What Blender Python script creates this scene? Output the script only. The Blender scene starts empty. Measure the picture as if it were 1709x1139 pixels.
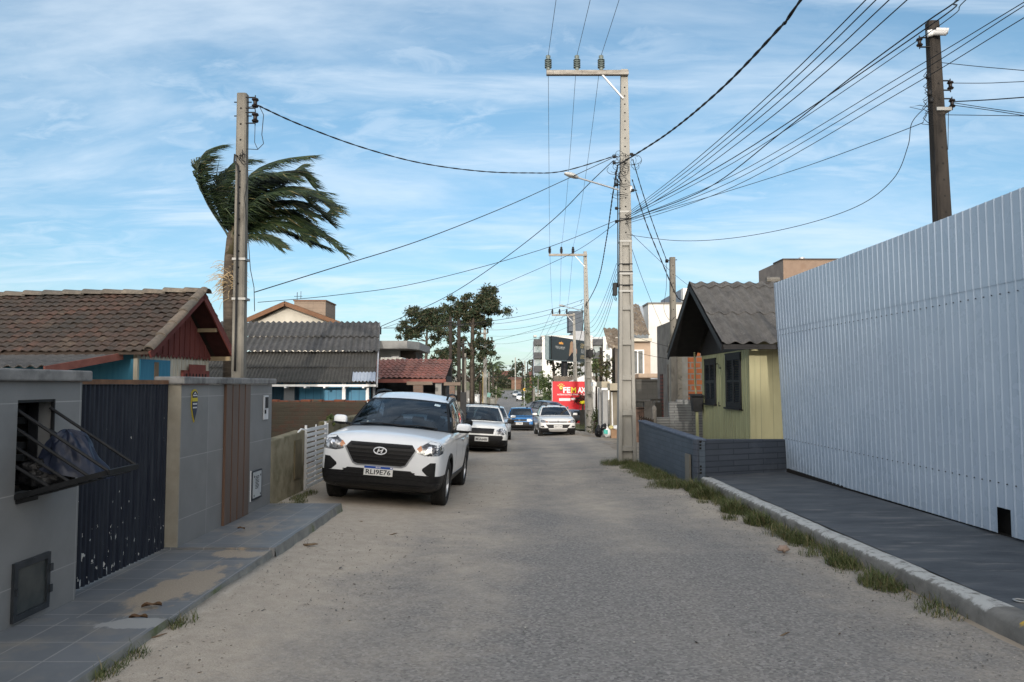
import bpy, bmesh, math, random
from mathutils import Vector, Matrix, Euler, noise
from mathutils.bvhtree import BVHTree
R = math.radians
rnd = random.Random(11)
SC = bpy.context.scene
COL = SC.collection

# ---------------------------------------------------------------- camera
F, CX, CY, HC = 1250.0, 854.5, 569.5, 1.6
TH = math.atan(72.5 / F)
cam = bpy.data.cameras.new('camera')
cam.sensor_width = 36.0
cam.lens = F / 1709.0 * 36.0
cam.clip_start = 0.05
cam.clip_end = 4000
camo = bpy.data.objects.new('camera', cam)
COL.objects.link(camo)
camo.location = (0, 0, HC)
camo.rotation_euler = (R(90) + TH, 0, 0)
SC.camera = camo
SC.render.resolution_x, SC.render.resolution_y = 1024, 682

# ---------------------------------------------------------------- sky, sun, exposure
SUN_EL, SUN_AZ = 9.5, 183.0          # low sun behind the viewer, a little to the left
W = bpy.data.worlds.new('World')
SC.world = W
W.use_nodes = True
nt = W.node_tree
nt.nodes.clear()
def N(t, **k):
    n = nt.nodes.new(t)
    for a, b in k.items():
        setattr(n, a, b)
    return n
def LK(a, b): nt.links.new(a, b)
sky = N('ShaderNodeTexSky', sky_type='NISHITA', sun_disc=False, sun_elevation=R(SUN_EL + 9), sun_rotation=R(SUN_AZ))
sky.altitude = 0
sky.air_density = 1.0
sky.dust_density = 0.6
sky.ozone_density = 1.6
tcd = N('ShaderNodeTexCoord')
sep = N('ShaderNodeSeparateXYZ'); LK(tcd.outputs['Generated'], sep.inputs[0])
zc = N('ShaderNodeMath', operation='MAXIMUM'); LK(sep.outputs['Z'], zc.inputs[0]); zc.inputs[1].default_value = 0.0
za = N('ShaderNodeMath', operation='ADD'); LK(zc.outputs[0], za.inputs[0]); za.inputs[1].default_value = 0.16
dx = N('ShaderNodeMath', operation='DIVIDE'); LK(sep.outputs['X'], dx.inputs[0]); LK(za.outputs[0], dx.inputs[1])
dy = N('ShaderNodeMath', operation='DIVIDE'); LK(sep.outputs['Y'], dy.inputs[0]); LK(za.outputs[0], dy.inputs[1])
cv = N('ShaderNodeCombineXYZ'); LK(dx.outputs[0], cv.inputs[0]); LK(dy.outputs[0], cv.inputs[1])
def cloud(rot, sx, sy, scale, det, rough, dist, lo, hi, loc):
    mp0 = N('ShaderNodeMapping'); LK(cv.outputs[0], mp0.inputs[0])
    mp0.inputs['Location'].default_value = loc
    mp0.inputs['Rotation'].default_value = (0, 0, R(rot))
    mp0.inputs['Scale'].default_value = (sx, sy, 1)
    nz = N('ShaderNodeTexNoise'); LK(mp0.outputs[0], nz.inputs['Vector'])
    nz.inputs['Scale'].default_value = scale; nz.inputs['Detail'].default_value = det
    nz.inputs['Roughness'].default_value = rough; nz.inputs['Distortion'].default_value = dist
    mr = N('ShaderNodeMapRange', interpolation_type='SMOOTHSTEP'); LK(nz.outputs['Fac'], mr.inputs['Value'])
    mr.inputs['From Min'].default_value = lo; mr.inputs['From Max'].default_value = hi
    return mr.outputs[0]
c1 = cloud(24, .55, 1.2, 1.5, 9, .58, .45, .42, .72, (3.1, 1.7, 0))
c2 = cloud(-10, .40, 1.5, 2.6, 9, .6, .6, .46, .76, (-2.3, 6.4, 2))
c3 = cloud(35, .8, 1.3, 7.5, 6, .6, .6, .38, .70, (.4, 2.2, 5))
c4_ = cloud(20, .7, 1.1, .8, 4, .5, .3, .40, .60, (7.4, 1.2, 9))
m3 = N('ShaderNodeMath', operation='MULTIPLY'); LK(c3, m3.inputs[0]); LK(c4_, m3.inputs[1])
m12 = N('ShaderNodeMath', operation='MAXIMUM'); LK(c1, m12.inputs[0]); LK(c2, m12.inputs[1])
m3s = N('ShaderNodeMath', operation='MULTIPLY'); LK(m3.outputs[0], m3s.inputs[0]); m3s.inputs[1].default_value = .6
mxc = N('ShaderNodeMath', operation='MAXIMUM'); LK(m12.outputs[0], mxc.inputs[0]); LK(m3s.outputs[0], mxc.inputs[1])
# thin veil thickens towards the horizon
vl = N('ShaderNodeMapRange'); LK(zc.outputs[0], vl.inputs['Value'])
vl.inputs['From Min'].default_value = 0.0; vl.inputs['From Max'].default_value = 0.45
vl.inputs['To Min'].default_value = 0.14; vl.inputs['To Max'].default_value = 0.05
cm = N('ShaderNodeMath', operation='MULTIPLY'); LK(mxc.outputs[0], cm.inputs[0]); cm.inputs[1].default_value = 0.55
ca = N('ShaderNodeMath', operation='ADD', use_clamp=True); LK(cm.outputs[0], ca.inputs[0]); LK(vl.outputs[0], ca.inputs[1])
hz = N('ShaderNodeMapRange'); LK(zc.outputs[0], hz.inputs['Value'])
hz.inputs['From Min'].default_value = 0.0; hz.inputs['From Max'].default_value = 0.35
hc = N('ShaderNodeMix', data_type='RGBA'); LK(hz.outputs[0], hc.inputs['Factor']); hc.inputs['A'].default_value = (.55, .67, .80, 1); hc.inputs['B'].default_value = (.98, 1.06, 1.0, 1)
hm = N('ShaderNodeVectorMath', operation='MULTIPLY'); LK(sky.outputs[0], hm.inputs[0]); LK(hc.outputs['Result'], hm.inputs[1])
hs = N('ShaderNodeHueSaturation'); LK(hm.outputs[0], hs.inputs['Color'])
hs.inputs['Saturation'].default_value = 1.16; hs.inputs['Value'].default_value = .97
mxs = N('ShaderNodeMix', data_type='RGBA')
LK(ca.outputs[0], mxs.inputs['Factor']); LK(hs.outputs[0], mxs.inputs['A'])
# cirrus glow added around the unseen sun, to brighten and warm the near street
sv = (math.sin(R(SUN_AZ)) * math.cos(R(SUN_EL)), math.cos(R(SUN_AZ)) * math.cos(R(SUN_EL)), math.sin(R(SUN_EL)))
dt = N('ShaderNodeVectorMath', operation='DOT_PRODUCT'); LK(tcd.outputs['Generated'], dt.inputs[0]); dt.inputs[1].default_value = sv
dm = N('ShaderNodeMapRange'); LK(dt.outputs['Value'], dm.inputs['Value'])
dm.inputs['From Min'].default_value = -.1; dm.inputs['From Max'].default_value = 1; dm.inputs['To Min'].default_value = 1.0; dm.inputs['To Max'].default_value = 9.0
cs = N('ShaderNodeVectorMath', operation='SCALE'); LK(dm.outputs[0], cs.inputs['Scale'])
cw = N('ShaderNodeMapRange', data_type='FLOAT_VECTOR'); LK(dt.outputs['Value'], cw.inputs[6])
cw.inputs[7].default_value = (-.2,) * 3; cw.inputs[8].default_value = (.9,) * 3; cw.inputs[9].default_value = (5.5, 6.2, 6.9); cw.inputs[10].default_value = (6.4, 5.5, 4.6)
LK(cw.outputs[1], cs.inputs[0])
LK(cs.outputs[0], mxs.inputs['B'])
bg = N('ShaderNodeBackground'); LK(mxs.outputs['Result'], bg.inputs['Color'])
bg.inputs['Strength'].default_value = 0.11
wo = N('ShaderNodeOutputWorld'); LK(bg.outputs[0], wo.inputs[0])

sl = bpy.data.lights.new('sun', 'SUN')
sl.energy = 1.75
sl.angle = R(0.8)
sl.color = (1.0, .92, .83)
so = bpy.data.objects.new('sun', sl); COL.objects.link(so)
_e, _a = R(SUN_EL), R(SUN_AZ)
sdir = Vector((math.sin(_a) * math.cos(_e), math.cos(_a) * math.cos(_e), math.sin(_e)))
so.rotation_euler = (-sdir).to_track_quat('-Z', 'Y').to_euler()
so.location = (0, -20, 30)
VS = SC.view_settings
SC.display_settings.display_device = 'sRGB'
VS.view_transform = 'Standard'; VS.look = 'None'; VS.gamma = 1; VS.use_curve_mapping = False
VS.exposure = 0.58
try:
    SC.cycles.max_bounces = 8; SC.cycles.transparent_max_bounces = 12; SC.cycles.caustics_reflective = False; SC.cycles.caustics_refractive = False
except Exception:
    pass

# ---------------------------------------------------------------- helpers
def at(px, py, d):
    """point seen at photo pixel (px, py) standing d metres down the street"""
    u, v = (px - CX) / F, (CY - py) / F
    y = math.cos(TH) - v * math.sin(TH)
    z = math.sin(TH) + v * math.cos(TH)
    k = d / y
    return Vector((u * k, d, HC + z * k))

def lerp(a, b, t): return a + (b - a) * t
def interp(x, tab):
    if x <= tab[0][0]: return tab[0][1]
    for (x0, y0), (x1, y1) in zip(tab, tab[1:]):
        if x <= x1:
            t = (x - x0) / (x1 - x0)
            return lerp(y0, y1, t)
    return tab[-1][1]
PROF = [(-60, .3), (0, 0), (5, -.05), (10, -.16), (18, -.30), (24, -.46), (36, -.84), (46, -1.15), (64, -1.55), (90, -1.9), (125, -1.95), (156, -1.75), (200, -1.25), (250, -.72), (285, -.2), (330, 2.6), (400, 5.5), (800, 9)]
def prof(y):
    return (interp(y - 2, PROF) + interp(y, PROF) + interp(y + 2, PROF)) / 3
def gz(x, y):
    """height of the ground"""
    f = 1.0 if y < 60 else max(0.25, 1 - (y - 60) / 200)
    c = 0.0
    if x < -1: c += .08 * min(2.1, -1 - x) * (1 if y > 6 else .1 + .15 * max(0, y))
    if x > 1: c += min(.03, .010 + .003 * max(0, y - 5)) * min(2.0, x - 1)
    return prof(y) + c * f

WL = {}
class MB:
    """collects shapes, then links them as one mesh object"""
    def __init__(s):
        s.v = []; s.f = []; s.m = []; s.T = None
    def add(s, vs, fs, m=0, T=None):
        o = len(s.v)
        for p in vs:
            p = Vector(p)
            if T is not None: p = T @ p
            if s.T is not None: p = s.T @ p
            s.v.append(p)
        for f in fs:
            s.f.append([i + o for i in f]); s.m.append(m)
        return s
    def box(s, a, b, m=0, T=None):
        x0, y0, z0 = a; x1, y1, z1 = b
        return s.add([(x0,y0,z0),(x1,y0,z0),(x1,y1,z0),(x0,y1,z0),(x0,y0,z1),(x1,y0,z1),(x1,y1,z1),(x0,y1,z1)],
              [(0,3,2,1),(4,5,6,7),(0,1,5,4),(1,2,6,5),(2,3,7,6),(3,0,4,7)], m, T)
    def hexa(s, p, m=0, T=None):
        """eight corners: four below, four above, same order"""
        return s.add(p, [(0,3,2,1),(4,5,6,7),(0,1,5,4),(1,2,6,5),(2,3,7,6),(3,0,4,7)], m, T)
    def beam(s, p, q, w, h, m=0, up=(0,0,1)):
        p, q = Vector(p), Vector(q); d = (q - p).normalized(); u = Vector(up)
        if abs(d.dot(u)) > .98: u = Vector((1, 0, 0))
        a = d.cross(u).normalized() * w / 2; b = a.cross(d).normalized() * h / 2
        return s.hexa([p-a-b, p+a-b, p+a+b, p-a+b, q-a-b, q+a-b, q+a+b, q-a+b], m)
    def prism(s, poly, vec, m=0, T=None):
        n = len(poly); vec = Vector(vec)
        a = [Vector(p) for p in poly]; b = [p + vec for p in a]
        return s.add(a + b, [list(range(n))[::-1], list(range(n, 2*n))] + [(i, (i+1) % n, n+(i+1) % n, n+i) for i in range(n)], m, T)
    def quad(s, a, b, c, d, m=0): return s.add([a, b, c, d], [(0,1,2,3)], m)
    def poly(s, pts, m=0, T=None): return s.add(pts, [list(range(len(pts)))], m, T)
    def tube(s, pts, r, n=6, m=0, cap=True, T=None):
        pts = [Vector(p) for p in pts]
        rs = r if isinstance(r, (list, tuple)) else [r] * len(pts)
        vs, fs = [], []
        d = (pts[1] - pts[0]).normalized()
        u = Vector((0, 0, 1)) if abs(d.z) < .9 else Vector((1, 0, 0))
        a = d.cross(u).normalized()
        for i, p in enumerate(pts):
            if i == 0: d = pts[1] - p
            elif i == len(pts) - 1: d = p - pts[i-1]
            else: d = pts[i+1] - pts[i-1]
            d = d.normalized()
            a = (a - d * a.dot(d))
            a = a.normalized() if a.length > 1e-6 else d.orthogonal().normalized()
            b = d.cross(a)
            for k in range(n):
                t = 2 * math.pi * k / n
                vs.append(p + (a * math.cos(t) + b * math.sin(t)) * rs[i])
        for i in range(len(pts) - 1):
            for k in range(n):
                k2 = (k + 1) % n
                fs.append((i*n+k, i*n+k2, (i+1)*n+k2, (i+1)*n+k))
        if cap:
            fs.append(list(range(n))[::-1]); fs.append([(len(pts)-1)*n+k for k in range(n)])
        return s.add(vs, fs, m, T)
    def cyl(s, p, q, r, n=12, m=0, r2=None): return s.tube([p, q], [r, r if r2 is None else r2], n, m)
    def lathe(s, prof, T=None, n=20, m=0):
        """profile [(r, z)] spun about local Z"""
        vs, fs = [], []
        for r, z in prof:
            for k in range(n):
                t = 2*math.pi*k/n
                vs.append((r*math.cos(t), r*math.sin(t), z))
        for i in range(len(prof)-1):
            for k in range(n):
                k2 = (k+1) % n
                fs.append((i*n+k, i*n+k2, (i+1)*n+k2, (i+1)*n+k))
        return s.add(vs, fs, m, T)
    def grid(s, fn, us, vs_, m=0, T=None, mf=None):
        nu, nv = len(us), len(vs_)
        pts = [fn(u, v) for v in vs_ for u in us]
        o = len(s.v)
        fs = []; ms = []
        for j in range(nv-1):
            for i in range(nu-1):
                fs.append((j*nu+i, j*nu+i+1, (j+1)*nu+i+1, (j+1)*nu+i))
                ms.append(mf(i, j) if mf else m)
        s.add(pts, fs, m, T)
        s.m[-len(ms):] = ms
        return s
    def islands(s):
        """the separate pieces, each as its own MB"""
        par = list(range(len(s.v)))
        def fi(a):
            while par[a] != a:
                par[a] = par[par[a]]; a = par[a]
            return a
        for f in s.f:
            for b in f[1:]: par[fi(b)] = fi(f[0])
        out = {}
        for f, m in zip(s.f, s.m):
            q = out.setdefault(fi(f[0]), (MB(), {}))
            ids = []
            for i in f:
                if i not in q[1]: q[1][i] = len(q[0].v); q[0].v.append(s.v[i])
                ids.append(q[1][i])
            q[0].f.append(ids); q[0].m.append(m)
        return [q[0] for q in out.values()]
    def each(s, name, mats, parent, **k):
        """every separate piece becomes a part of its own, under the nearest of the given parents"""
        res = []
        for q in s.islands():
            p = parent
            if isinstance(parent, list):
                c = sum(q.v, Vector()) / len(q.v)
                p = min(parent, key=lambda o: (sum((Vector(b) for b in o.bound_box), Vector()) / 8 - c).length)
            res.append(q.build(name, mats, p, **k))
        return res
    def build(s, name, mats, parent=None, smooth=False, bev=0, loc=None, recalc=True, ang=None):
        off = WL.get(parent.name, Vector()) if parent is not None else (Vector(loc) if loc is not None else Vector())
        me = bpy.data.meshes.new(name)
        me.from_pydata([tuple(p - off) for p in s.v], [], s.f)
        if not isinstance(mats, (list, tuple)): mats = [mats]
        for m_ in mats: me.materials.append(m_)
        me.polygons.foreach_set('material_index', s.m)
        if recalc:
            bm = bmesh.new(); bm.from_mesh(me)
            bmesh.ops.recalc_face_normals(bm, faces=bm.faces[:])
            bm.to_mesh(me); bm.free()
        if smooth:
            me.polygons.foreach_set('use_smooth', [True] * len(me.polygons))
            if ang: me.set_sharp_from_angle(angle=R(ang))
        me.update()
        o = bpy.data.objects.new(name, me); COL.objects.link(o)
        if parent is not None: o.parent = parent; WL[o.name] = off
        elif loc is not None: o.location = loc; WL[o.name] = off
        if bev:
            b = o.modifiers.new('bevel', 'BEVEL'); b.width = bev; b.segments = 2; b.limit_method = 'ANGLE'; b.angle_limit = R(35)
        return o

def tag(o, label=None, cat=None, group=None, kind=None):
    if label: o['label'] = label
    if cat: o['category'] = cat
    if group: o['group'] = group
    if kind: o['kind'] = kind
    return o
def thing(name, label, cat, loc=(0,0,0), rot=None, group=None):
    o = bpy.data.objects.new(name, None); COL.objects.link(o)
    o.empty_display_size = .2
    o.location = loc
    if rot is not None:
        o.rotation_euler = rot; WL[o.name] = Vector()
    else:
        WL[o.name] = Vector(loc)
    return tag(o, label, cat, group)
def copy_tree(o, parent=None):
    c = o.copy(); COL.objects.link(c)
    if parent is not None: c.parent = parent
    for ch in list(o.children): copy_tree(ch, c)
    return c

# ---------------------------------------------------------------- materials
def newmat(name):
    m = bpy.data.materials.new(name); m.use_nodes = True
    t = m.node_tree
    return m, t, t.nodes['Principled BSDF']
def nd(t, typ, **k):
    n = t.nodes.new(typ)
    for a, b in k.items(): setattr(n, a, b)
    return n
def c4(c): return (c[0], c[1], c[2], 1)
def coords(t, pos, stretch=(1,1,1), rot=(0,0,0)):
    if pos:
        src = nd(t, 'ShaderNodeNewGeometry').outputs['Position']
    else:
        src = nd(t, 'ShaderNodeTexCoord').outputs['Object']
    mp = nd(t, 'ShaderNodeMapping'); t.links.new(src, mp.inputs[0])
    mp.inputs['Scale'].default_value = stretch
    mp.inputs['Rotation'].default_value = rot
    return mp.outputs[0]
def noise_fac(t, vec, scale, lo, hi, det=8, rough=.6, dist=0):
    n = nd(t, 'ShaderNodeTexNoise'); t.links.new(vec, n.inputs['Vector'])
    n.inputs['Scale'].default_value = scale; n.inputs['Detail'].default_value = det; n.inputs['Roughness'].default_value = rough
    n.inputs['Distortion'].default_value = dist
    r = nd(t, 'ShaderNodeMapRange'); t.links.new(n.outputs['Fac'], r.inputs['Value'])
    r.inputs['From Min'].default_value = lo; r.inputs['From Max'].default_value = hi
    return r.outputs[0]
def mixc(t, f, a, b):
    x = nd(t, 'ShaderNodeMix', data_type='RGBA')
    if isinstance(f, (int, float)): x.inputs['Factor'].default_value = f
    else: t.links.new(f, x.inputs['Factor'])
    for k, c in (('A', a), ('B', b)):
        if isinstance(c, (tuple, list)): x.inputs[k].default_value = c4(c)
        else: t.links.new(c, x.inputs[k])
    return x.outputs['Result']
def mth(t, op, a, b=None, clamp=False):
    x = nd(t, 'ShaderNodeMath', operation=op, use_clamp=clamp)
    for i, c in enumerate((a, b)):
        if c is None: continue
        if isinstance(c, (int, float)): x.inputs[i].default_value = c
        else: t.links.new(c, x.inputs[i])
    return x.outputs[0]
def addbump(t, p, h, strength, dist):
    b = nd(t, 'ShaderNodeBump'); b.inputs['Strength'].default_value = strength; b.inputs['Distance'].default_value = dist
    t.links.new(h, b.inputs['Height']); t.links.new(b.outputs[0], p.inputs['Normal'])
def M(name, c1, c2=None, sc=4, rough=.8, c3=None, sc3=18, lo3=.6, hi3=.68, bump=0, bsc=60, metal=0, spec=.28, st=(1,1,1), st3=None, pos=False, lo=.35, hi=.65, coat=0, bd=.01, rrough=0):
    m, t, p = newmat(name)
    v = coords(t, pos, st)
    col = None
    if c2 is not None:
        f = noise_fac(t, v, sc, lo, hi)
        col = mixc(t, f, c1, c2)
        if c3 is not None:
            v3 = coords(t, pos, st3) if st3 else v
            col = mixc(t, noise_fac(t, v3, sc3, lo3, hi3), col, c3)
        t.links.new(col, p.inputs['Base Color'])
    else:
        p.inputs['Base Color'].default_value = c4(c1)
    if bump:
        addbump(t, p, noise_fac(t, v, bsc, 0, 1, 6), bump, bd)
    p.inputs['Roughness'].default_value = rough
    if rrough:
        rf = noise_fac(t, v, sc * 2.3, .3, .7)
        q = nd(t, 'ShaderNodeMapRange'); t.links.new(rf, q.inputs['Value'])
        q.inputs['To Min'].default_value = max(.02, rough - rrough); q.inputs['To Max'].default_value = min(1, rough + rrough)
        t.links.new(q.outputs[0], p.inputs['Roughness'])
    p.inputs['Metallic'].default_value = metal
    p.inputs['Specular IOR Level'].default_value = spec
    p.inputs['Coat Weight'].default_value = coat
    p.inputs['Coat Roughness'].default_value = .04
    return m
def glassmat(name, tint, refl=.5, rough=.02):
    """window pane: tinted see-through layer under a fresnel reflection"""
    m = bpy.data.materials.new(name); m.use_nodes = True
    t = m.node_tree; t.nodes.clear()
    tr = nd(t, 'ShaderNodeBsdfTransparent'); tr.inputs[0].default_value = c4(tint)
    gl = nd(t, 'ShaderNodeBsdfGlossy'); gl.inputs['Roughness'].default_value = rough; gl.inputs['Color'].default_value = (1, 1, 1, 1)
    fr = nd(t, 'ShaderNodeFresnel'); fr.inputs['IOR'].default_value = 1.5
    fm = mth(t, 'ADD', mth(t, 'MULTIPLY', fr.outputs[0], refl), .075, True)
    mx = nd(t, 'ShaderNodeMixShader'); t.links.new(fm, mx.inputs[0]); t.links.new(tr.outputs[0], mx.inputs[1]); t.links.new(gl.outputs[0], mx.inputs[2])
    ou = nd(t, 'ShaderNodeOutputMaterial'); t.links.new(mx.outputs[0], ou.inputs[0])
    return m
def tilemat(name, axis, w, h, joint, c1, c2, cj, rough=.5, off=(0,0), bumpj=.3, mortar_vis=1, offset=0.0, stain=None, gn=.35):
    """tiles / bricks laid out in metres on a plane: axis 'yz', 'xz' or 'xy' of world position"""
    m, t, p = newmat(name)
    g = nd(t, 'ShaderNodeNewGeometry'); s = nd(t, 'ShaderNodeSeparateXYZ'); t.links.new(g.outputs['Position'], s.inputs[0])
    cb = nd(t, 'ShaderNodeCombineXYZ')
    for i, a in enumerate(axis):
        o = mth(t, 'ADD', s.outputs[a.upper()], off[i]); t.links.new(o, cb.inputs[i])
    br = nd(t, 'ShaderNodeTexBrick'); t.links.new(cb.outputs[0], br.inputs['Vector'])
    br.offset = offset; br.squash = 1
    br.inputs['Scale'].default_value = 1; br.inputs['Brick Width'].default_value = w; br.inputs['Row Height'].default_value = h
    br.inputs['Mortar Size'].default_value = joint; br.inputs['Mortar Smooth'].default_value = .2; br.inputs['Bias'].default_value = 0
    br.inputs['Color1'].default_value = c4(c1); br.inputs['Color2'].default_value = c4(c2); br.inputs['Mortar'].default_value = c4(cj)
    col = br.outputs['Color']
    n1 = noise_fac(t, g.outputs['Position'], 2.2, .3, .72, 9, .62)
    dk = mixc(t, gn, col, (c1[0]*.45, c1[1]*.45, c1[2]*.42))
    col = mixc(t, n1, dk, col)
    if stain:
        col = mixc(t, noise_fac(t, g.outputs['Position'], stain[1], stain[2], stain[3], 8), col, stain[0])
    t.links.new(col, p.inputs['Base Color'])
    p.inputs['Roughness'].default_value = rough
    h1 = mth(t, 'MULTIPLY', br.outputs['Fac'], -1.0)
    h2 = mth(t, 'MULTIPLY', noise_fac(t, g.outputs['Position'], 45, 0, 1, 6), .5)
    addbump(t, p, mth(t, 'ADD', h1, h2), bumpj, .006)
    return m
# ---------------------------------------------------------------- shared materials
def roadmat():
    m, t, p = newmat('sandy asphalt')
    g = nd(t, 'ShaderNodeNewGeometry'); P = g.outputs['Position']
    s = nd(t, 'ShaderNodeSeparateXYZ'); t.links.new(P, s.inputs[0])
    # sand lies along the left side and thins over the worn grey stone surface
    big = noise_fac(t, P, .55, .25, .75, 6, .6, .4)
    med = noise_fac(t, P, 2.6, .28, .72, 8, .65)
    x1 = nd(t, 'ShaderNodeMapRange'); t.links.new(s.outputs['X'], x1.inputs['Value'])
    x1.inputs['From Min'].default_value = -2.4; x1.inputs['From Max'].default_value = .5; x1.inputs['To Min'].default_value = 1.15; x1.inputs['To Max'].default_value = -.12
    y1 = nd(t, 'ShaderNodeMapRange'); t.links.new(s.outputs['Y'], y1.inputs['Value'])
    y1.inputs['From Min'].default_value = 5.5; y1.inputs['From Max'].default_value = 11; y1.inputs['To Min'].default_value = -.12; y1.inputs['To Max'].default_value = .55
    x2 = nd(t, 'ShaderNodeMapRange'); t.links.new(s.outputs['X'], x2.inputs['Value'])
    x2.inputs['From Min'].default_value = 1.9; x2.inputs['From Max'].default_value = 3.0; x2.inputs['To Min'].default_value = 0; x2.inputs['To Max'].default_value = .35
    a = mth(t, 'ADD', mth(t, 'ADD', x1.outputs[0], y1.outputs[0]), x2.outputs[0])
    b = mth(t, 'ADD', mth(t, 'MULTIPLY', big, .75), mth(t, 'MULTIPLY', med, .55))
    sd = mth(t, 'ADD', a, mth(t, 'SUBTRACT', b, .58), True)
    fr = nd(t, 'ShaderNodeMapRange'); t.links.new(s.outputs['Y'], fr.inputs['Value'])
    fr.inputs['From Min'].default_value = 55; fr.inputs['From Max'].default_value = 80; fr.inputs['To Min'].default_value = 1; fr.inputs['To Max'].default_value = 0
    sd = mth(t, 'MULTIPLY', sd, fr.outputs[0])
    # wheel tracks: wandering bands along the street, swept of sand or packed with it
    wv = mth(t, 'ADD', s.outputs['X'], mth(t, 'MULTIPLY', noise_fac(t, coords(t, True, (.3, .12, 1)), 1.6, 0, 1, 3), 1.4))
    tr = mth(t, 'SINE', mth(t, 'MULTIPLY', wv, 4.1))
    tr = mth(t, 'MULTIPLY', tr, noise_fac(t, coords(t, True, (1, .25, 1)), 1.1, .3, .7, 5))
    sd = mth(t, 'ADD', sd, mth(t, 'MULTIPLY', mth(t, 'MULTIPLY', tr, .30), fr.outputs[0]), True)
    # stones
    vo = nd(t, 'ShaderNodeTexVoronoi'); t.links.new(P, vo.inputs['Vector']); vo.inputs['Scale'].default_value = 55
    stone = mixc(t, noise_fac(t, vo.outputs['Color'], 3, .3, .7, 1), (.10, .094, .088), (.345, .322, .295))
    fine = noise_fac(t, P, 160, .3, .7, 3)
    asp = mixc(t, mth(t, 'MULTIPLY', fine, .5), stone, (.215, .206, .198))
    asp = mixc(t, mth(t, 'MULTIPLY', noise_fac(t, P, 1.1, .35, .75, 7), .35), asp, (.26, .24, .215))
    dark = noise_fac(t, P, 38, .66, .70, 3)
    sand = mixc(t, noise_fac(t, P, 7, .3, .7, 9, .7), (.36, .31, .25), (.48, .42, .345))
    sand = mixc(t, mth(t, 'MULTIPLY', noise_fac(t, P, 120, .45, .62, 2), .4), sand, (.20, .17, .14))
    stoney = mth(t, 'ADD', mth(t, 'MULTIPLY', noise_fac(t, P, 24, .35, .65, 3), .5), sd, True)
    lay = mixc(t, mth(t, 'MULTIPLY', sd, mth(t, 'ADD', .55, mth(t, 'MULTIPLY', stoney, .45))), asp, sand)
    lay = mixc(t, mth(t, 'MULTIPLY', dark, .45), lay, (.08, .075, .07))
    lite = noise_fac(t, P, 75, .70, .73, 2)
    lay = mixc(t, mth(t, 'MULTIPLY', lite, .55), lay, (.48, .45, .40))
    t.links.new(lay, p.inputs['Base Color']); p.inputs['Roughness'].default_value = .93
    p.inputs['Specular IOR Level'].default_value = .25
    hh = mth(t, 'ADD', mth(t, 'MULTIPLY', vo.outputs['Distance'], mth(t, 'SUBTRACT', 1.15, sd)), mth(t, 'MULTIPLY', noise_fac(t, P, 22, 0, 1, 6, .7), .9))
    addbump(t, p, hh, .55, .012)
    return m
MROAD = roadmat()
MSAND = M('sandy soil', (.27, .225, .17), (.36, .30, .235), 3, .95, (.13, .115, .085), 1.3, .5, .7, bump=.5, bsc=40, pos=True)
MLAWN = M('dry grass ground', (.10, .105, .045), (.16, .15, .075), 3, .95, (.2, .17, .11), 1.6, .55, .7, bump=.6, bsc=60, pos=True)
MTILEW = tilemat('grey wall tile', 'yz', 1.16, .58, .004, (.175, .178, .178), (.212, .213, .211), (.33, .33, .32), .55, (.32, .26), .12, offset=.0, stain=((.21, .21, .205), 1.7, .52, .8))
MTILEF = tilemat('grey floor tile', 'xy', .31, .31, .006, (.145, .155, .166), (.175, .185, .196), (.29, .29, .285), .5, (.10, .13), .15, stain=((.26, .235, .195), 3.2, .50, .85))
def sandy_tiles():
    """wind-blown sand and a smear of cement lying on the driveway tiles"""
    t = MTILEF.node_tree; p = t.nodes['Principled BSDF']; src = p.inputs['Base Color'].links[0].from_socket
    g = nd(t, 'ShaderNodeNewGeometry'); s = nd(t, 'ShaderNodeSeparateXYZ'); t.links.new(g.outputs['Position'], s.inputs[0])
    def spot(x, y, rx, ry, th, soft, shear=0):
        yy = mth(t, 'DIVIDE', mth(t, 'SUBTRACT', s.outputs['Y'], y), ry)
        xx = mth(t, 'ADD', mth(t, 'DIVIDE', mth(t, 'SUBTRACT', s.outputs['X'], x), rx), mth(t, 'MULTIPLY', yy, shear))
        r2 = mth(t, 'ADD', mth(t, 'MULTIPLY', xx, xx), mth(t, 'MULTIPLY', yy, yy))
        n = nd(t, 'ShaderNodeTexNoise'); t.links.new(coords(t, True, (1.6, .9, 1)), n.inputs['Vector']); n.inputs['Scale'].default_value = 4.5; n.inputs['Detail'].default_value = 9; n.inputs['Roughness'].default_value = .62
        v = mth(t, 'SUBTRACT', mth(t, 'ADD', n.outputs['Fac'], .32), mth(t, 'MULTIPLY', r2, .33))
        return mth(t, 'MULTIPLY', mth(t, 'SUBTRACT', v, th), soft, True)
    grain = mixc(t, noise_fac(t, g.outputs['Position'], 90, .35, .65, 3), (.27, .22, .165), (.36, .30, .23))
    col = mixc(t, spot(-2.53, 5.85, .26, .85, .56, 9, -.25), src, grain)
    col = mixc(t, spot(-2.45, 6.95, .34, .20, .55, 9), col, grain)
    col = mixc(t, mth(t, 'MULTIPLY', spot(-2.7, 8.2, .5, 1.0, .68, 6), .6), col, grain)
    col = mixc(t, spot(-2.40, 4.88, .30, .13, .56, 12), col, (.30, .30, .29))
    t.links.new(col, p.inputs['Base Color'])
sandy_tiles()
MSTONE = M('coping stone', (.15, .148, .145), (.24, .235, .225), 7, .8, (.09, .088, .085), 4, .55, .7, bump=.3, bsc=70, pos=True)
MBEIGE = M('beige end tile', (.235, .21, .165), (.31, .285, .23), 5, .7, (.17, .15, .125), 2.5, .55, .75, bump=.15, bsc=60, pos=True)
MBLK = M('black metal', (.010, .011, .012), (.018, .019, .021), 9, .5, spec=.18)
MRUBBER = M('tyre rubber', (.018, .018, .018), (.032, .031, .029), 12, .85)
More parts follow.
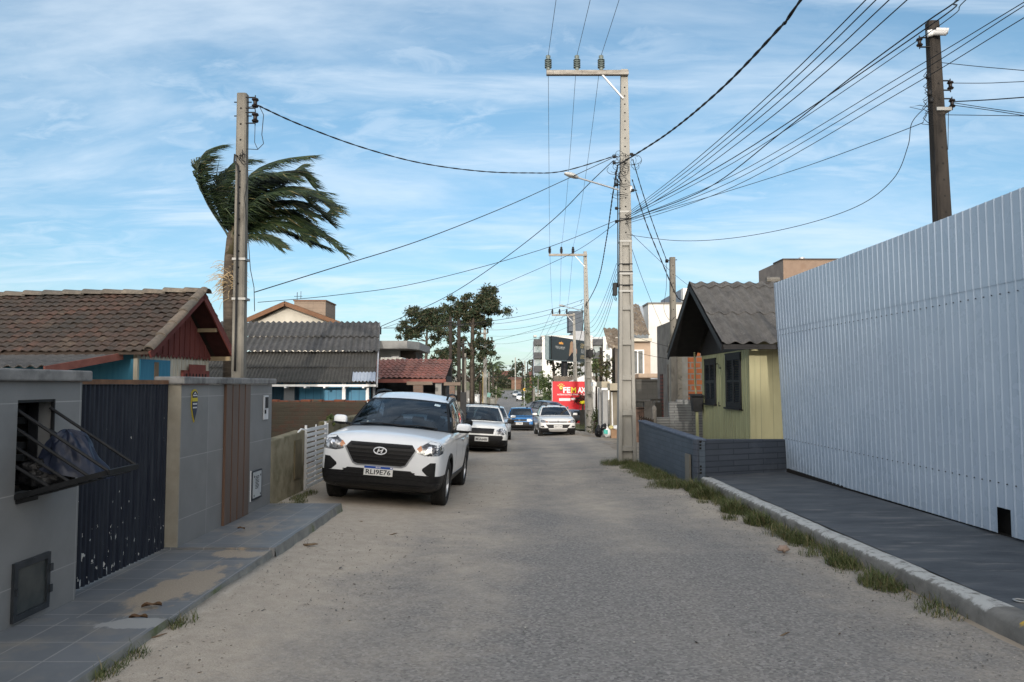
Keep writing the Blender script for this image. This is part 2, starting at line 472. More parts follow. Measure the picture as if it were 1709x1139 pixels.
MPLAST = M('black plastic', (.009, .009, .010), (.014, .014, .015), 20, .5, spec=.25)
MCHROME = M('chrome', (.75, .76, .78), rough=.12, metal=1)
MSILV = M('silver rim', (.42, .43, .44), rough=.35, metal=.8)
MCONC = M('pole concrete', (.25, .242, .22), (.33, .318, .288), 3, .88, (.21, .2, .175), 6, .56, .75, bump=.25, bsc=90, pos=True, st=(1, 1, .35))
MCONC2 = M('old pole concrete', (.14, .13, .112), (.22, .203, .172), 4, .9, (.09, .083, .07), 6, .52, .7, bump=.35, bsc=70, pos=True, st=(1, 1, .35))
MCONC3 = M('dark pole concrete', (.022, .019, .017), (.045, .038, .032), 4, .92, (.014, .012, .011), 6, .5, .7, bump=.45, bsc=60, pos=True, st=(1, 1, .35))
MHOLE = M('hole', (.015, .014, .013), rough=.95)
MWIRE = M('cable sheath', (.012, .012, .013), rough=.6)
MWIRE2 = M('bare wire', (.05, .055, .065), rough=.5)
MPORC = M('porcelain', (.14, .17, .16), rough=.3)
MPORCD = M('brown porcelain', (.014, .010, .009), rough=.25)
MGALV = M('galvanised steel', (.45, .46, .47), (.56, .57, .58), 9, .45, metal=.6)
MWHITE = M('white paint', (.72, .72, .70), (.80, .80, .79), 4, .6)
# ---------------------------------------------------------------- ground and road
def frange(a, b, n): return [a + (b - a) * i / n for i in range(n + 1)]
ys = [-120, -60, -30] + frange(-16, 30, 92) + frange(31, 100, 46)[0:] + frange(106, 420, 52) + [480, 600, 800, 1200]
xs = [-700, -300, -120, -60, -30, -16] + frange(-10, -3.6, 8) + frange(-3.4, 3.6, 35) + frange(4, 12, 8) + [16, 30, 60, 120, 300, 700]
g = MB()
def grd(x, y):
    lo = .05 if -3.2 < x < 3.1 else 0
    z = gz(x, y) - lo
    if x < -2.15 and y < 9.9: z = min(z, -.06)
    if y > 300: z += max(0, abs(x + 10) - 30) * .01
    return (x, y, z)
g.grid(grd, xs, ys, 0)
go = g.build('ground', [MSAND], smooth=True); tag(go, kind='structure')
def redge(y):
    """left and right edge of the carriageway"""
    return (interp(y, [(0, -3.1), (30, -3.4), (60, -3.2), (100, -3.0), (400, -2.6)]), interp(y, [(0, 3.27), (12, 3.27), (14, 3.15), (20, 3.3), (36, 4.0), (60, 3.6), (100, 3.0), (400, 2.6)]))
r = MB()
def rfn(u, y):
    a, b = redge(y); x = lerp(a, b, u)
    if y < 9.9: x = max(x, -2.26)
    n = noise.noise(Vector((x * 1.3, y * 1.3, 0))) * .012 + noise.noise(Vector((x * .5, y * .35, 5))) * .022
    return (x, y, gz(x, y) + (n if y < 60 else 0))
r.grid(rfn, frange(0, 1, 44), frange(-16, 30, 160) + frange(31, 100, 46) + frange(106, 320, 30))
tag(r.build('road', [MROAD], smooth=True), kind='structure')
# grassy verges and lawns
for nm, x0, x1, y0, y1 in (('verge', 3.6, 8, 40.5, 52), ('hillside', -60, 60, 262, 330), ('verge', 3.1, 7.0, 66, 240), ('verge', -7, -3.2, 110, 250)):
    q = MB()
    q.grid(lambda x, y: (x, y, gz(x, y) + .07 + noise.noise(Vector((x, y, 1))) * .05), frange(x0, x1, 14), frange(y0, y1, 24))
    tag(q.build(nm, [MLAWN], smooth=True), kind='structure')

# ---------------------------------------------------------------- left pavement
XW = -3.15                     # street face of the tiled walls
pv = MB()
def lp(x, y): return .08 + prof(max(y, 3)) * .0 - max(0, y - 7.2) * .006
for (y0, y1, x1, dz) in ((-3.0, 4.98, -2.24, 0), (4.98, 7.12, -2.25, -.026), (7.12, 9.84, -2.22, -.006)):
    def top(u, y, x1=x1, dz=dz):
        x = lerp(XW - .25, x1 + .012 * noise.noise(Vector((0, y * 3, 2))), u)
        return (x, y, lp(x, y) + dz)
    yy = frange(y0, y1, 30)
    pv.grid(top, frange(0, 1, 6), yy, 0)
    pv.grid(lambda u, y, top=top: (Vector(top(1, y)) + Vector((u * .03 * (1 + noise.noise(Vector((0, y * 9, 0)))), 0, -u * .16))), frange(0, 1, 3), yy, 1)
    for ye in (y0, y1):
        a, b = Vector(top(0, ye)), Vector(top(1, ye))
        pv.quad(a, b, b - Vector((0, 0, .16)), a - Vector((0, 0, .16)), 0)
tag(pv.build('pavement', [MTILEF, M('broken kerb', (.15, .155, .15), (.24, .24, .22), 6, .9, (.10, .12, .06), 3, .55, .7, bump=.5, bsc=50, pos=True)], recalc=True), kind='structure')
# ---------------------------------------------------------------- left grey wall with the waste basket
def wallface(mb, x, y0, y1, z0, z1, hole=None, m=0, t=.18):
    """street face of a wall, open where hole=(ya, yb, za, zb) is"""
    if hole:
        a, b, c, d = hole
        for (p, q, r_, s_) in ((y0, a, z0, z1), (b, y1, z0, z1), (a, b, z0, c), (a, b, d, z1)):
            mb.box((x - t, p, r_), (x, q, s_), m)
    else: mb.box((x - t, y0, z0), (x, y1, z1), m)
w = thing('boundary_wall', 'grey tiled street wall at left, with a barred opening full of bin bags', 'wall', (XW, 4.5, .08))
mb = MB(); wallface(mb, XW, -2.6, 5.50, -.2, 1.62, (4.79, 5.18, .88, 1.50))
mb.build('wall_panel', [MTILEW], w)
mb = MB(); mb.box((XW - .30, -2.6, 1.622), (XW + .05, 5.55, 1.70)); mb.build('coping', [MSTONE], w, bev=.012)
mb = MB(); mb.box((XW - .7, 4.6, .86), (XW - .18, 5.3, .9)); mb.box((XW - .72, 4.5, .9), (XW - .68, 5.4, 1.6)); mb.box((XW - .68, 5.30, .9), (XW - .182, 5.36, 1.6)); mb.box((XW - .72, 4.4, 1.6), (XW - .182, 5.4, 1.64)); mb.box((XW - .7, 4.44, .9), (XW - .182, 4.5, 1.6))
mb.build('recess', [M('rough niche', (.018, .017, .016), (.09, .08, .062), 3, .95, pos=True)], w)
mb = MB()
for i in range(7): mb.box((XW - .5, 5.235, .90 + i * .085), (XW - .24, 5.26, .945 + i * .085))
mb.build('louvre', [M('louvre grey', (.06, .068, .075), (.09, .10, .11), 5, .5)], w)
mb = MB(); mb.box((XW - .17, 5.166, .881), (XW - .11, 5.179, 1.499)); mb.box((XW - .018, 5.166, .881), (XW + .003, 5.179, 1.499)); mb.box((XW - .17, 4.792, 1.482), (XW - .002, 5.165, 1.499)); mb.build('opening_frame', [MBLK], w)
mb = MB()
a, b, c, d = 4.79, 5.16, .10, .47
for bx in (((XW + .002, a, c), (XW + .022, b, c + .04)), ((XW + .002, a, d - .04), (XW + .022, b, d)), ((XW + .002, a, c + .04), (XW + .022, a + .035, d - .04)), ((XW + .002, b - .035, c + .04), (XW + .022, b, d - .04))): mb.box(*bx)
mb.box((XW + .022, b - .02, c + .1), (XW + .034, b + .012, c + .15)); mb.box((XW + .022, b - .02, d - .13), (XW + .034, b + .012, d - .08)); mb.box((XW + .022, a + .008, .27), (XW + .036, a + .022, .31))
dr = mb.build('hatch_door', [M('dark hatch frame', (.022, .026, .03), (.036, .04, .045), 9, .45)], w)
mb = MB(); mb.box((XW + .002, a + .036, c + .041), (XW + .010, b - .036, d - .041)); mb.build('pane', [M('dusty pane', (.035, .042, .042), (.065, .07, .068), 5, .18, pos=True)], dr)

k = thing('waste_basket', 'black barred tip-out bin basket jutting from the grey wall', 'bin basket', (XW, 4.98, .9))
xo = -2.57
mb = MB()
tray = [(XW, 4.80, .885), (XW, 5.17, .885), (xo, 5.17, 1.04), (xo, 4.80, 1.04)]
for i in range(4): mb.beam(tray[i], tray[(i + 1) % 4], .03, .034)
for i in range(9):
    t = (i + .6) / 9.4
    p = Vector(tray[0]).lerp(Vector(tray[3]), t); q = Vector(tray[1]).lerp(Vector(tray[2]), t)
    mb.beam(p - Vector((0, 0, .021)), q - Vector((0, 0, .021)), .026, .006)
mb.box((XW + .001, 4.80, .842), (XW + .02, 5.0, .868))
mb.build('tray', [MBLK], k)
bars = []
for y in (4.81, 5.16):
    n_ = 4 if y < 5 else 2
    for i in range(n_):
        t = i / 4.6 * (1 if y < 5 else 1.25)
        top = Vector((XW - .02, y, lerp(1.44, .89, t))); bot = Vector((xo, y, 1.05)).lerp(Vector((XW, y, .9)), t)
        mb = MB(); mb.cyl(top, bot, .011, 8); mb.build('bar', [MBLK], k, smooth=True, ang=40)
def blob(mb, c, r_, seed, amp=.22, fr=2.4, wr=.05, wf=9, n=36, m=0, knot=None):
    c = Vector(c)
    def fn(u, v):
        t, f = u * 2 * math.pi, (v - .5) * math.pi
        d = Vector((math.cos(t) * math.cos(f), math.sin(t) * math.cos(f), math.sin(f)))
        s_ = 1 + amp * noise.noise(d * fr + Vector((seed, 0, 0))) - wr * abs(noise.noise(d * wf + Vector((0, seed, 0)))) * 2 + wr * .5 * noise.noise(d * wf * 2.3 + Vector((seed, seed, 0)))
        if knot:
            a_ = d.dot(Vector(knot).normalized())
            if a_ > .86: s_ += (a_ - .86) * 3.2
        if d.z < -.55: s_ *= .9
        return c + Vector((d.x * r_[0] * s_, d.y * r_[1] * s_, d.z * r_[2] * s_))
    mb.grid(fn, frange(0, 1, n), frange(0, 1, n // 2), m)
    return mb
mb = MB()
def bagfn(u, v):
    t = u * 2 * math.pi; q = Vector((math.cos(t), math.sin(t), 0))
    wr = .020 * noise.noise(Vector((math.cos(t) * 2.2, math.sin(t) * 2.2, v * 2.2))) + .006 * noise.noise(Vector((math.cos(t) * 6 + v * 3, math.sin(t) * 6, v * 5)))
    rr_ = v ** .75 * (1 + .10 * noise.noise(q * 1.7 + Vector((3, 0, 0))))
    z = 1.30 - (.27 + .05 * q.x) * v ** 1.55 + .05 * q.x * v * 0 + wr * (v * (1.15 - v) * 3)
    return (-2.95 + q.x * (.30 if q.x > 0 else .17) * rr_ + wr * q.x, 4.985 + q.y * .165 * rr_ + wr * q.y, z + .012 * noise.noise(Vector((u * 30, v * 4, 0))) * (1 - v))
mb.grid(bagfn, frange(0, 1, 120), frange(0.001, 1, 36))
mb.T = None
o = mb.build('rubbish_bag', [M('navy bag', (.010, .014, .028), (.016, .022, .042), 6, .38, bump=.3, bsc=30, bd=.015)], loc=(-2.9, 4.985, .99), smooth=True)
tag(o, 'matt navy-blue bin bag bulging up behind the basket bars', 'rubbish bag')
mb = MB(); blob(mb, (-3.06, 4.93, 1.0), (.19, .115, .105), 9.3, .25, 2.2, .16, 11, 72, knot=(-.2, -.6, .8))
o = mb.build('rubbish_bag', [M('black glossy bag', (.006, .006, .007), (.012, .012, .013), 6, .16, bump=.6, bsc=34, bd=.02)], loc=(-3.06, 4.93, .92), smooth=True)
tag(o, 'crumpled shiny black bin bag low inside the wall basket', 'rubbish bag')

# ---------------------------------------------------------------- blue corrugated gate
def gatemat():
    m, t, p = newmat('peeling blue paint')
    g_ = nd(t, 'ShaderNodeNewGeometry'); P = g_.outputs['Position']
    v = coords(t, True, (1, 1, .12))
    base = mixc(t, noise_fac(t, v, 16, .3, .72, 6), (.007, .010, .020), (.028, .034, .045))
    s = nd(t, 'ShaderNodeSeparateXYZ'); t.links.new(P, s.inputs[0])
    low = nd(t, 'ShaderNodeMapRange'); t.links.new(s.outputs['Z'], low.inputs['Value'])
    low.inputs['From Min'].default_value = .05; low.inputs['From Max'].default_value = .75; low.inputs['To Min'].default_value = .105; low.inputs['To Max'].default_value = 0
    v2 = coords(t, True, (1, 1.0, .45))
    n_ = nd(t, 'ShaderNodeTexNoise'); t.links.new(v2, n_.inputs['Vector']); n_.inputs['Scale'].default_value = 26; n_.inputs['Detail'].default_value = 6
    pe = mth(t, 'GREATER_THAN', mth(t, 'ADD', n_.outputs['Fac'], low.outputs[0]), .728)
    col = mixc(t, pe, base, (.46, .47, .46))
    t.links.new(col, p.inputs['Base Color']); p.inputs['Roughness'].default_value = .55; p.inputs['Specular IOR Level'].default_value = .15
    return m
XG = XW - .13
gt = thing('driveway_gate', 'navy-blue corrugated metal driveway gate with white flaking paint', 'gate', (XG, 6.3, .05))
mb = MB()
pr = [(0, 0), (.022, 0), (.032, .018), (.052, .018), (.062, 0)]
pts = []
y = 5.52
while y < 7.14:
    for a, b in pr[:-1]:
        if y + a < 7.14: pts.append((XG + b, y + a))
    y += .062
mb.grid(lambda i, z: (pts[int(i)][0], pts[int(i)][1], z), list(range(len(pts))), [.062, .6, 1.1, 1.60])
mb.build('gate_sheet', [gatemat()], gt)
mb = MB(); mb.box((XG - .03, 5.51, 1.601), (XG + .03, 7.15, 1.64)); mb.build('top_rail', [M('rusty rail', (.09, .05, .03), (.19, .10, .055), 9, .8, pos=True)], gt)

# ---------------------------------------------------------------- entrance wall with brown fins
w = thing('boundary_wall', 'grey tiled entrance wall with brown vertical fins beyond the blue gate', 'wall', (XW, 8.3, .05))
mb = MB(); mb.box((XW - .18, 7.152, -.2), (XW, 9.85, 1.60)); mb.build('wall_panel', [MTILEW], w)
mb = MB(); mb.box((XW - .20, 7.132, -.2), (XW + .005, 7.151, 1.60)); mb.build('end_face', [MBEIGE], w)
mb = MB(); mb.box((XW - .24, 7.10, 1.602), (XW + .05, 9.89, 1.675)); mb.build('coping', [MSTONE], w, bev=.014)
MFIN = M('brown fin', (.10, .075, .062), (.135, .10, .082), 3, .6, st=(1, 1, .3))
MFINS = M('red brown fin side', (.115, .066, .046), (.145, .085, .058), 4, .6, st=(1, 1, .3))
for i in range(4):
    y0 = 8.22 + i * .195
    mb = MB(); mb.box((XW + .001, y0, .07), (XW + .028, y0 + .165, 1.60), 0); mb.box((XW + .003, y0 - .009, .07), (XW + .030, y0 - .001, 1.60), 1)
    mb.build('fin', [MFIN, MFINS], w)
# meter door and intercom
mt = thing('meter_box', 'white framed meter cover with a printed notice on the entrance wall', 'meter box', (XW, 9.3, .3))
mb = MB(); mb.box((XW + .001, 9.10, .20), (XW + .022, 9.46, .55)); mb.build('door', [M('dark door', (.03, .036, .045), rough=.4)], mt)
mb = MB(); mb.box((XW + .0235, 9.12, .225), (XW + .027, 9.42, .535)); pn = mb.build('panel', [M('pale panel', (.36, .38, .39), (.44, .46, .46), 5, .4)], mt)
MINK = M('ink', (.03, .03, .032), rough=.7)
mb = MB()
for i in range(9):
    mb.box((XW + .0275, 9.20, .475 - i * .018), (XW + .0282, 9.33 - (.03 if i % 3 == 2 else 0), .483 - i * .018))
for (yy_, zz_) in ((9.16, .49), (9.385, .49), (9.16, .26), (9.385, .26)):
    mb.box((XW + .0275, yy_ - .012, zz_ - .02), (XW + .0282, yy_ + .012, zz_ + .005))
mb.build('notice', [MINK], pn)
mb = MB(); mb.box((XW + .001, 9.088, .19), (XW + .012, 9.097, .56)); mb.build('trim', [MWHITE], mt)
it = thing('intercom', 'slim white intercom panel high on the entrance wall beside the fins', 'intercom', (XW, 9.58, 1.3))
mb = MB(); mb.box((XW + .001, 9.50, 1.155), (XW + .02, 9.66, 1.46)); mb.build('plate', [M('intercom white', (.55, .56, .57), rough=.4)], it, bev=.004)
mb = MB(); mb.box((XW + .0205, 9.53, 1.30), (XW + .028, 9.63, 1.44)); mb.box((XW + .0205, 9.51, 1.23), (XW + .030, 9.55, 1.28)); mb.build('keypad', [MBLK], it)
# shield shaped security plate
sh = thing('security_sign', 'small navy and yellow shield plate on the entrance wall', 'sign', (XW, 7.43, 1.36))
def shield(s, x):
    pts = []
    for (a, b) in ((-.5, .62), (-.62, .78), (-.3, .96), (0, 1.0), (.3, .96), (.62, .78), (.5, .62), (.62, .3), (.58, -.1), (.36, -.55), (0, -1), (-.36, -.55), (-.58, -.1), (-.62, .3)):
        pts.append((x, 7.435 + a * .115 * s, 1.39 + b * .165 * s))
    return pts
mb = MB(); mb.prism(shield(1, XW + .001), (.008, 0, 0)); mb.build('border', [M('sign yellow', (.42, .33, .03), rough=.5)], sh)
mb = MB(); mb.prism(shield(.88, XW + .0095), (.003, 0, 0)); mb.build('face', [M('sign navy', (.012, .02, .045), rough=.5)], sh)
mb = MB(); mb.box((XW + .0127, 7.372, 1.432), (XW + .0135, 7.498, 1.468)); mb.build('band', [M('sign yellow band', (.45, .37, .03), rough=.5)], sh)
mb = MB()
for (z_, h_) in ((1.485, .012), (1.40, .016), (1.365, .014)):
    for kx in range(4): mb.box((XW + .0127, 7.39 + kx * .025, z_), (XW + .0135, 7.408 + kx * .025, z_ + h_))
mb.prism([(XW + .0127, 7.40, 1.50), (XW + .0127, 7.435, 1.525), (XW + .0127, 7.47, 1.50), (XW + .0127, 7.435, 1.512)], (.001, 0, 0))
mb.build('lettering', [M('sign white', (.6, .6, .6), rough=.5)], sh)

# ---------------------------------------------------------------- right pavement, kerb
XK = 3.27
rp = MB()
def rz(x, y): return interp(y, [(-16, .10), (5, .10), (13, .015), (40, .015)]) + (x - XK) * .008
rp.grid(lambda x, y: (x, y, rz(x, y)), [XK + .12, 3.9, 4.5, 5.3], frange(-14, 13.6, 60))
MPAVE = M('slate grey paving', (.055, .062, .071), (.092, .10, .11), 3, .7, (.175, .172, .168), 5, .54, .76, bump=.35, bsc=30, pos=True, st=(.5, 1.2, 1), st3=(.35, 1.4, 1))
tag(rp.build('pavement', [MPAVE]), kind='structure')
kb = MB()
kp = [(-.02, -.2), (-.012, -.04), (0, -.012), (.03, .004), (.10, .007), (.128, .0035)]
def kfn(i, y):
    a, b = kp[int(i)]
    n_ = noise.noise(Vector((i * 2.1, y * 5, 0))) * .012 + noise.noise(Vector((i, y * 1.1, 3))) * .02
    xo_ = XK - .05 + .045 * math.sin(y * .55) * (.4 if y > 6 else .15)
    zb = rz(XK, y)
    if b < -.1: return (xo_ + a + n_, y, gz(XK, y) - .08)
    return (xo_ + a + n_ + (.03 if i == 5 else 0), y, zb + b + n_ * (.6 if i < 5 else 0))
def kerbmat():
    m, t, p = newmat('chipped kerb paint')
    g_ = nd(t, 'ShaderNodeNewGeometry'); P = g_.outputs['Position']; s = nd(t, 'ShaderNodeSeparateXYZ'); t.links.new(P, s.inputs[0])
    conc = mixc(t, noise_fac(t, P, 5, .3, .7), (.11, .105, .095), (.22, .21, .19))
    ns = nd(t, 'ShaderNodeSeparateXYZ'); t.links.new(g_.outputs['Normal'], ns.inputs[0])
    upf = nd(t, 'ShaderNodeMapRange'); t.links.new(ns.outputs['Z'], upf.inputs['Value']); upf.inputs['From Min'].default_value = .1; upf.inputs['From Max'].default_value = .9; upf.inputs['To Min'].default_value = -.12; upf.inputs['To Max'].default_value = .24
    n_ = nd(t, 'ShaderNodeTexNoise'); t.links.new(P, n_.inputs['Vector']); n_.inputs['Scale'].default_value = 11; n_.inputs['Detail'].default_value = 9; n_.inputs['Roughness'].default_value = .7
    pf = mth(t, 'MULTIPLY', mth(t, 'SUBTRACT', mth(t, 'ADD', n_.outputs['Fac'], upf.outputs[0]), .60), 7, True)
    yel = mth(t, 'LESS_THAN', s.outputs['Y'], 4.86); bk = mth(t, 'LESS_THAN', s.outputs['Y'], 4.45)
    pc = mixc(t, yel, (.42, .42, .40), (.46, .30, .04)); pc = mixc(t, bk, pc, (.03, .035, .05))
    gap = mth(t, 'COMPARE', s.outputs['Y'], 5.0); t.nodes[-1].inputs[2].default_value = .15
    col = mixc(t, mth(t, 'MULTIPLY', pf, mth(t, 'SUBTRACT', 1, gap)), conc, pc)
    t.links.new(col, p.inputs['Base Color']); p.inputs['Roughness'].default_value = .85
    addbump(t, p, n_.outputs['Fac'], .5, .02)
    return m
kb.grid(kfn, list(range(6)), frange(-6, 12.9, 240))
kb.build('kerb', [kerbmat()], smooth=True); tag(bpy.data.objects['kerb'], kind='structure')
mb = MB(); T0 = Matrix.Translation((3.52, 5.28, rz(3.52, 5.28) + .004)); mb.lathe([(.040, 0), (.050, .006), (.036, .010), (.028, .003), (.040, 0)], T0, 20)
tag(mb.build('drain_ring', [M('ring grey', (.3, .31, .31), rough=.5)], loc=(3.52, 5.28, .1), smooth=True), 'thin pale ring lying flat on the dark pavement by the kerb', 'ring')

# ---------------------------------------------------------------- white sheet metal hoarding
fx0, fx1, fy0, fy1 = 4.86, 4.99, 6.9, 13.8
def fX(y): return fx0 + (y - fy0) * (fx1 - fx0) / (fy1 - fy0)
hd = thing('metal_hoarding', 'tall white corrugated metal hoarding along the right pavement', 'hoarding', (fX(9), 9, .08))
prf = [(0, 0), (.050, 0), (.064, .0075), (.078, .0075), (.092, 0)]
pts = []; y = 2.0; pitch = .135
while y < fy1:
    for a, b in prf:
        if y + a <= fy1: pts.append((y + a, b))
    y += pitch
hole = (7.38, 7.60, .145, .375)
def sheet(mb, z0, z1, skiphole=False, off=0):
    zlow = z0 < .2
    zs = [z0, z1] if not skiphole else [z0, hole[2], hole[3], z1]
    n = len(pts); o = len(mb.v)
    vs = []
    for z in zs:
        for (y_, b) in pts:
            lean = (z - .05) * .040
            wob = noise.noise(Vector((y_ * .9, z * .7, 4))) * .006
            zz = rz(5, y_) + .03 if zlow and z == zs[0] else z
            vs.append((fX(y_) - b - lean * max(0, (y_ - 8) / 6) + wob + off, y_, zz))
    fs = []
    for j in range(len(zs) - 1):
        for i in range(n - 1):
            if skiphole and j <= 1 and hole[0] < (pts[i][0] + pts[i + 1][0]) / 2 < hole[1] and zs[j + 1] <= hole[3]: continue
            fs.append((j*n+i, j*n+i+1, (j+1)*n+i+1, (j+1)*n+i))
    mb.add(vs, fs)
mb = MB(); sheet(mb, .10, 2.62, True)
def grime(m):
    """splashes of mud and mould along the foot of the sheets"""
    t = m.node_tree; p = t.nodes['Principled BSDF']; src = p.inputs['Base Color'].links[0].from_socket
    g = nd(t, 'ShaderNodeNewGeometry'); s = nd(t, 'ShaderNodeSeparateXYZ'); t.links.new(g.outputs['Position'], s.inputs[0])
    r_ = nd(t, 'ShaderNodeMapRange'); t.links.new(s.outputs['Z'], r_.inputs['Value']); r_.inputs['From Min'].default_value = .05; r_.inputs['From Max'].default_value = .42; r_.inputs['To Min'].default_value = .62; r_.inputs['To Max'].default_value = 0
    e_ = nd(t, 'ShaderNodeMapRange'); t.links.new(s.outputs['Y'], e_.inputs['Value']); e_.inputs['From Min'].default_value = 12.6; e_.inputs['From Max'].default_value = 13.7; e_.inputs['To Min'].default_value = 0; e_.inputs['To Max'].default_value = .5
    n_ = noise_fac(t, coords(t, True, (1, 1, .6)), 7, .35, .8, 9, .7)
    f = mth(t, 'MULTIPLY', mth(t, 'ADD', mth(t, 'MULTIPLY', r_.outputs[0], mth(t, 'ADD', .55, e_.outputs[0])), 0), n_, True)
    t.links.new(mixc(t, f, src, (.17, .165, .14)), p.inputs['Base Color'])
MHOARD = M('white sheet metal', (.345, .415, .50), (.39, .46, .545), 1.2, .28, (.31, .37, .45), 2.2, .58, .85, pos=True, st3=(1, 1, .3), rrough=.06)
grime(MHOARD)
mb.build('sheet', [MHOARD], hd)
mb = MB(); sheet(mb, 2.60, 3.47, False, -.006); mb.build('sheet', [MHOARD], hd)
for zc_ in (.62, 2.50):
    mb = MB()
    y = 7.1 + .0 + (2.0 + .026 - 7.1) % pitch
    while y < fy1 - .1:
        x_ = fX(y) - (zc_ - .05) * .040 * max(0, (y - 8) / 6) - .003
        mb.cyl((x_, y, zc_), (x_ - .008, y, zc_), .0075, 6); y += pitch
    mb.each('screw', [M('screw heads', (.06, .065, .075), rough=.5)], hd)
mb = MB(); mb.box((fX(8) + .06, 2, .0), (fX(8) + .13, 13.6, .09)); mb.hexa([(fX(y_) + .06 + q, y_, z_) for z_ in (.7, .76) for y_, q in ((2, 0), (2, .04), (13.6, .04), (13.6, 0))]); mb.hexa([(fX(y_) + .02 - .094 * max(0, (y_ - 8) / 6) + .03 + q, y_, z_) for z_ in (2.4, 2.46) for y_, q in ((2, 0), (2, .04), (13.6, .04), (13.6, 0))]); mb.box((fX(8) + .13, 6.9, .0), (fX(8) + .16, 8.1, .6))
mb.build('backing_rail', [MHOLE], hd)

# ---------------------------------------------------------------- low slate-blue block wall
MBLUE = tilemat('painted block work', 'yz', .39, .095, .006, (.060, .082, .108), (.074, .096, .124), (.044, .062, .084), .75, (0, .02), .9, offset=.5, stain=((.10, .125, .165), 3, .60, .85))
MBLUEX = tilemat('painted block front', 'xz', .6, .10, .008, (.052, .064, .086), (.064, .077, .10), (.032, .04, .055), .75, (0, .03), 1.0, offset=.5, stain=((.085, .10, .125), 3, .6, .85))
lw = thing('low_wall', 'low slate-blue painted block wall in front of the yellow house', 'wall', (3.3, 13.2, -.1))
c0, c1 = Vector((3.2, 13.0, 0)), Vector((2.98, 17.7, 0))
mb = MB()
def slab(mb, p, q, z0a, z1a, z0b, z1b, th, m=0, side=1):
    p, q = Vector((p[0], p[1], 0)), Vector((q[0], q[1], 0)); nrm = Vector((q - p).to_tuple()).cross(Vector((0, 0, 1))).normalized() * th * side
    Z = lambda v, z: Vector((v.x, v.y, z))
    return mb.hexa([Z(p, z0a), Z(q, z0b), Z(q + nrm, z0b), Z(p + nrm, z0a), Z(p, z1a), Z(q, z1b), Z(q + nrm, z1b), Z(p + nrm, z1a)], m)
slab(mb, c0, c1, -.4, .615, -.5, .72, .14); mb.build('side_panel', [MBLUE], lw, bev=.015)
mb = MB(); slab(mb, c0 + Vector((-.02, .02, 0)), c1 + Vector((-.02, 0, 0)), .617, .66, .722, .765, .19); mb.build('coping', [M('blue coping', (.075, .097, .135), (.12, .145, .19), 6, .8, pos=True, bump=.4, bsc=40)], lw, bev=.012)
mb = MB(); slab(mb, (3.19, 12.985), (5.06, 13.74), -.35, .655, -.35, .60, .14, side=-1); mb.build('front_panel', [MBLUEX], lw, bev=.015)
mb = MB()
for zc_ in (.50, .08):
    for i in range(2):
        for j in range(3):
            xx = 3.255 + i * .062; yy_ = 12.98 + (xx - 3.19) * .404; zz_ = zc_ + j * .055
            T0 = Matrix.Translation((xx, yy_ - .004, zz_)) @ Matrix.Rotation(math.atan(.404), 4, 'Z')
            mb.box((-.021, -.004, -.017), (.021, .008, .017), 0, T0)
mb.each('block_hole', [MHOLE], lw)
mb = MB(); slab(mb, (3.165, 13.35), (3.150, 13.62), -.3, .36, -.3, .36, .03, side=-1); mb.build('board', [M('grey board', (.13, .125, .11), (.19, .18, .155), 4, .85, st=(1, 1, .3))], lw)

# ---------------------------------------------------------------- corrugated sheets
def corr(mb, O, U, V, nrm, lu, lv, pitch, amp, courses=1, per=8, m=0, lift=.02, ov=.12, wob=.004, seed=0, mf=None, thick=.012):
    """wavy roof: O lower corner, U across the waves, V up the slope"""
    O, U, V, nrm = Vector(O), Vector(U).normalized(), Vector(V).normalized(), Vector(nrm).normalized()
    nu = max(4, int(lu / pitch * per)); cl = lv / courses
    for c in range(courses):
        v0 = c * cl - (ov if c else 0); v1 = (c + 1) * cl
        ph = .3 * noise.noise(Vector((c * 3.1, seed, 0)))
        vs = []
        tv = [v0, v0 + .0001, lerp(v0, v1, .33), lerp(v0, v1, .66), v1]
        for j, v in enumerate(tv):
            for i in range(nu + 1):
                u = lu * i / nu
                h = amp * math.cos(2 * math.pi * u / pitch + ph) + lift * (1 - (v - v0) / (v1 - v0)) + wob * noise.noise(Vector((u * 1.3, v * 2, seed)))
                vj = v + (.012 * noise.noise(Vector((u * 2.1 // 1, c * 7.3, seed))) if j < 2 else 0)
                vs.append(O + U * u + V * vj + nrm * (h - (thick if j == 0 else 0)))
        fs = []
        for j in range(len(tv) - 1):
            for i in range(nu):
                fs.append((j*(nu+1)+i, j*(nu+1)+i+1, (j+1)*(nu+1)+i+1, (j+1)*(nu+1)+i))
        mb.add(vs, fs, mf(c) if mf else m)
    return mb
def fibremat(name, a, b, spot, moss):
    m, t, p = newmat(name)
    v = coords(t, True)
    col = mixc(t, noise_fac(t, v, 3.5, .3, .7, 9, .65), a, b)
    v2 = coords(t, True, (1, .3, .3))
    col = mixc(t, mth(t, 'MULTIPLY', noise_fac(t, v2, 22, .45, .75, 6), .6), col, (a[0]*.45, a[1]*.45, a[2]*.45))
    col = mixc(t, noise_fac(t, v, 42, .67, .70, 2), col, spot)
    col = mixc(t, mth(t, 'MULTIPLY', noise_fac(t, v, 1.6, .5, .8, 7), .7), col, moss)
    t.links.new(col, p.inputs['Base Color']); p.inputs['Roughness'].default_value = .92
    addbump(t, p, noise_fac(t, v, 60, 0, 1, 5), .25, .008)
    return m
MFIB = fibremat('old fibre cement', (.062, .059, .057), (.115, .108, .10), (.19, .18, .17), (.042, .04, .036))

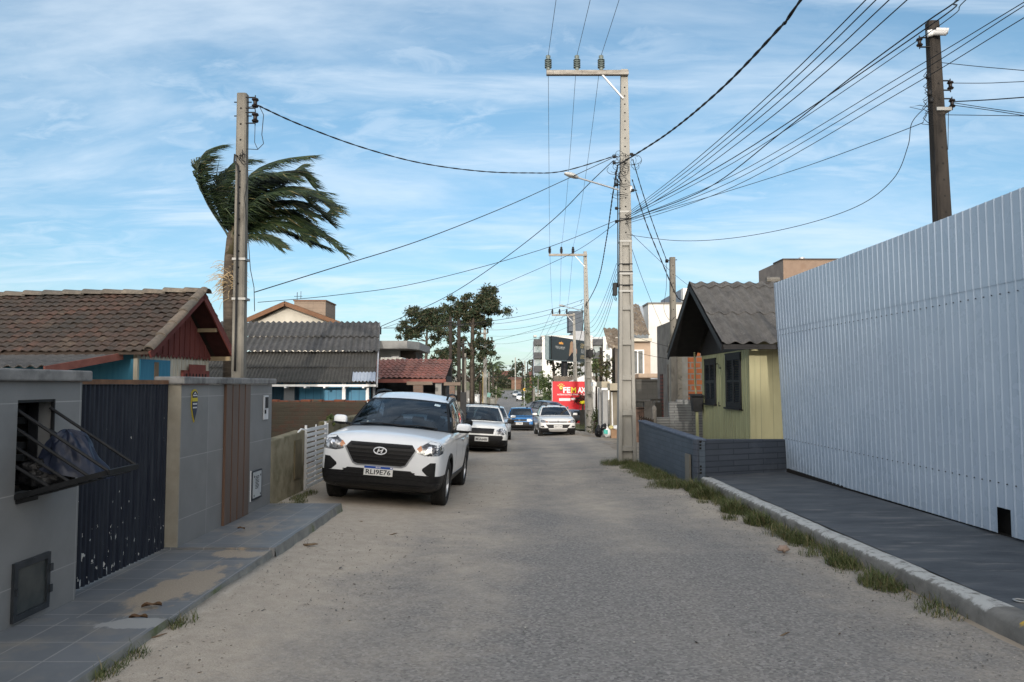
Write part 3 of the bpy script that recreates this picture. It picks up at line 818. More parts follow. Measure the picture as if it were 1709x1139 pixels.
# ---------------------------------------------------------------- yellow house
yh = thing('yellow_house', 'small yellow boarded house with black shutters and grey wavy roof', 'house', (6.3, 16.3, 0))
def boardmat(name, axis, wd, a, b, gap, stain=None):
    m, t, p = newmat(name)
    g_ = nd(t, 'ShaderNodeNewGeometry'); s = nd(t, 'ShaderNodeSeparateXYZ'); t.links.new(g_.outputs['Position'], s.inputs[0])
    k_ = mth(t, 'DIVIDE', s.outputs[axis], wd); fl = mth(t, 'FLOOR', k_); fr_ = mth(t, 'SUBTRACT', k_, fl)
    wn = nd(t, 'ShaderNodeTexWhiteNoise', noise_dimensions='1D'); t.links.new(fl, wn.inputs['W'])
    col = mixc(t, wn.outputs['Value'], a, b)
    v = coords(t, True, (1, 1, .15))
    col = mixc(t, mth(t, 'MULTIPLY', noise_fac(t, v, 14, .4, .8, 7), .4), col, (a[0]*.62, a[1]*.62, a[2]*.55))
    if stain: col = mixc(t, noise_fac(t, coords(t, True), stain[1], stain[2], stain[3], 8), col, stain[0])
    ed = mth(t, 'LESS_THAN', fr_, gap)
    col = mixc(t, mth(t, 'MULTIPLY', ed, .7), col, (a[0]*.3, a[1]*.3, a[2]*.3))
    t.links.new(col, p.inputs['Base Color']); p.inputs['Roughness'].default_value = .6
    addbump(t, p, ed, -.5, .01)
    return m
MYG = boardmat('shaded side boards', 'Y', .13, (.29, .293, .165), (.335, .338, .19), .05)  # street side out of the sun: dimmer, greener light put into the board colour
MYF = boardmat('yellow boards', 'X', .24, (.315, .293, .165), (.36, .335, .19), .03)
XH, YN, YF_ = 4.6, 14.5, 18.1
ridge, eave = 3.80, 2.36
mb = MB(); 
wins = ((15.03, 16.08, 1.12, 2.22), (16.89, 17.83, 1.16, 2.16))
gy = 16.3
mb.box((XH, YN, -.1), (XH + .1, wins[0][0], 2.3)); mb.box((XH, wins[0][1], -.1), (XH + .1, wins[1][0], 2.3)); mb.box((XH, wins[1][1], -.1), (XH + .1, YF_, 2.3))
for a_ in wins:
    mb.box((XH, a_[0], -.1), (XH + .1, a_[1], a_[2])); mb.box((XH, a_[0], a_[3]), (XH + .1, a_[1], 2.3))
# batten strips
n_ = 0; y = YN + .08
while y < YF_:
    if not any(a_[0] - .04 < y < a_[1] + .02 for a_ in wins): mb.box((XH - .010, y, -.1), (XH - .0005, y + .028, 2.3))
    else:
        for a_ in wins:
            if a_[0] - .04 < y < a_[1] + .02:
                mb.box((XH - .010, y, -.1), (XH - .0005, y + .028, a_[2] - .06))
    y += .13
mb.build('street_wall', [MYG], yh)
mb = MB(); mb.box((XH + .101, YN, -.1), (9.5, YN + .1, 2.5)); mb.box((XH - .012, YN - .012, -.1), (XH + .09, YN - .001, 2.45)); mb.build('front_wall', [MYF], yh)
mb = MB(); mb.box((9.4, YN + .1, -.1), (9.5, YF_, 2.4)); mb.box((XH + .1, YF_ - .1, -.1), (9.4, YF_, 2.4)); mb.build('rear_wall', [MYF], yh)
MDK = M('black brown wood', (.008, .008, .009), (.016, .015, .015), 6, .6)
# gable and dark soffit
mb = MB(); mb.prism([(XH - .02, YN - .1, 2.29), (XH - .02, YF_ + .1, 2.29), (XH - .02, gy, ridge - .12)], (.1, 0, 0)); mb.build('gable', [MDK], yh)
xr0, xr1 = 3.88, 9.8
ye0, ye1 = 13.85, 18.75
sl0 = Vector((0, gy - ye0, ridge - eave)); sl1 = Vector((0, gy - ye1, ridge - eave))
mb = MB()
corr(mb, (xr0, ye0, eave), (1, 0, 0), sl0, Vector((0, -sl0.z, sl0.y)), xr1 - xr0, sl0.length, .265, .030, 2, seed=1.3)
corr(mb, (xr0, ye1, eave), (1, 0, 0), sl1, Vector((0, sl1.z * 1, -sl1.y)), xr1 - xr0, sl1.length, .265, .030, 2, seed=2.9)
rf = mb.build('roof', [MFIB], yh, smooth=True, ang=50)
mb = MB()
corr(mb, (xr0, gy - .18, ridge - .09), (1, 0, 0), (0, .18, .12), (0, -.12, .18), xr1 - xr0, .22, .265, .03, 1, seed=1.3, lift=.01); corr(mb, (xr0, gy + .18, ridge - .09), (1, 0, 0), (0, -.18, .12), (0, .12, .18), xr1 - xr0, .22, .265, .03, 1, seed=1.3, lift=.01)
mb.build('ridge_cap', [MFIB], rf, smooth=True, ang=50)
mb = MB()
for sgn, yy_ in ((0, ye0), (1, ye1)):
    mb.beam((xr0 + .02, yy_ + (.03 if not sgn else -.03), eave - .09), (xr0 + .02, gy, ridge - .09), .03, .12)
mb.beam((xr0 + .05, ye0 + .07, eave - .06), (xr1, ye0 + .07, eave - .06), .03, .09)
mb.each('fascia', [MDK], yh)
mb = MB()
for (a_, e_) in (((ye0 + .05, eave - .05), (gy, ridge - .06)), ((ye1 - .05, eave - .05), (gy, ridge - .06))):
    mb.quad((xr0 + .03, a_[0], a_[1] - .02), (XH, a_[0], a_[1] - .02), (XH, e_[0], e_[1] - .02), (xr0 + .03, e_[0], e_[1] - .02))
mb.each('soffit', [MDK], yh)
MSHUT = M('black shutter', (.006, .006, .007), (.011, .011, .012), 8, .6, spec=.25)
for (a_, b_, c_, d_) in wins:
    mb = MB(); f_ = .05
    mb.box((XH - .03, a_, c_), (XH + .06, b_, c_ + f_)); mb.box((XH - .03, a_, d_ - f_), (XH + .06, b_, d_)); mb.box((XH - .03, a_, c_ + f_), (XH + .06, a_ + f_, d_ - f_)); mb.box((XH - .03, b_ - f_, c_ + f_), (XH + .06, b_, d_ - f_))
    mb.box((XH - .07, a_ - .04, c_ - .035), (XH + .05, b_ + .04, c_ - .002)); mb.box((XH - .03, a_ - .03, d_ + .002), (XH + .03, b_ + .03, d_ + .04))
    wf_ = mb.build('window', [MSHUT], yh)
    mid = (a_ + b_) / 2
    for (p_, q_) in ((a_ + f_ + .005, mid - .004), (mid + .004, b_ - f_ - .005)):
        mb = MB(); s_ = .05
        mb.box((XH - .025, p_, c_ + f_), (XH + .005, p_ + s_, d_ - f_)); mb.box((XH - .025, q_ - s_, c_ + f_), (XH + .005, q_, d_ - f_))
        for zz_ in (c_ + f_, (c_ + d_) / 2 - .03, d_ - f_ - .06): mb.box((XH - .025, p_ + s_, zz_), (XH + .005, q_ - s_, zz_ + .06))
        z_ = c_ + f_ + .07
        while z_ < d_ - f_ - .07:
            mb.hexa([(XH - .022, p_ + s_, z_), (XH + .004, p_ + s_, z_ + .022), (XH + .004, q_ - s_, z_ + .022), (XH - .022, q_ - s_, z_),
                     (XH - .020, p_ + s_, z_ + .006), (XH + .006, p_ + s_, z_ + .028), (XH + .006, q_ - s_, z_ + .028), (XH - .020, q_ - s_, z_ + .006)]); z_ += .034
        mb.build('shutter', [MSHUT], wf_)
mb = MB()
for (yy_, zz_, l_) in ((16.55, 1.12, .10), (14.95, 1.08, .10), (16.75, 2.05, .12), (16.5, 1.95, .10), (17.75, 1.12, .1)): 
    mb.box((XH - .05, yy_ - .012, zz_), (XH - .002, yy_ + .012, zz_ + .02)); mb.box((XH - .05, yy_ - .012, zz_), (XH - .04, yy_ + .012, zz_ + l_))
mb.each('hook', [MBLK], yh)
pb = thing('letter_box', 'black letter box with sloping lid at the corner of the yellow house', 'letter box', (4.42, 18.2, 1.1))
p0 = at(1163, 674, 18.1)
mb = MB(); x_, y_, z_ = p0
mb.hexa([(x_-.11, y_-.10, z_-.19), (x_+.11, y_-.10, z_-.19), (x_+.11, y_+.1, z_-.19), (x_-.11, y_+.1, z_-.19), (x_-.14, y_-.12, z_+.15), (x_+.14, y_-.12, z_+.15), (x_+.14, y_+.12, z_+.2), (x_-.14, y_+.12, z_+.2)]); mb.build('box', [MBLK], pb, bev=.008)
mb = MB(); mb.beam((x_, y_-.16, z_+.185), (x_, y_+.14, z_+.225), .33, .02); mb.build('lid', [MBLK], pb)
mb = MB(); mb.beam((x_+.0, y_+.02, z_-.19), (x_+.02, y_+.02, -.3), .06, .06); mb.build('post', [MYG], pb)
cdp = MB(); pt = [at(1159, 588, 18.3), at(1160, 640, 18.3), at(1162, 662, 18.3)]; cdp.tube(pt, .022, 8)
tag(cdp.build('pipe', [MYG], loc=pt[2], smooth=True), 'thin yellow-green pipe rising from the letter box to the dark eave', 'pipe')

# ---------------------------------------------------------------- grass along the kerb, pebbles, litter
def blades(mb, cx, cy, n, rx, ry, h, seed, zf=gz, ms=3):
    rr = random.Random(seed)
    for _ in range(int(n * 1.6)):
        while True:
            a, b = rr.uniform(-1, 1), rr.uniform(-1, 1)
            if a*a + b*b < 1: break
        x, y = cx + a * rx, cy + b * ry
        z = zf(x, y)
        hh = h * rr.choice((.35, .5, .7, .8, 1.0, 1.35)) * rr.uniform(.8, 1.15) * (1.1 - .5 * (a*a + b*b)); t = rr.uniform(0, 6.28); l = rr.uniform(.3, 1.5) * hh
        w_ = rr.uniform(.0015, .0034); dx_, dy_ = math.cos(t), math.sin(t)
        p = Vector((x, y, z - .01)); s_ = Vector((-dy_, dx_, 0)) * w_
        m1 = p + Vector((dx_ * l * .35, dy_ * l * .35, hh * .6)); e = p + Vector((dx_ * l, dy_ * l, hh))
        mi = rr.choice((0, 0, 1, 1, 2)) if ms == 3 else 0
        mb.add([p - s_, p + s_, m1 + s_ * .8, m1 - s_ * .8, e], [(0, 1, 2, 3), (3, 2, 4)], mi)
MG1 = M('grass dark', (.04, .058, .016), (.065, .085, .026), 3, .7); MG2 = M('grass mid', (.075, .092, .03), (.11, .125, .045), 3, .7); MG3 = M('grass dry', (.15, .13, .065), (.22, .185, .10), 3, .8)
gr = MB(); rr = random.Random(5)
y = 5.2
while y < 13.2:
    dens = interp(y, [(5.2, .25), (6.2, .5), (7.4, .9), (9, 1.0), (13, 1.3)])
    if rr.random() < min(1, dens):
        x = XK - .05 - abs(rr.gauss(0, .10)) * interp(y, [(5, .7), (9, 1.5), (13, 2.0)])
        dens *= .35 + 1.0 * max(0, noise.noise(Vector((y * 1.7, 3, 0))) + .25)
        blades(gr, x, y, int(90 * dens), .10, .14, rr.uniform(.05, .12) * (1.1 if y > 7 else .9), rr.random() * 999)
    y += .055
for (cx, cy, n_, h_) in ((3.08, 7.05, 420, .10), (3.05, 6.3, 520, .095), (3.1, 8.2, 420, .11), (3.12, 5.55, 140, .06), (3.02, 9.3, 500, .14), (2.98, 10.2, 700, .16), (2.98, 11.6, 800, .17), (3.02, 12.5, 600, .18)):
    blades(gr, cx, cy, n_, .16, .24, h_, cy)
for i in range(120):
    t = rr.random(); y = lerp(13.0, 18.6, t); x = lerp(3.1, 2.95, t) - abs(rr.gauss(0, .22)) - .02
    blades(gr, x, y, 110, .22, .28, rr.uniform(.04, .11), rr.random() * 999)
for i in range(26): blades(gr, 2.5 + rr.gauss(0, .18), 17.6 + rr.gauss(0, .25), 60, .15, .2, .12, rr.random() * 99)
# grass under pole at forty metres and weeds along the left kerb
for i in range(90): blades(gr, rr.uniform(3.9, 6.3), rr.uniform(41, 50), 22, .5, .5, .3, rr.random() * 999)
for (x_, y_, n_) in ((-2.19, 4.98, 90), (-2.18, 4.45, 60), (-2.2, 4.15, 80), (-2.15, 5.1, 40), (-2.2, 4.3, 40), (-2.9, 10.3, 160), (-3.0, 11.2, 220), (-3.02, 10.7, 200), (-3.0, 9.8, 120)):
    blades(gr, x_, y_, n_, .06 if n_ < 100 else .1, .09 if n_ < 100 else .3, .07, y_)
tag(gr.build('grass', [MG1, MG2, MG3], recalc=False), 'tufts of rough grass along the kerb and walls', kind='stuff')
pbm = MB(); rr = random.Random(3)
ico = [(0, 0, 1)] + [(math.cos(t) * .9, math.sin(t) * .9, .1) for t in (0, 1.2, 2.5, 3.7, 5.0)] + [(0, 0, -.6)]
icf = [(0, 1 + i, 1 + (i + 1) % 5) for i in range(5)] + [(6, 1 + (i + 1) % 5, 1 + i) for i in range(5)]
for i in range(5200):
    y = 3.0 + 15 * rr.random() ** 1.5; x = rr.uniform(-2.15, 3.15)
    if rr.random() < .25: x = 3.1 - abs(rr.gauss(0, .35))
    if abs(x) > abs(y) * .75: continue
    s_ = rr.choice((.0025, .0035, .0035, .005, .007)) * (1 + y * .05)
    if rr.random() < .012: s_ *= 2.4
    T0 = Matrix.Translation((x, y, gz(x, y) + s_ * .3)) @ Euler((rr.uniform(-.4, .4), rr.uniform(-.4, .4), rr.uniform(0, 6))).to_matrix().to_4x4() @ Matrix.Diagonal((s_, s_ * rr.uniform(.6, 1.2), s_ * rr.uniform(.4, .8), 1))
    pbm.add(ico, icf, rr.choice((0, 0, 1, 1, 1, 2)), T0)
for i in range(900):
    if rr.random() < .6: y = rr.uniform(3.6, 10); x = -2.15 + abs(rr.gauss(0, .8))
    else: y = rr.uniform(4.5, 14); x = 3.0 - abs(rr.gauss(0, .45))
    if abs(x) > y * .75: continue
    s_ = rr.uniform(.006, .020); T0 = Matrix.Translation((x, y, gz(x, y) + .006)) @ Euler((rr.uniform(-.3, .3), rr.uniform(-.3, .3), rr.uniform(0, 6))).to_matrix().to_4x4() @ Matrix.Diagonal((s_, s_ * rr.uniform(.15, .5), s_ * .12, 1))
    pbm.add(ico, icf, rr.choice((3, 3, 0)), T0)
tag(pbm.build('gravel', [M('dark stone', (.09, .087, .083), (.16, .15, .14), 3, .9), M('grey stone', (.20, .19, .17), (.30, .28, .25), 3, .9), M('pale stone', (.36, .34, .30), (.45, .42, .37), 3, .9), M('bark bits', (.05, .035, .025), (.12, .085, .06), 3, .9)], recalc=False), 'loose grit and pebbles on the sandy road', kind='stuff')
MTWIG = M('dry twig', (.10, .07, .045), (.20, .15, .10), 12, .9)
MLEAF = M('dead leaf', (.09, .05, .028), (.16, .10, .055), 9, .8)
def twig(x, y, l, a, label, r_=.006, z=None):
    mb = MB(); z0 = (gz(x, y) if z is None else z) + r_ * 1.1
    pts = [Vector((x + math.cos(a) * l * t + .04 * l * math.sin(t * 9), y + math.sin(a) * l * t + .08 * l * math.sin(t * 5 + a), z0 + .01 * math.sin(t * 3.14))) for t in frange(-.5, .5, 6)]
    mb.tube(pts, [r_ * .5, r_, r_ * 1.1, r_, r_ * .9, r_ * .7, r_ * .4], 5)
    mb.tube([pts[3], pts[3] + Vector((math.cos(a + .8) * l * .25, math.sin(a + .8) * l * .25, .01))], [r_ * .6, r_ * .25], 4)
    tag(mb.build('twig', [MTWIG], loc=(x, y, z0), smooth=True), label, 'twig')
def leaf(x, y, l, a, label, z=None):
    mb = MB(); z0 = (gz(x, y) if z is None else z) + .004
    T0 = Matrix.Translation((x, y, z0)) @ Matrix.Rotation(a, 4, 'Z')
    us = frange(0, 1, 8)
    mb.grid(lambda u, v: (u * l, (v - .5) * l * .42 * math.sin(math.pi * min(1, u * 1.05)) ** .8, .012 * l / .1 * abs(v - .5) * 2 * (1 + .6 * math.sin(u * 9)) + .01 * math.sin(u * 3)), us, [0, .25, .5, .75, 1], 0, T0)
    tag(mb.build('dead_leaf', [MLEAF], loc=(x, y, z0), smooth=True), label, 'leaf')
def gp(px, py, dz=0):
    d = 12.0
    for _ in range(14):
        p = at(px, py, d); h = gz(p.x, d) + dz
        d *= (HC - h) / max(.05, (HC - p.z)) if p.z < HC else 1.2
    return at(px, py, d)
p = gp(518, 911); twig(p.x, p.y, .21, -.5, 'pale stubby stick on the sand by the end of the tiled pavement', .012)
p = gp(597, 872); twig(p.x, p.y, .18, -.55, 'thin curved twig on the sand near the white car', .005)
p = gp(655, 893); twig(p.x, p.y, .12, .1, 'short dark twig on the sand right of the curved one', .006)
p = gp(250, 1068); twig(p.x, p.y, .22, .7, 'long brown twig lying at the foot of the left kerb', .006)
p = gp(905, 1042 if False else 1048); twig(1.80, 5.05, .09, .1, 'single dark twig on the grey asphalt in the right foreground', .005)
leaf(-2.56, 5.27, .13, .3, 'curled brown leaf on the sand-strewn tiled pavement', .058)
leaf(-2.52, 5.02, .12, .1, 'pale dry leaf at the edge of the cement patch', .058)
leaf(-2.86, 7.9, .10, -.4, 'brown leaf lying at the foot of the brown fins', .095)
st = MB(); blob(st, (2.72, 7.62, gz(2.72, 7.62) + .035), (.055, .045, .04), 2.2, .4, 1.6, .05, 6, 18)
tag(st.build('stone', [M('pinkish stone', (.26, .19, .155), (.34, .26, .21), 9, .9, bump=.3, bsc=50)], loc=(2.72, 7.62, gz(2.72, 7.62)), smooth=True), 'fist-sized pinkish stone in the grass beside the right kerb', 'stone')
# ---------------------------------------------------------------- cars
def paint(name, c, coat=.8, rough=.35, metal=0):
    m = M(name, c, (c[0]*.93, c[1]*.93, c[2]*.92), 1.3, rough, metal=metal, coat=coat, rrough=.05)
    return m
MGLASS = glassmat('car glass', (.38, .45, .48), .85)
MGLASS2 = glassmat('light car glass', (.34, .40, .41), .9)
MSEAT = M('seat cloth', (.03, .033, .037), (.05, .053, .058), 20, .85)
MLENS = M('lamp reflector', (.14, .145, .155), (.52, .53, .54), 13, .14, (.04, .04, .045), 8, .50, .58, metal=.7, coat=1, bump=.3, bsc=24)
MAMBER = M('amber lens', (.40, .14, .05), (.55, .24, .10), 25, .15, coat=1)
MRED = M('red lens', (.25, .008, .008), rough=.15, coat=1)
MPLATE = M('number plate', (.62, .62, .60), rough=.4)
MPBLUE = M('plate blue', (.01, .06, .30), rough=.4)
TXT = {}
def textgeo(s, bold=0.0):
    k = (s, bold)
    if k not in TXT:
        cu = bpy.data.curves.new('lettering', 'FONT'); cu.body = s; cu.size = 1; cu.align_x = 'CENTER'; cu.align_y = 'CENTER'; cu.extrude = .004; cu.offset = bold; cu.resolution_u = 3
        ob = bpy.data.objects.new('lettering', cu); COL.objects.link(ob)
        dg = bpy.context.evaluated_depsgraph_get()
        me = bpy.data.meshes.new_from_object(ob.evaluated_get(dg))
        TXT[k] = ([v.co.copy() for v in me.vertices], [tuple(p.vertices) for p in me.polygons])
        bpy.data.objects.remove(ob); bpy.data.curves.remove(cu); bpy.data.meshes.remove(me)
    return TXT[k]
def text(mb, s, width, height, Tm, m=0, bold=.012):
    """lettering filling width x height; Tm maps x right, y up, z towards the reader"""
    vs, fs = textgeo(s, bold)
    x0 = min(v.x for v in vs); x1 = max(v.x for v in vs); y0 = min(v.y for v in vs); y1 = max(v.y for v in vs)
    out = [((v.x - (x0 + x1) / 2) / max(1e-4, x1 - x0) * width, (v.y - (y0 + y1) / 2) / max(1e-4, y1 - y0) * height, v.z * .3) for v in vs]
    mb.add(out, fs, m, Tm)
def solid_eval(mb, mods):
    me = bpy.data.meshes.new('work'); me.from_pydata([tuple(v) for v in mb.v], [], mb.f)
    me.polygons.foreach_set('material_index', mb.m)
    bm = bmesh.new(); bm.from_mesh(me); bmesh.ops.remove_doubles(bm, verts=bm.verts[:], dist=1e-5); bmesh.ops.recalc_face_normals(bm, faces=bm.faces[:]); bm.to_mesh(me); bm.free()
    ob = bpy.data.objects.new('work', me); COL.objects.link(ob)
    for f_ in mods: f_(ob)
    dg = bpy.context.evaluated_depsgraph_get()
    r_ = bpy.data.meshes.new_from_object(ob.evaluated_get(dg))
    bpy.data.objects.remove(ob); bpy.data.meshes.remove(me)
    return r_
def bvh_of(meshes):
    vs, fs = [], []
    for me in meshes:
        o = len(vs); vs += [v.co.copy() for v in me.vertices]; fs += [tuple(i + o for i in p.vertices) for p in me.polygons]
    return BVHTree.FromPolygons(vs, fs)
def decal(mb, bvh, poly, face='front', off=.004, th=.02, m=0, cuts=3, mirror=False, push=None, L=5):
    """panel of the given outline laid on the bodywork: outline in (x, z) for front and rear, in (y, z) for a side"""
    for mir in ((1, -1) if mirror else (1,)):
        bm = bmesh.new()
        vs = [bm.verts.new((a, 0, b)) for a, b in poly]
        f = bm.faces.new(vs)
        bmesh.ops.triangulate(bm, faces=[f])
        bmesh.ops.subdivide_edges(bm, edges=bm.edges[:], cuts=cuts, use_grid_fill=True)
        if face == 'front': d = Vector((0, 1, 0)); mk = lambda a, b: Vector((a * mir, -3, b))
        elif face == 'rear': d = Vector((0, -1, 0)); mk = lambda a, b: Vector((a * mir, L + 3, b))
        else: d = Vector((-mir, 0, 0)); mk = lambda a, b: Vector((mir * 3, a, b))
        for v in bm.verts:
            o = mk(v.co.x, v.co.z)
            h = bvh.ray_cast(o, d)
            if h[0] is None:
                q = bvh.find_nearest(o + d * 3.2)[0]
            else: q = h[0]
            if push is not None and face == 'front' and q.y < push: q = Vector((q.x, push, q.z))
            v.co = q - d * off
        fs = bm.faces[:]
        r_ = bmesh.ops.extrude_face_region(bm, geom=fs)
        bmesh.ops.translate(bm, verts=[e for e in r_['geom'] if isinstance(e, bmesh.types.BMVert)], vec=d * th)
        bm.verts.index_update()
        mb.add([v.co.copy() for v in bm.verts], [tuple(v.index for v in f_.verts) for f_ in bm.faces], m)
        bm.free()
def from_mesh(mb, me, m=None):
    mb.add([v.co.copy() for v in me.vertices], [tuple(p.vertices) for p in me.polygons], 0)
    ms = [p.material_index if m is None else m for p in me.polygons]
    mb.m[-len(ms):] = ms

def car(kind, label, cat, loc, rot, sp, group=None, detail=2):
    root = thing(kind, label, cat, loc, rot, group)
    hw, L = sp['hw'], sp['L']
    PA, GL = sp['paint'], sp.get('glass', MGLASS)
    A, B, C, D = [Vector(q) for q in sp['gh']]      # A-base, A-top, D-top, D-base on the right hand side
    bow, crown = sp.get('bow', .2), sp.get('crown', .06); xc = sp.get('xc', crown * .55)
    # lower body
    K = 9
    nose = sp.get('nose', [.12, .09, .04, 0, 0, .03, .07, .10, .10]); sk5, sk6 = sp.get('shoulder', ((.975, .90), (.90, 1.0)))
    nw = [1, .9, .62, .22] + [0] * 30
    mb = MB(); rings = []
    st = sp['st']
    for i, (y, hf, zb, zt, cr) in enumerate(st):
        w = hw * hf; half = []
        for k, (fx, fz) in enumerate(((0, 0), (.86, 0), (.965, .09), (1.0, .34), (1.0, .68), sk5, sk6, (.5, 1.0), (0, 1.0))):
            x = w * fx; z = lerp(zb, zt, fz)
            if k == 7: z += cr * .8
            if k == 8: z += cr
            yy = y + nose[k] * nw[i]
            if i >= len(st) - 2: yy -= sp.get('tail', [.1, .08, .03, 0, 0, .02, .04, .05, .05])[k] * (1 if i == len(st) - 1 else .6)
            half.append(Vector((x, yy, z)))
        rings.append(half)
    vs = []; idx = []
    for half in rings:
        row = []
        for k in range(K): row.append(len(vs)); vs.append(half[k])
        for k in range(K - 2, 0, -1): row.append(len(vs)); vs.append(Vector((-half[k].x, half[k].y, half[k].z)))
        idx.append(row)
    fs, ms = [], []; n = 2 * K - 2
    for i in range(len(rings) - 1):
        for k in range(n):
            k2 = (k + 1) % n
            ym = (st[i][0] + st[i + 1][0]) / 2
            kk = min(k, n - 1 - k)
            ms.append(1 if kk <= 2 and st[i + 1][0] < .9 else 1 if (kk >= 6 and A.y - .02 < ym < D.y + .05) or kk < 1 else 0)
            fs.append((idx[i][k], idx[i][k2], idx[i+1][k2], idx[i+1][k]))
    for row in (idx[0], idx[-1]):
        for k in range(0, K - 1):
            a, b, c, d = row[k], row[k + 1], row[(n - k - 1) % n], row[(n - k) % n]
            q = [a, b, c, d]; q = [v for j, v in enumerate(q) if v not in q[:j]]
            fs.append(q); ms.append(0)
    mb.add(vs, fs); mb.m = ms
    r = sp['r']; wx = hw - .02; y_f = sp['fo']; y_r = sp['fo'] + sp['wb']
    def sub(ob):
        s_ = ob.modifiers.new('s', 'SUBSURF'); s_.levels = 2; s_.render_levels = 2
    me0 = solid_eval(mb, [sub])
    bvh = bvh_of([me0])
    cut = MB()
    for y in (y_f, y_r):
        for s_ in (1, -1):
            cut.cyl((s_ * (wx - .27), y, r), (s_ * (wx + .4), y, r), r + sp.get('gap', .055), 28)
    cme = bpy.data.meshes.new('cut'); cme.from_pydata([tuple(v) for v in cut.v], [], cut.f)
    bm = bmesh.new(); bm.from_mesh(cme); bmesh.ops.recalc_face_normals(bm, faces=bm.faces[:]); bm.to_mesh(cme); bm.free()
    cob = bpy.data.objects.new('cut', cme); COL.objects.link(cob)
    def boo(ob):
        b = ob.modifiers.new('b', 'BOOLEAN'); b.object = cob; b.operation = 'DIFFERENCE'; b.solver = 'EXACT'
    tmp = MB(); from_mesh(tmp, me0)
    me1 = solid_eval(tmp, [boo])
    bpy.data.objects.remove(cob); bpy.data.meshes.remove(cme)
    if len(me1.polygons) < 200: me1 = me0
    bd = MB(); from_mesh(bd, me1)
    # inside of the wheel arches is bare black
    for fi, f in enumerate(bd.f):
        c = sum((bd.v[i] for i in f), Vector()) / len(f)
        for y in (y_f, y_r):
            rad = math.hypot(c.y - y, c.z - r)
            if rad < r + sp.get('gap', .055) + .004 and abs(c.x) < hw * .985: bd.m[fi] = 1
    # greenhouse
    gh = MB(); gl = MB(); glr = MB(); sw = [MB() for _ in range(2 * len(sp['wins']))]
    def ws(u, v):
        x = lerp(A.x, B.x, v) * u
        y = lerp(A.y - bow * (1 - u*u), B.y - bow * .45 * (1 - u*u), v)
        z = lerp(A.z + .02 * (1 - u*u), B.z + xc * (1 - u*u), v) + .025 * math.sin(math.pi * v)
        return Vector((x, y, z))
    def rear(u, v):
        x = lerp(D.x, C.x, v) * u
        y = lerp(D.y + .06 * (1 - u*u), C.y + .05 * (1 - u*u), v)
        z = lerp(D.z + .0, C.z + xc * (1 - u*u), v) + .012 * math.sin(math.pi * v)
        return Vector((x, y, z))
    def roof(u, v):
        a, b = ws(u, 1), rear(u, 1)
        p = a.lerp(b, v); p.z += crown * math.sin(math.pi * v) * (.8 + .2 * (1 - u*u)) ; p.x *= 1 + .02 * math.sin(math.pi * v)
        return p
    def side(t, v, s_):
        a = A.lerp(D, t); b = B.lerp(C, t)
        a = Vector((a.x + sp.get('belly', .05) * math.sin(math.pi * min(1, t * 1.15)), a.y, lerp(A.z, D.z, t)))
        e = roof(1, t)
        p = a.lerp(e, v); p.x += .03 * math.sin(math.pi * v)
        return Vector((p.x * s_, p.y, p.z))
    fr = sp.get('frame', .07)
    us = [-1, -1 + fr] + frange(-1 + fr, 1 - fr, 12)[1:-1] + [1 - fr, 1]; vv = [0, .03] + frange(.03, sp.get('gtop', .92), 6)[1:-1] + [sp.get('gtop', .92), 1]
    def patch(fn, tgt, pm, us, vv):
        nu = len(us)
        for j in range(len(vv) - 1):
            for i in range(nu - 1):
                g_ = 0 < i < nu - 2 and 0 < j < len(vv) - 2
                (tgt if g_ else gh).add([fn(us[i], vv[j]), fn(us[i+1], vv[j]), fn(us[i+1], vv[j+1]), fn(us[i], vv[j+1])], [(0, 1, 2, 3)], 0 if g_ else pm)
    patch(ws, gl, sp.get('pillar', 0), us, vv); patch(rear, glr, 0, us, vv)
    gh.grid(roof, frange(-1, 1, 14), frange(0, 1, 10), 0)
    wn_ = sp['wins']
    tt = sorted(set([0, 1] + [q for w_ in wn_ for q in w_])); v2 = [0, .07, .35, .65, .90, 1]
    for s_ in (1, -1):
        for a_, b_ in zip(tt, tt[1:]):
            wi = [q for q, w_ in enumerate(wn_) if w_[0] - 1e-6 <= a_ and b_ <= w_[1] + 1e-6]; isw = bool(wi)
            for t0, t1 in ((lerp(a_, b_, k / 4), lerp(a_, b_, (k + 1) / 4)) for k in range(4)):
                for j in range(5):
                    g_ = isw and 0 < j < 4
                    (sw[wi[0] + (0 if s_ > 0 else len(wn_))] if g_ else gh).add([side(t0, v2[j], s_), side(t1, v2[j], s_), side(t1, v2[j+1], s_), side(t0, v2[j+1], s_)], [(0, 1, 2, 3)], 0 if g_ else (2 if isw or (a_ > wn_[0][0] and b_ < wn_[-1][1]) else sp.get('pillar', 0)))
    gme = bpy.data.meshes.new('gh'); gme.from_pydata([tuple(v) for v in gh.v] + [tuple(v) for v in gl.v], [], gh.f + [[i + len(gh.v) for i in f] for f in gl.f])
    bvh2 = bvh_of([me0, gme])
    off = len(bd.v)
    bd.v += gh.v; bd.f += [[i + off for i in f] for f in gh.f]; bd.m += gh.m
    # weld and shade
    body = bd.build('body', [PA, MPLAST, MBLK], root, recalc=False)
    bm = bmesh.new(); bm.from_mesh(body.data); bmesh.ops.remove_doubles(bm, verts=bm.verts[:], dist=4e-4); bmesh.ops.recalc_face_normals(bm, faces=bm.faces[:]); bm.to_mesh(body.data); bm.free()
    body.data.polygons.foreach_set('use_smooth', [True] * len(body.data.polygons)); body.data.set_sharp_from_angle(angle=R(38))
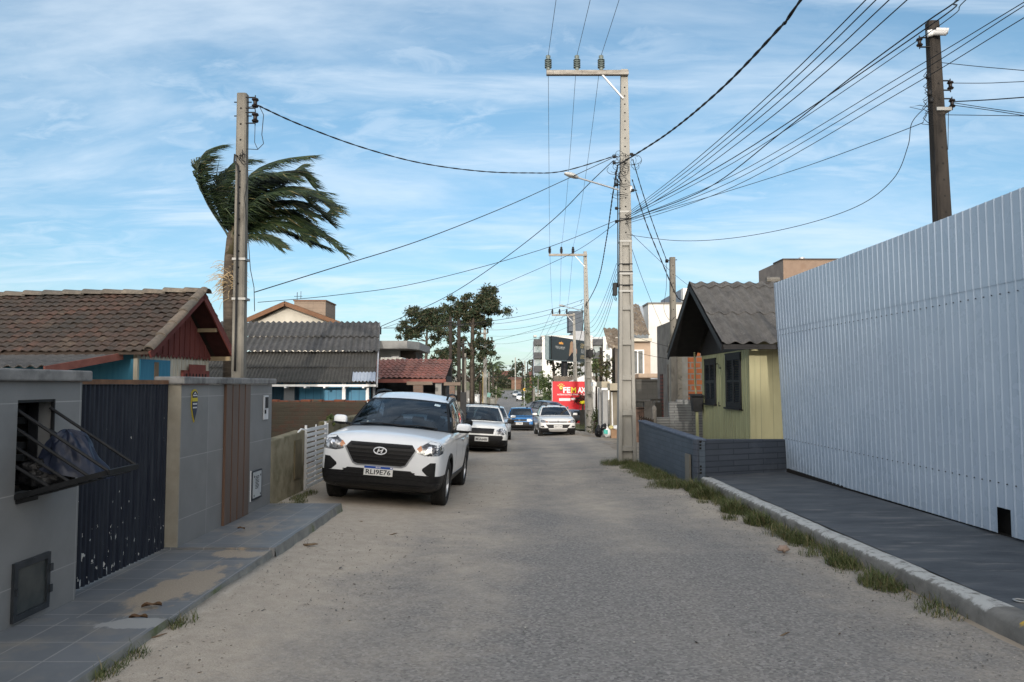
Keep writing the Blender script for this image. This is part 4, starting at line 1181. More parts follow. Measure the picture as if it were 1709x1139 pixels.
    def glass(g_, nm):
        if not g_.f: return None
        o_ = g_.build(nm, [GL], root, recalc=False)
        bm = bmesh.new(); bm.from_mesh(o_.data); bmesh.ops.remove_doubles(bm, verts=bm.verts[:], dist=4e-4); bmesh.ops.recalc_face_normals(bm, faces=bm.faces[:]); bm.to_mesh(o_.data); bm.free()
        o_.data.polygons.foreach_set('use_smooth', [True] * len(o_.data.polygons)); return o_
    for w_ in range(len(sw)): glass(sw[w_], 'side_window')
    glass(gl, 'windscreen'); glass(glr, 'rear_window'); 
    # wheels
    tw = sp.get('tw', .2)
    for y in (y_f, y_r):
        for s_ in (1, -1):
            xo_ = s_ * (hw - .012)
            T0 = Matrix.Translation((xo_, y, r)) @ Matrix.Rotation(s_ * math.pi / 2, 4, 'Y')   # local +Z points outward
            if sp.get('steer') and y == y_f: T0 = T0 @ Matrix.Rotation(R(sp['steer']), 4, 'X')
            ri = r * .62
            mb = MB()
            prof_ = [(ri, -.02), (ri + .02, -.002), (r * .86, .004), (r * .95, -.008), (r * .985, -.022)]
            for kx in range(6):
                z0 = -.03 - kx * (tw - .06) / 5.0
                prof_ += [(r, z0), (r, z0 - (tw - .06) / 5 * .72), (r * .975, z0 - (tw - .06) / 5 * .76), (r * .975, z0 - (tw - .06) / 5 * .96)]
            prof_ += [(r * .96, -tw + .012), (r * .86, -tw - .004), (ri, -tw + .03)]
            mb.lathe(prof_, T0, 32 if detail > 1 else 20)
            ty = mb.build('wheel', [MRUBBER], root, smooth=True, ang=40)
            mb = MB()
            mb.lathe([(ri + .002, -.018), (ri * .93, -.012), (ri * .88, -.05), (ri * .4, -.055), (.03, -.06), (.0, -.06)], T0, 24)
            if detail > 1:
                for q in range(5):
                    a = q * 2 * math.pi / 5
                    mb.hexa([(-.05, .03, -.052), (.05, .03, -.052), (.035, ri * .95, -.03), (-.035, ri * .95, -.03), (-.04, .03, -.03), (.04, .03, -.03), (.025, ri * .95, -.014), (-.025, ri * .95, -.014)], 0, T0 @ Matrix.Rotation(a, 4, 'Z'))
                mb.lathe([(.06, -.05), (.06, -.022), (.0, -.018)], T0, 14)
            mb.build('rim', [sp.get('rim', MSILV)], ty, smooth=True, ang=35)
    mb = MB(); mb.box((-hw * .8, .45, sp['r'] * .55), (hw * .8, L - .5, sp['r'] * .62 + .06)); mb.build('underbody', [MPLAST], root)
    # mirrors
    mx = sp.get('mirror')
    if mx:
        for s_ in (1, -1):
            mb = MB(); c = Vector((s_ * mx[0], mx[1], mx[2]))
            def mf_(u, v):
                t, f = u * 2 * math.pi, (v - .5) * math.pi
                e = lambda q, p_: math.copysign(abs(q) ** p_, q)
                return c + Vector((e(math.cos(t), .6) * e(math.cos(f), .6) * .115, e(math.sin(t), .6) * e(math.cos(f), .6) * .07 + .04 * math.cos(t) * s_, e(math.sin(f), .6) * .075))
            mb.grid(mf_, frange(0, 1, 20), frange(0, 1, 12), 0, mf=lambda i, j: 1 if j < 5 else 0)
            mm_ = mb.build('mirror', [sp.get('mpaint', PA), MPLAST], root, smooth=True)
            mb = MB(); mb.hexa([(s_*(mx[0]-.09), mx[1]-.02, mx[2]-.07), (s_*(mx[0]-.20), mx[1]+.0, mx[2]-.10), (s_*(mx[0]-.20), mx[1]+.07, mx[2]-.10), (s_*(mx[0]-.09), mx[1]+.04, mx[2]-.07),
                                (s_*(mx[0]-.09), mx[1]-.02, mx[2]-.03), (s_*(mx[0]-.20), mx[1]+.0, mx[2]-.05), (s_*(mx[0]-.20), mx[1]+.07, mx[2]-.05), (s_*(mx[0]-.09), mx[1]+.04, mx[2]-.03)]); mb.build('mirror_arm', [MPLAST], mm_)
    # seats and controls
    if detail > 0:
        zf = A.z - .06; ys_ = lerp(B.y, C.y, sp.get('seaty', .30))
        for x_ in (.34, -.34):
            mb = MB(); mb.hexa([(x_-.22, ys_-.06, zf-.05), (x_+.22, ys_-.06, zf-.05), (x_+.22, ys_+.05, zf-.05), (x_-.22, ys_+.05, zf-.05), (x_-.18, ys_+.02, zf+.16), (x_+.18, ys_+.02, zf+.16), (x_+.18, ys_+.10, zf+.16), (x_-.18, ys_+.10, zf+.16)])
            mb.hexa([(x_-.12, ys_+.03, zf+.19), (x_+.12, ys_+.03, zf+.19), (x_+.12, ys_+.11, zf+.19), (x_-.12, ys_+.11, zf+.19), (x_-.10, ys_+.04, zf+.35), (x_+.10, ys_+.04, zf+.35), (x_+.10, ys_+.10, zf+.35), (x_-.10, ys_+.10, zf+.35)])
            mb.cyl((x_-.05, ys_+.06, zf+.15), (x_-.05, ys_+.07, zf+.2), .008, 6); mb.cyl((x_+.05, ys_+.06, zf+.15), (x_+.05, ys_+.07, zf+.2), .008, 6)
            mb.build('seat', [MSEAT], root, bev=.03)
        if sp.get('rearseat'):
            y_ = sp['rearseat']; mb = MB(); mb.box((-.62, y_, zf - .05), (.62, y_ + .1, zf + .10))
            for x_ in (-.38, 0, .38): mb.box((x_ - .11, y_ + .02, zf + .11), (x_ + .11, y_ + .09, zf + .22))
            mb.build('rear_seat', [MSEAT], root, bev=.03)
        mb = MB(); cx_ = Vector((.36, A.y + .28, zf + .02)); pts_ = [cx_ + Vector((math.cos(t) * .17, math.sin(t) * .17 * .35, math.sin(t) * .17)) for t in frange(0, 2 * math.pi, 20)]
        mb.tube(pts_, .014, 6); mb.cyl(cx_ + Vector((-.16, 0, 0)), cx_ + Vector((.16, 0, 0)), .018, 6); mb.build('steering_wheel', [MBLK], root, smooth=True)
        mb = MB(); q = ws(0, .86); mb.box((-.11, q.y + .06, q.z - .09), (.11, q.y + .09, q.z - .03)); mb.build('rear_view_mirror', [MPLAST], root, bev=.01)
    return root, bvh, bvh2, body

def plate(root, s, x, y, z, tilt=0, w=.40, h=.13, blue=True, facing=-1):
    T0 = Matrix.Translation((x, y, z)) @ Matrix.Rotation(R(90) + tilt, 4, 'X')
    if facing > 0: T0 = Matrix.Translation((x, y, z)) @ Matrix.Rotation(math.pi, 4, 'Z') @ Matrix.Rotation(R(90), 4, 'X')
    mb = MB(); mb.box((-w/2, -h/2, -.008), (w/2, h/2, 0), 0, T0); p = mb.build('number_plate', [MPLATE], root)
    if blue:
        mb = MB(); mb.box((-w/2 + .004, h*.24, .0005), (w/2 - .004, h/2 - .003, .002), 0, T0); mb.build('plate_band', [MPBLUE], p)
        mb = MB(); text(mb, 'BRASIL', .075, .018, T0 @ Matrix.Translation((0, h * .37, .0025)), 0, .01); mb.box((w/2 - .035, h*.30, .0022), (w/2 - .012, h*.44, .0030), 0, T0); mb.build('plate_header', [M('plate white', (.7, .7, .7))], p)
    mb = MB(); text(mb, s, w * .86, h * (.52 if blue else .6), T0 @ Matrix.Translation((0, -h * (.12 if blue else .02), .0008)), 0, .016); mb.build('plate_lettering', [MINK], p)
def wiper(root, bvh2, pts):
    mb = MB(); q = []
    for a, b in pts:
        h = bvh2.ray_cast(Vector((a, -3, b)), Vector((0, 1, 0)))[0]
        if h: q.append(h + Vector((0, -.02, .008)))
    if len(q) > 1: mb.tube(q, .010, 5); mb.build('wiper', [MBLK], root)

# --- the white compact SUV parked at the left
MWCAR = paint('white car paint', (.76, .775, .79))
CRETA = dict(L=4.27, hw=.885, r=.338, wb=2.59, fo=.86, tw=.21, paint=MWCAR, pillar=2, frame=.055, crown=.105, xc=.03, gtop=.94, shoulder=((.985, .92), (.935, 1.0)), nose=[.10, .08, .03, 0, 0, .005, .03, .055, .055], bow=.24,
    gh=((.80, 1.36, 1.055), (.635, 2.05, 1.50), (.605, 3.6, 1.52), (.75, 4.10, 1.13)), wins=((.07, .36), (.39, .68), (.71, .84)),
    st=[(0, .78, .30, .87, .03), (.05, .90, .26, .935, .04), (.16, .962, .235, .985, .05), (.42, .985, .23, .995, .065), (.86, 1.0, .23, 1.025, .07), (1.2, 1.0, .23, 1.05, .05), (1.4, 1.0, .23, 1.06, .0), (2.3, 1.0, .23, 1.085, 0), (3.2, 1.0, .23, 1.11, 0), (3.8, .98, .25, 1.12, 0), (4.12, .94, .29, 1.11, 0), (4.27, .82, .36, 1.05, 0)],
    mirror=(.985, 1.50, 1.13), rearseat=3.0)
CX0, CY0 = -1.875, 10.38
zr = gz(-1.05, CY0 + 2.1); zl = gz(-2.6, CY0 + 2.1)
croll = R(4.2)
root, bvh, bvh2, body = car('parked_car', 'white compact SUV facing us with black grille, parked at the left wall', 'car', (CX0, CY0, (gz(-1.05, 11.3) + gz(-2.6, 11.3)) / 2 + .005), (R(-1.4), croll, R(-2.2)), CRETA)
mb = MB(); decal(mb, bvh, [(-.43, .905), (.43, .905), (.485, .835), (.36, .625), (.30, .605), (-.30, .605), (-.36, .625), (-.485, .835)], off=.004, th=.02, cuts=5)
gr_ = mb.build('grille', [MPLAST], root, smooth=True, ang=30)
mb = MB()
for i, (z0, w0) in enumerate(((.885, .42), (.825, .46), (.77, .44), (.715, .40), (.665, .36))):
    decal(mb, bvh, [(-w0, z0), (w0, z0), (w0 - .01, z0 - .024), (-w0 + .01, z0 - .024)], off=.018, th=.016, cuts=5)
mb.each('grille_bar', [M('grille black', (.006, .006, .007), rough=.5, spec=.2)], gr_, smooth=True, ang=30)
mb = MB()
ol = [(-.485, .835), (-.36, .625), (-.30, .605), (.30, .605), (.36, .625), (.485, .835), (.51, .84), (.375, .612), (.31, .585), (-.31, .585), (-.375, .612), (-.51, .84)]
for i in range(5):
    decal(mb, bvh, [ol[i], ol[i + 1], ol[10 - i], ol[11 - i]], off=.008, th=.02, cuts=3)
mb.build('grille_surround', [M('satin grey trim', (.30, .31, .33), rough=.3, metal=.6)], root, smooth=True, ang=30)
mb = MB(); decal(mb, bvh, [(.485, .845), (.53, .89), (.665, .97), (.79, .955), (.85, .88), (.845, .81), (.80, .78), (.62, .772), (.525, .795)], off=.004, th=.02, mirror=True, cuts=4)
hl = mb.each('headlight', [MLENS], root, smooth=True, ang=30)
mb = MB(); decal(mb, bvh, [(.50, .86), (.55, .91), (.58, .85), (.545, .815)], off=.007, th=.01, mirror=True, cuts=2); mb.each('indicator', [MAMBER], hl)
mb = MB(); decal(mb, bvh, [(.62, .80), (.66, .90), (.70, .905), (.71, .87), (.67, .80)], off=.007, th=.01, mirror=True, cuts=2); mb.each('lamp_bulb', [MCHROME], hl)
mb = MB(); decal(mb, bvh, [(.775, .685), (.70, .68), (.60, .60), (.595, .57), (.665, .505), (.775, .495)], off=.004, th=.02, mirror=True, cuts=4); mb.each('fog_recess', [MPLAST], root, smooth=True, ang=30)
mb = MB(); decal(mb, bvh, [(-.44, .55), (.44, .55), (.63, .405), (.80, .40), (.90, .375), (.89, .29), (.62, .20), (-.62, .20), (-.89, .29), (-.90, .375), (-.80, .40), (-.63, .405)], off=.012, th=.03, cuts=6)
lb = mb.build('bumper', [M('black bumper', (.012, .012, .013), (.018, .018, .019), 15, .38)], root, smooth=True, ang=30)
mb = MB()
for z0, w0 in ((.53, .50), (.48, .56), (.44, .60)): decal(mb, bvh, [(-w0, z0), (w0, z0), (w0, z0 - .012), (-w0, z0 - .012)], off=.022, th=.012, cuts=5)
decal(mb, bvh, [(-.60, .325), (.60, .325), (.64, .345), (-.64, .345)], off=.024, th=.014, cuts=5)
mb.each('bumper_rib', [MPLAST], lb, smooth=True, ang=30)
# emblem: slanted letter in an oval ring
yb = bvh.ray_cast(Vector((0, -3, .80)), Vector((0, 1, 0)))[0].y - .022
mb = MB(); mb.tube([Vector((.088 * math.cos(t), yb, .80 + .047 * math.sin(t))) for t in frange(0, 2 * math.pi, 32)], .0085, 6)
for s_ in (-1, 1): mb.beam((s_ * .028 - .012, yb, .77), (s_ * .028 + .014, yb, .831), .015, .008, up=(0, 1, 0))
mb.beam((-.028, yb, .793), (.028, yb, .808), .013, .008, up=(0, 1, 0))
mb.build('emblem', [M('emblem silver', (.72, .73, .75), rough=.35, metal=.3)], root, smooth=True, ang=40)
plate(root, 'RLI9E76', 0, bvh.ray_cast(Vector((0, -3, .53)), Vector((0, 1, 0)))[0].y - .03, .525)
mb = MB()
for (yc_, a0, a1) in ((.86, -.1, math.pi + .15), (3.45, -.15, math.pi + .1)):
    for k in range(10):
        t0, t1 = lerp(a0, a1, k / 10), lerp(a0, a1, (k + 1) / 10); r0, r1 = .385, .44
        decal(mb, bvh, [(yc_ + math.cos(t0) * r0, .338 + math.sin(t0) * r0), (yc_ + math.cos(t0) * r1, .338 + math.sin(t0) * r1), (yc_ + math.cos(t1) * r1, .338 + math.sin(t1) * r1), (yc_ + math.cos(t1) * r0, .338 + math.sin(t1) * r0)], 'side', .008, .02, 0, 1, True)
decal(mb, bvh, [(1.27, .25), (3.05, .25), (3.05, .40), (1.27, .42)], 'side', .009, .02, 0, 3, True)
mb.each('cladding', [MPLAST], root, smooth=True, ang=30)
mb = MB()
for yy_ in (2.42, 3.30): decal(mb, bvh, [(yy_, .885), (yy_ + .20, .895), (yy_ + .20, .925), (yy_, .915)], 'side', .022, .02, 0, 2, True)
mb.each('door_handle', [MCHROME], root, smooth=True, ang=30)
mb = MB()
for yy_ in (1.62, 2.60, 3.42): decal(mb, bvh, [(yy_, .42), (yy_ + .008, .42), (yy_ + .008, 1.05), (yy_, 1.05)], 'side', .0015, .004, 0, 3, True)
mb.each('door_seam', [MBLK], root)
wiper(root, bvh2, [(-.62, 1.095), (-.3, 1.12), (.1, 1.11)]); wiper(root, bvh2, [(-.02, 1.10), (.3, 1.12), (.6, 1.09)])
for s_ in (1, -1):
    mb = MB(); mb.tube([Vector((s_ * .60, y_, z_)) for y_, z_ in ((2.15, 1.555), (2.3, 1.625), (2.8, 1.648), (3.4, 1.635), (3.6, 1.57))], .018, 6); mb.build('roof_rail', [MBLK], root, smooth=True)
mb = MB(); decal(mb, bvh2, [(.44, 1.475), (.53, 1.465), (.53, 1.435), (.44, 1.445)], off=.004, th=.002, cuts=1); mb.build('sticker', [M('sticker', (.3, .45, .55), (.7, .75, .75), 40)], root)

# --- dark grey hatchback tucked behind it
MGREY = paint('graphite paint', (.07, .072, .075), metal=.5)
HATCH = dict(L=3.95, hw=.845, r=.30, wb=2.49, fo=.78, tw=.18, paint=MGREY, mpaint=MBLK, crown=.055, bow=.2,
    gh=((.75, 1.2, .97), (.57, 1.85, 1.40), (.55, 3.2, 1.40), (.70, 3.75, 1.02)), wins=((.08, .38), (.42, .70), (.74, .86)),
    st=[(0, .70, .28, .72, .03), (.05, .86, .24, .78, .04), (.16, .94, .22, .82, .05), (.4, .985, .22, .86, .06), (.8, 1, .22, .91, .06), (1.05, 1, .22, .95, .04), (1.25, 1, .22, .97, 0), (2.2, 1, .22, .99, 0), (3.0, 1, .22, 1.01, 0), (3.5, .98, .24, 1.02, 0), (3.82, .94, .28, 1.0, 0), (3.95, .8, .34, .93, 0)],
    mirror=(.95, 1.36, 1.03), rearseat=2.75)
def simple_front(root, bvh, hl, gpoly, bump=None, lens=MLENS, plate_z=.5, s='MHR5C21', bmat=MPLAST):
    mb = MB(); decal(mb, bvh, gpoly, off=.006, th=.02, cuts=4); mb.build('grille', [MPLAST], root, smooth=True, ang=30)
    mb = MB(); decal(mb, bvh, hl, off=.006, th=.02, mirror=True, cuts=3); o_ = mb.each('headlight', [lens], root, smooth=True, ang=30)
    if bump:
        mb = MB(); decal(mb, bvh, bump, off=.014, th=.03, cuts=5); mb.build('bumper', [bmat], root, smooth=True, ang=30)
    if plate_z: plate(root, s, 0, bvh.ray_cast(Vector((0, -3, plate_z)), Vector((0, 1, 0)))[0].y - .03, plate_z, blue=False)
    return o_
px_, py_ = -2.02, 15.4
root, bvh, bvh2, body = car('parked_car', 'dark grey hatchback with a black mirror, half hidden behind the white SUV', 'car', (px_, py_, gz(px_, py_ + 2) - .0), (R(-1.4), R(2.5), R(-1.5)), HATCH, detail=1)
simple_front(root, bvh, [(.5, .72), (.72, .80), (.74, .68), (.52, .64)], [(-.4, .72), (.4, .72), (.36, .60), (-.36, .60)])

# --- white pickup
PICK = dict(L=4.45, hw=.83, r=.305, wb=2.83, fo=.78, tw=.18, paint=paint('pickup white', (.70, .71, .70)), mpaint=MPLAST, glass=MGLASS2, crown=.05, bow=.22,
    gh=((.735, 1.12, .955), (.575, 1.72, 1.41), (.56, 2.30, 1.41), (.69, 2.52, .98)), wins=((.10, .86),), seaty=.35,
    st=[(0, .74, .30, .74, .03), (.05, .88, .26, .79, .045), (.16, .95, .24, .83, .06), (.4, .985, .23, .87, .07), (.8, 1, .23, .92, .06), (1.0, 1, .23, .945, .04), (1.18, 1, .23, .955, 0), (1.9, 1, .24, .97, 0), (2.6, 1, .25, .985, 0), (3.4, 1, .27, .99, 0), (4.2, .98, .30, .99, 0), (4.45, .94, .34, .98, 0)],
    mirror=(.945, 1.27, 1.0))
px_, py_ = -.93, 22.3
root, bvh, bvh2, body = car('pickup_truck', 'small white pickup with black bumper and roof bars coming towards us', 'pickup', (px_, py_, gz(px_, py_ + 2) - .0), (R(-1.6), R(3.2), R(4.5)), PICK)
simple_front(root, bvh, [(.40, .62), (.44, .74), (.56, .80), (.67, .79), (.74, .72), (.74, .60)], [(-.38, .78), (.38, .78), (.34, .62), (-.34, .62)], [(-.9, .575), (.9, .575), (.9, .38), (.7, .24), (-.7, .24), (-.9, .38)], plate_z=.46, s='MGA6486')
mb = MB(); decal(mb, bvh, [(-.5, .42), (.5, .42), (.45, .30), (-.45, .30)], off=.018, th=.01, cuts=4); mb.each('air_intake', [MHOLE], root)
for y_ in (1.85, 2.22):
    mb = MB(); mb.tube([Vector((x_, y_, z_)) for x_, z_ in ((-.60, 1.42), (-.58, 1.50), (0, 1.515), (.58, 1.50), (.60, 1.42))], .018, 6); mb.build('roof_bar', [MBLK], root, smooth=True)
PICK_ROOT = root
wiper(root, bvh2, [(-.5, 1.0), (0, 1.02), (.4, 1.0)])

# --- pale car behind the pickup
SED = dict(HATCH); SED['paint'] = paint('silver paint', (.52, .54, .56), metal=.4); SED['mpaint'] = SED['paint']; SED['glass'] = MGLASS2
px_, py_ = -.86, 30.5
root, bvh, bvh2, body = car('parked_car', 'pale silver car mostly hidden behind the white pickup', 'car', (px_, py_, gz(px_, py_ + 2)), (R(-1.7), R(2), R(3)), SED, detail=1)
simple_front(root, bvh, [(.5, .72), (.72, .80), (.74, .68), (.52, .64)], [(-.4, .72), (.4, .72), (.36, .60), (-.36, .60)])

# --- blue hatchback
MBLUEC = paint('blue car paint', (.022, .16, .42))
BLUE = dict(L=3.75, hw=.80, r=.285, wb=2.36, fo=.72, tw=.17, paint=MBLUEC, mpaint=MBLK, glass=MGLASS, crown=.03, bow=.09, frame=.05,
    gh=((.74, 1.22, .90), (.60, 1.78, 1.36), (.58, 3.05, 1.37), (.70, 3.55, .95)), wins=((.08, .44), (.48, .84)), nose=[.1, .06, .0, 0, 0, .0, .03, .05, .05],
    st=[(0, .93, .28, .74, .015), (.03, .965, .24, .78, .02), (.12, .98, .22, .80, .025), (.4, 1, .22, .83, .03), (.8, 1, .22, .865, .03), (1.1, 1, .22, .89, .02), (1.28, 1, .22, .90, 0), (2.2, 1, .22, .92, 0), (2.9, 1, .22, .94, 0), (3.4, .99, .24, .95, 0), (3.65, .97, .28, .93, 0), (3.75, .92, .34, .86, 0)],
    mirror=(.90, 1.36, .98), rearseat=2.6)
px_, py_ = .42, 43.2
BLUE_LOC = (px_, py_, gz(px_, py_ + 2))
root, bvh, bvh2, body = car('hatchback_car', 'old boxy bright blue hatchback with black bumper driving towards us', 'car', BLUE_LOC, (R(-1.7), 0, R(-4)), BLUE)
simple_front(root, bvh, [(.44, .745), (.74, .745), (.75, .615), (.46, .615)], [(-.42, .73), (.42, .73), (.42, .62), (-.42, .62)], [(-.82, .57), (.82, .57), (.82, .36), (.7, .24), (-.7, .24), (-.82, .36)], lens=M('pale lamp', (.65, .66, .55), (.85, .85, .75), 9, .15, coat=1), plate_z=.48, s='LYT4832')
mb = MB(); yb = bvh.ray_cast(Vector((0, -3, .68)), Vector((0, 1, 0)))[0].y - .03; mb.tube([Vector((.045 * math.cos(t), yb, .68 + .045 * math.sin(t))) for t in frange(0, 6.2832, 16)], .008, 5); mb.build('emblem', [MCHROME], root)

# --- white hatchback driving towards us on the right
POLO = dict(L=4.05, hw=.875, r=.315, wb=2.56, fo=.82, tw=.2, paint=paint('pearl white', (.66, .66, .645)), glass=MGLASS2, crown=.055, bow=.2,
    gh=((.78, 1.22, .965), (.585, 1.92, 1.39), (.565, 3.25, 1.40), (.72, 3.85, 1.02)), wins=((.08, .38), (.42, .70), (.74, .86)),
    st=[(0, .72, .26, .70, .03), (.05, .88, .22, .765, .04), (.16, .955, .20, .82, .05), (.4, .985, .20, .865, .06), (.82, 1, .20, .92, .06), (1.08, 1, .20, .955, .04), (1.28, 1, .20, .97, 0), (2.2, 1, .20, .99, 0), (3.0, 1, .20, 1.01, 0), (3.6, .98, .22, 1.02, 0), (3.92, .94, .26, 1.0, 0), (4.05, .8, .34, .93, 0)],
    mirror=(.985, 1.42, 1.03), rearseat=2.8)
px_, py_ = 2.14, 34.9
POLO_LOC = (px_, py_, gz(px_, py_ + 2))
root, bvh, bvh2, body = car('hatchback_car', 'pearl white modern hatchback driving towards us beside the rubbish heap', 'car', POLO_LOC, (R(-1.7), 0, R(2.5)), POLO)
hlp = simple_front(root, bvh, [(.44, .665), (.46, .72), (.72, .80), (.78, .79), (.80, .69), (.74, .655)], [(-.44, .715), (.44, .715), (.42, .665), (-.42, .665)], plate_z=.49, s='QJA7C62')
mb = MB(); decal(mb, bvh, [(.47, .68), (.57, .70), (.57, .735), (.48, .715)], off=.012, th=.01, mirror=True, cuts=2); mb.each('indicator', [MAMBER], hlp)
mb = MB(); decal(mb, bvh, [(-.58, .58), (.58, .58), (.44, .41), (-.44, .41)], off=.006, th=.02, cuts=4)
decal(mb, bvh, [(.66, .52), (.80, .50), (.80, .44), (.62, .44)], off=.006, th=.02, mirror=True, cuts=2); decal(mb, bvh, [(-.76, .345), (.76, .345), (.72, .305), (-.72, .305)], off=.006, th=.02, cuts=4); mb.each('air_intake', [MPLAST], root, smooth=True, ang=30)
yb = bvh.ray_cast(Vector((0, -3, .69)), Vector((0, 1, 0)))[0].y - .024
mb = MB(); mb.tube([Vector((.058 * math.cos(t), yb, .69 + .058 * math.sin(t))) for t in frange(0, 6.2832, 20)], .007, 5)
for pts_ in (((-.028, .74), (0, .69), (.028, .74)), ((-.05, .71), (-.022, .645), (0, .685), (.022, .645), (.05, .71))): mb.tube([Vector((a, yb, b)) for a, b in pts_], .006, 4)
mb.build('emblem', [MCHROME], root)
# --- grey SUV parked askew by the red sign
SUV = dict(CRETA); SUV['paint'] = paint('steel grey paint', (.17, .18, .20), metal=.5); SUV['pillar'] = 0; SUV['L'] = 4.27
px_, py_ = 4.55, 52.0
root, bvh, bvh2, body = car('parked_car', 'steel grey SUV parked askew below the red shop sign, nose to the right', 'car', (px_, py_, gz(px_ - 1.5, py_) + .05), (0, 0, R(52)), SUV, detail=1)
mb = MB(); decal(mb, bvh, [(.485, .87), (.52, .92), (.63, 1.03), (.705, .99), (.735, .86), (.6, .80)], off=.004, th=.02, mirror=True, cuts=3); mb.each('headlight', [MLENS], root, smooth=True, ang=30)
mb = MB(); decal(mb, bvh, [(-.42, .93), (.42, .93), (.36, .645), (-.36, .645)], off=.006, th=.02, cuts=4); mb.build('grille', [MPLAST], root)
# --- far cars seen from behind, going up the hill
FAR = dict(CRETA); FAR['paint'] = MWCAR; FAR['pillar'] = 0
px_, py_ = 1.75, 150
root, bvh, bvh2, body = car('distant_car', 'white SUV seen from behind, climbing the far hill', 'car', (px_, py_, gz(px_, py_ + 2) + .03), (R(.8), 0, R(0)), FAR, detail=0)
mb = MB(); decal(mb, bvh, [(.5, .95), (.84, .98), (.84, .84), (.52, .86)], 'rear', .008, .03, 0, 3, True, L=4.27); mb.each('tail_light', [MRED], root)
mb = MB(); decal(mb, bvh, [(-.8, .56), (.8, .56), (.8, .32), (-.8, .32)], 'rear', .008, .03, 0, 4, L=4.27); mb.build('bumper', [MPLAST], root)
PK2 = dict(PICK); PK2['paint'] = paint('far silver', (.45, .46, .47))
px_, py_ = .95, 180
root, bvh, bvh2, body = car('distant_pickup', 'silver pickup ahead of the white SUV near the hill top', 'pickup', (px_, py_, gz(px_, py_ + 2) + .03), (R(.9), 0, 0), PK2, detail=0)
mb = MB(); decal(mb, bvh, [(.62, .9), (.80, .9), (.80, .65), (.62, .65)], 'rear', .008, .03, 0, 2, True, L=4.45); mb.each('tail_light', [MRED], root)
mb = MB(); decal(mb, bvh, [(-.75, .5), (.75, .5), (.75, .32), (-.75, .32)], 'rear', .008, .03, 0, 3, L=4.45); mb.build('bumper', [MPLAST], root)

# ---------------------------------------------------------------- people at the wheel
def person(carloc, rotz, seat, top, label, shirt, skin, hair, wheel=True):
    root = thing('person', label, 'person', carloc, (0, 0, rotz))
    x, y, z = seat                      # hip point in car coordinates
    J = [(x, y, z), (x, y+.05, z+.22), (x, y+.09, z+.45), (x, y+.07, z+.56), (x, y+.05, z+.66)]
    rad = [.15, .15, .165, .055, .06]
    E_ = [(0, 1), (1, 2), (2, 3), (3, 4)]
    def add(p, r_, fr_): J.append(p); rad.append(r_); E_.append((fr_, len(J) - 1)); return len(J) - 1
    for s_ in (-1, 1):
        a = add((x + s_*.20, y+.07, z+.46), .062, 2)
        b = add((x + s_*.25, y-.08, z+.24), .048, a)
        c = add((x + s_*.15, y-.34, z+.30), .036, b) if wheel else add((x + s_*.12, y-.22, z+.10), .036, b)
        d = add((x + s_*.12, y-.40, z+.31) if wheel else (x + s_*.07, y-.28, z+.06), .032, c)
        h = add((x + s_*.10, y-.05, z-.02), .085, 0)
        kx = add((x + s_*.12, y-.42, z+.04), .065, h)
        add((x + s_*.12, y-.55, z-.22), .05, kx)
    me = bpy.data.meshes.new('body'); me.from_pydata(J, E_, [])
    ob = bpy.data.objects.new('body', me); COL.objects.link(ob)
    sk = ob.modifiers.new('skin', 'SKIN'); ss = ob.modifiers.new('sub', 'SUBSURF'); ss.levels = 1; ss.render_levels = 1
    for i, r_ in enumerate(rad): me.skin_vertices[0].data[i].radius = (r_, r_ * (.72 if i in (1, 2) else 1))
    me.skin_vertices[0].data[0].use_root = True
    dg = bpy.context.evaluated_depsgraph_get(); m2 = bpy.data.meshes.new_from_object(ob.evaluated_get(dg))
    bpy.data.objects.remove(ob); bpy.data.meshes.remove(me)
    mb = MB(); from_mesh(mb, m2, 0)
    for fi, f in enumerate(mb.f):
        c = sum((mb.v[i] for i in f), Vector()) / len(f)
        if c.z > z + .54 or (c.y < y - .30 and c.z > z + .2): mb.m[fi] = 1
    hc = Vector((x, y + .04, z + .745))
    def hd_(u, v):
        t, f = u * 2 * math.pi, (v - .5) * math.pi
        d = Vector((math.cos(t) * math.cos(f), math.sin(t) * math.cos(f), math.sin(f)))
        s_ = 1.0
        k = max(0, -d.y)
        nosee = .022 * math.exp(-((d.x / .16) ** 2 + ((d.z + .08) / .22) ** 2)) * (d.y < 0)
        return hc + Vector((d.x * .075 * (1 - .18 * max(0, -d.z)), d.y * .095 - nosee + (-.012 if d.z < -.3 and d.y < 0 else 0), d.z * .118))
    mb.grid(hd_, frange(0, 1, 24), frange(0, 1, 18), 1)
    for s_ in (-1, 1):
        mb.lathe([(.0, -.006), (.022, 0), (.026, .01), (0, .014)], Matrix.Translation(hc + Vector((s_ * .074, .012, -.01))) @ Matrix.Rotation(s_ * math.pi / 2, 4, 'Y'), 10, 1)
        mb.lathe([(0, -.008), (.010, 0), (0, .006)], Matrix.Translation(hc + Vector((s_ * .028, -.087, .012))) @ Matrix.Rotation(math.pi / 2, 4, 'X'), 8, 2)
    mb.box(hc + Vector((-.022, -.094, -.062)), hc + Vector((.022, -.082, -.054)), 3)
    b = mb.build('body', [shirt, skin, MINK, M('lips', (.30, .12, .10))], root, smooth=True)
    mb = MB()
    def hr(u, v):
        t = u * 2 * math.pi; f = lerp(.05 if math.sin(t) < -.2 else -.35, 1.57, v)
        d = Vector((math.cos(t) * math.cos(f), math.sin(t) * math.cos(f), math.sin(f)))
        return hc + Vector((d.x * .083, d.y * .103 + .006, d.z * .127))
    mb.grid(hr, frange(0, 1, 24), frange(0, 1, 8)); mb.build('hair', [hair], root, smooth=True)
SK1 = M('skin', (.36, .20, .14), (.42, .25, .18), 8, .6); HR1 = M('dark hair', (.012, .010, .008), (.025, .02, .016), 30, .7)
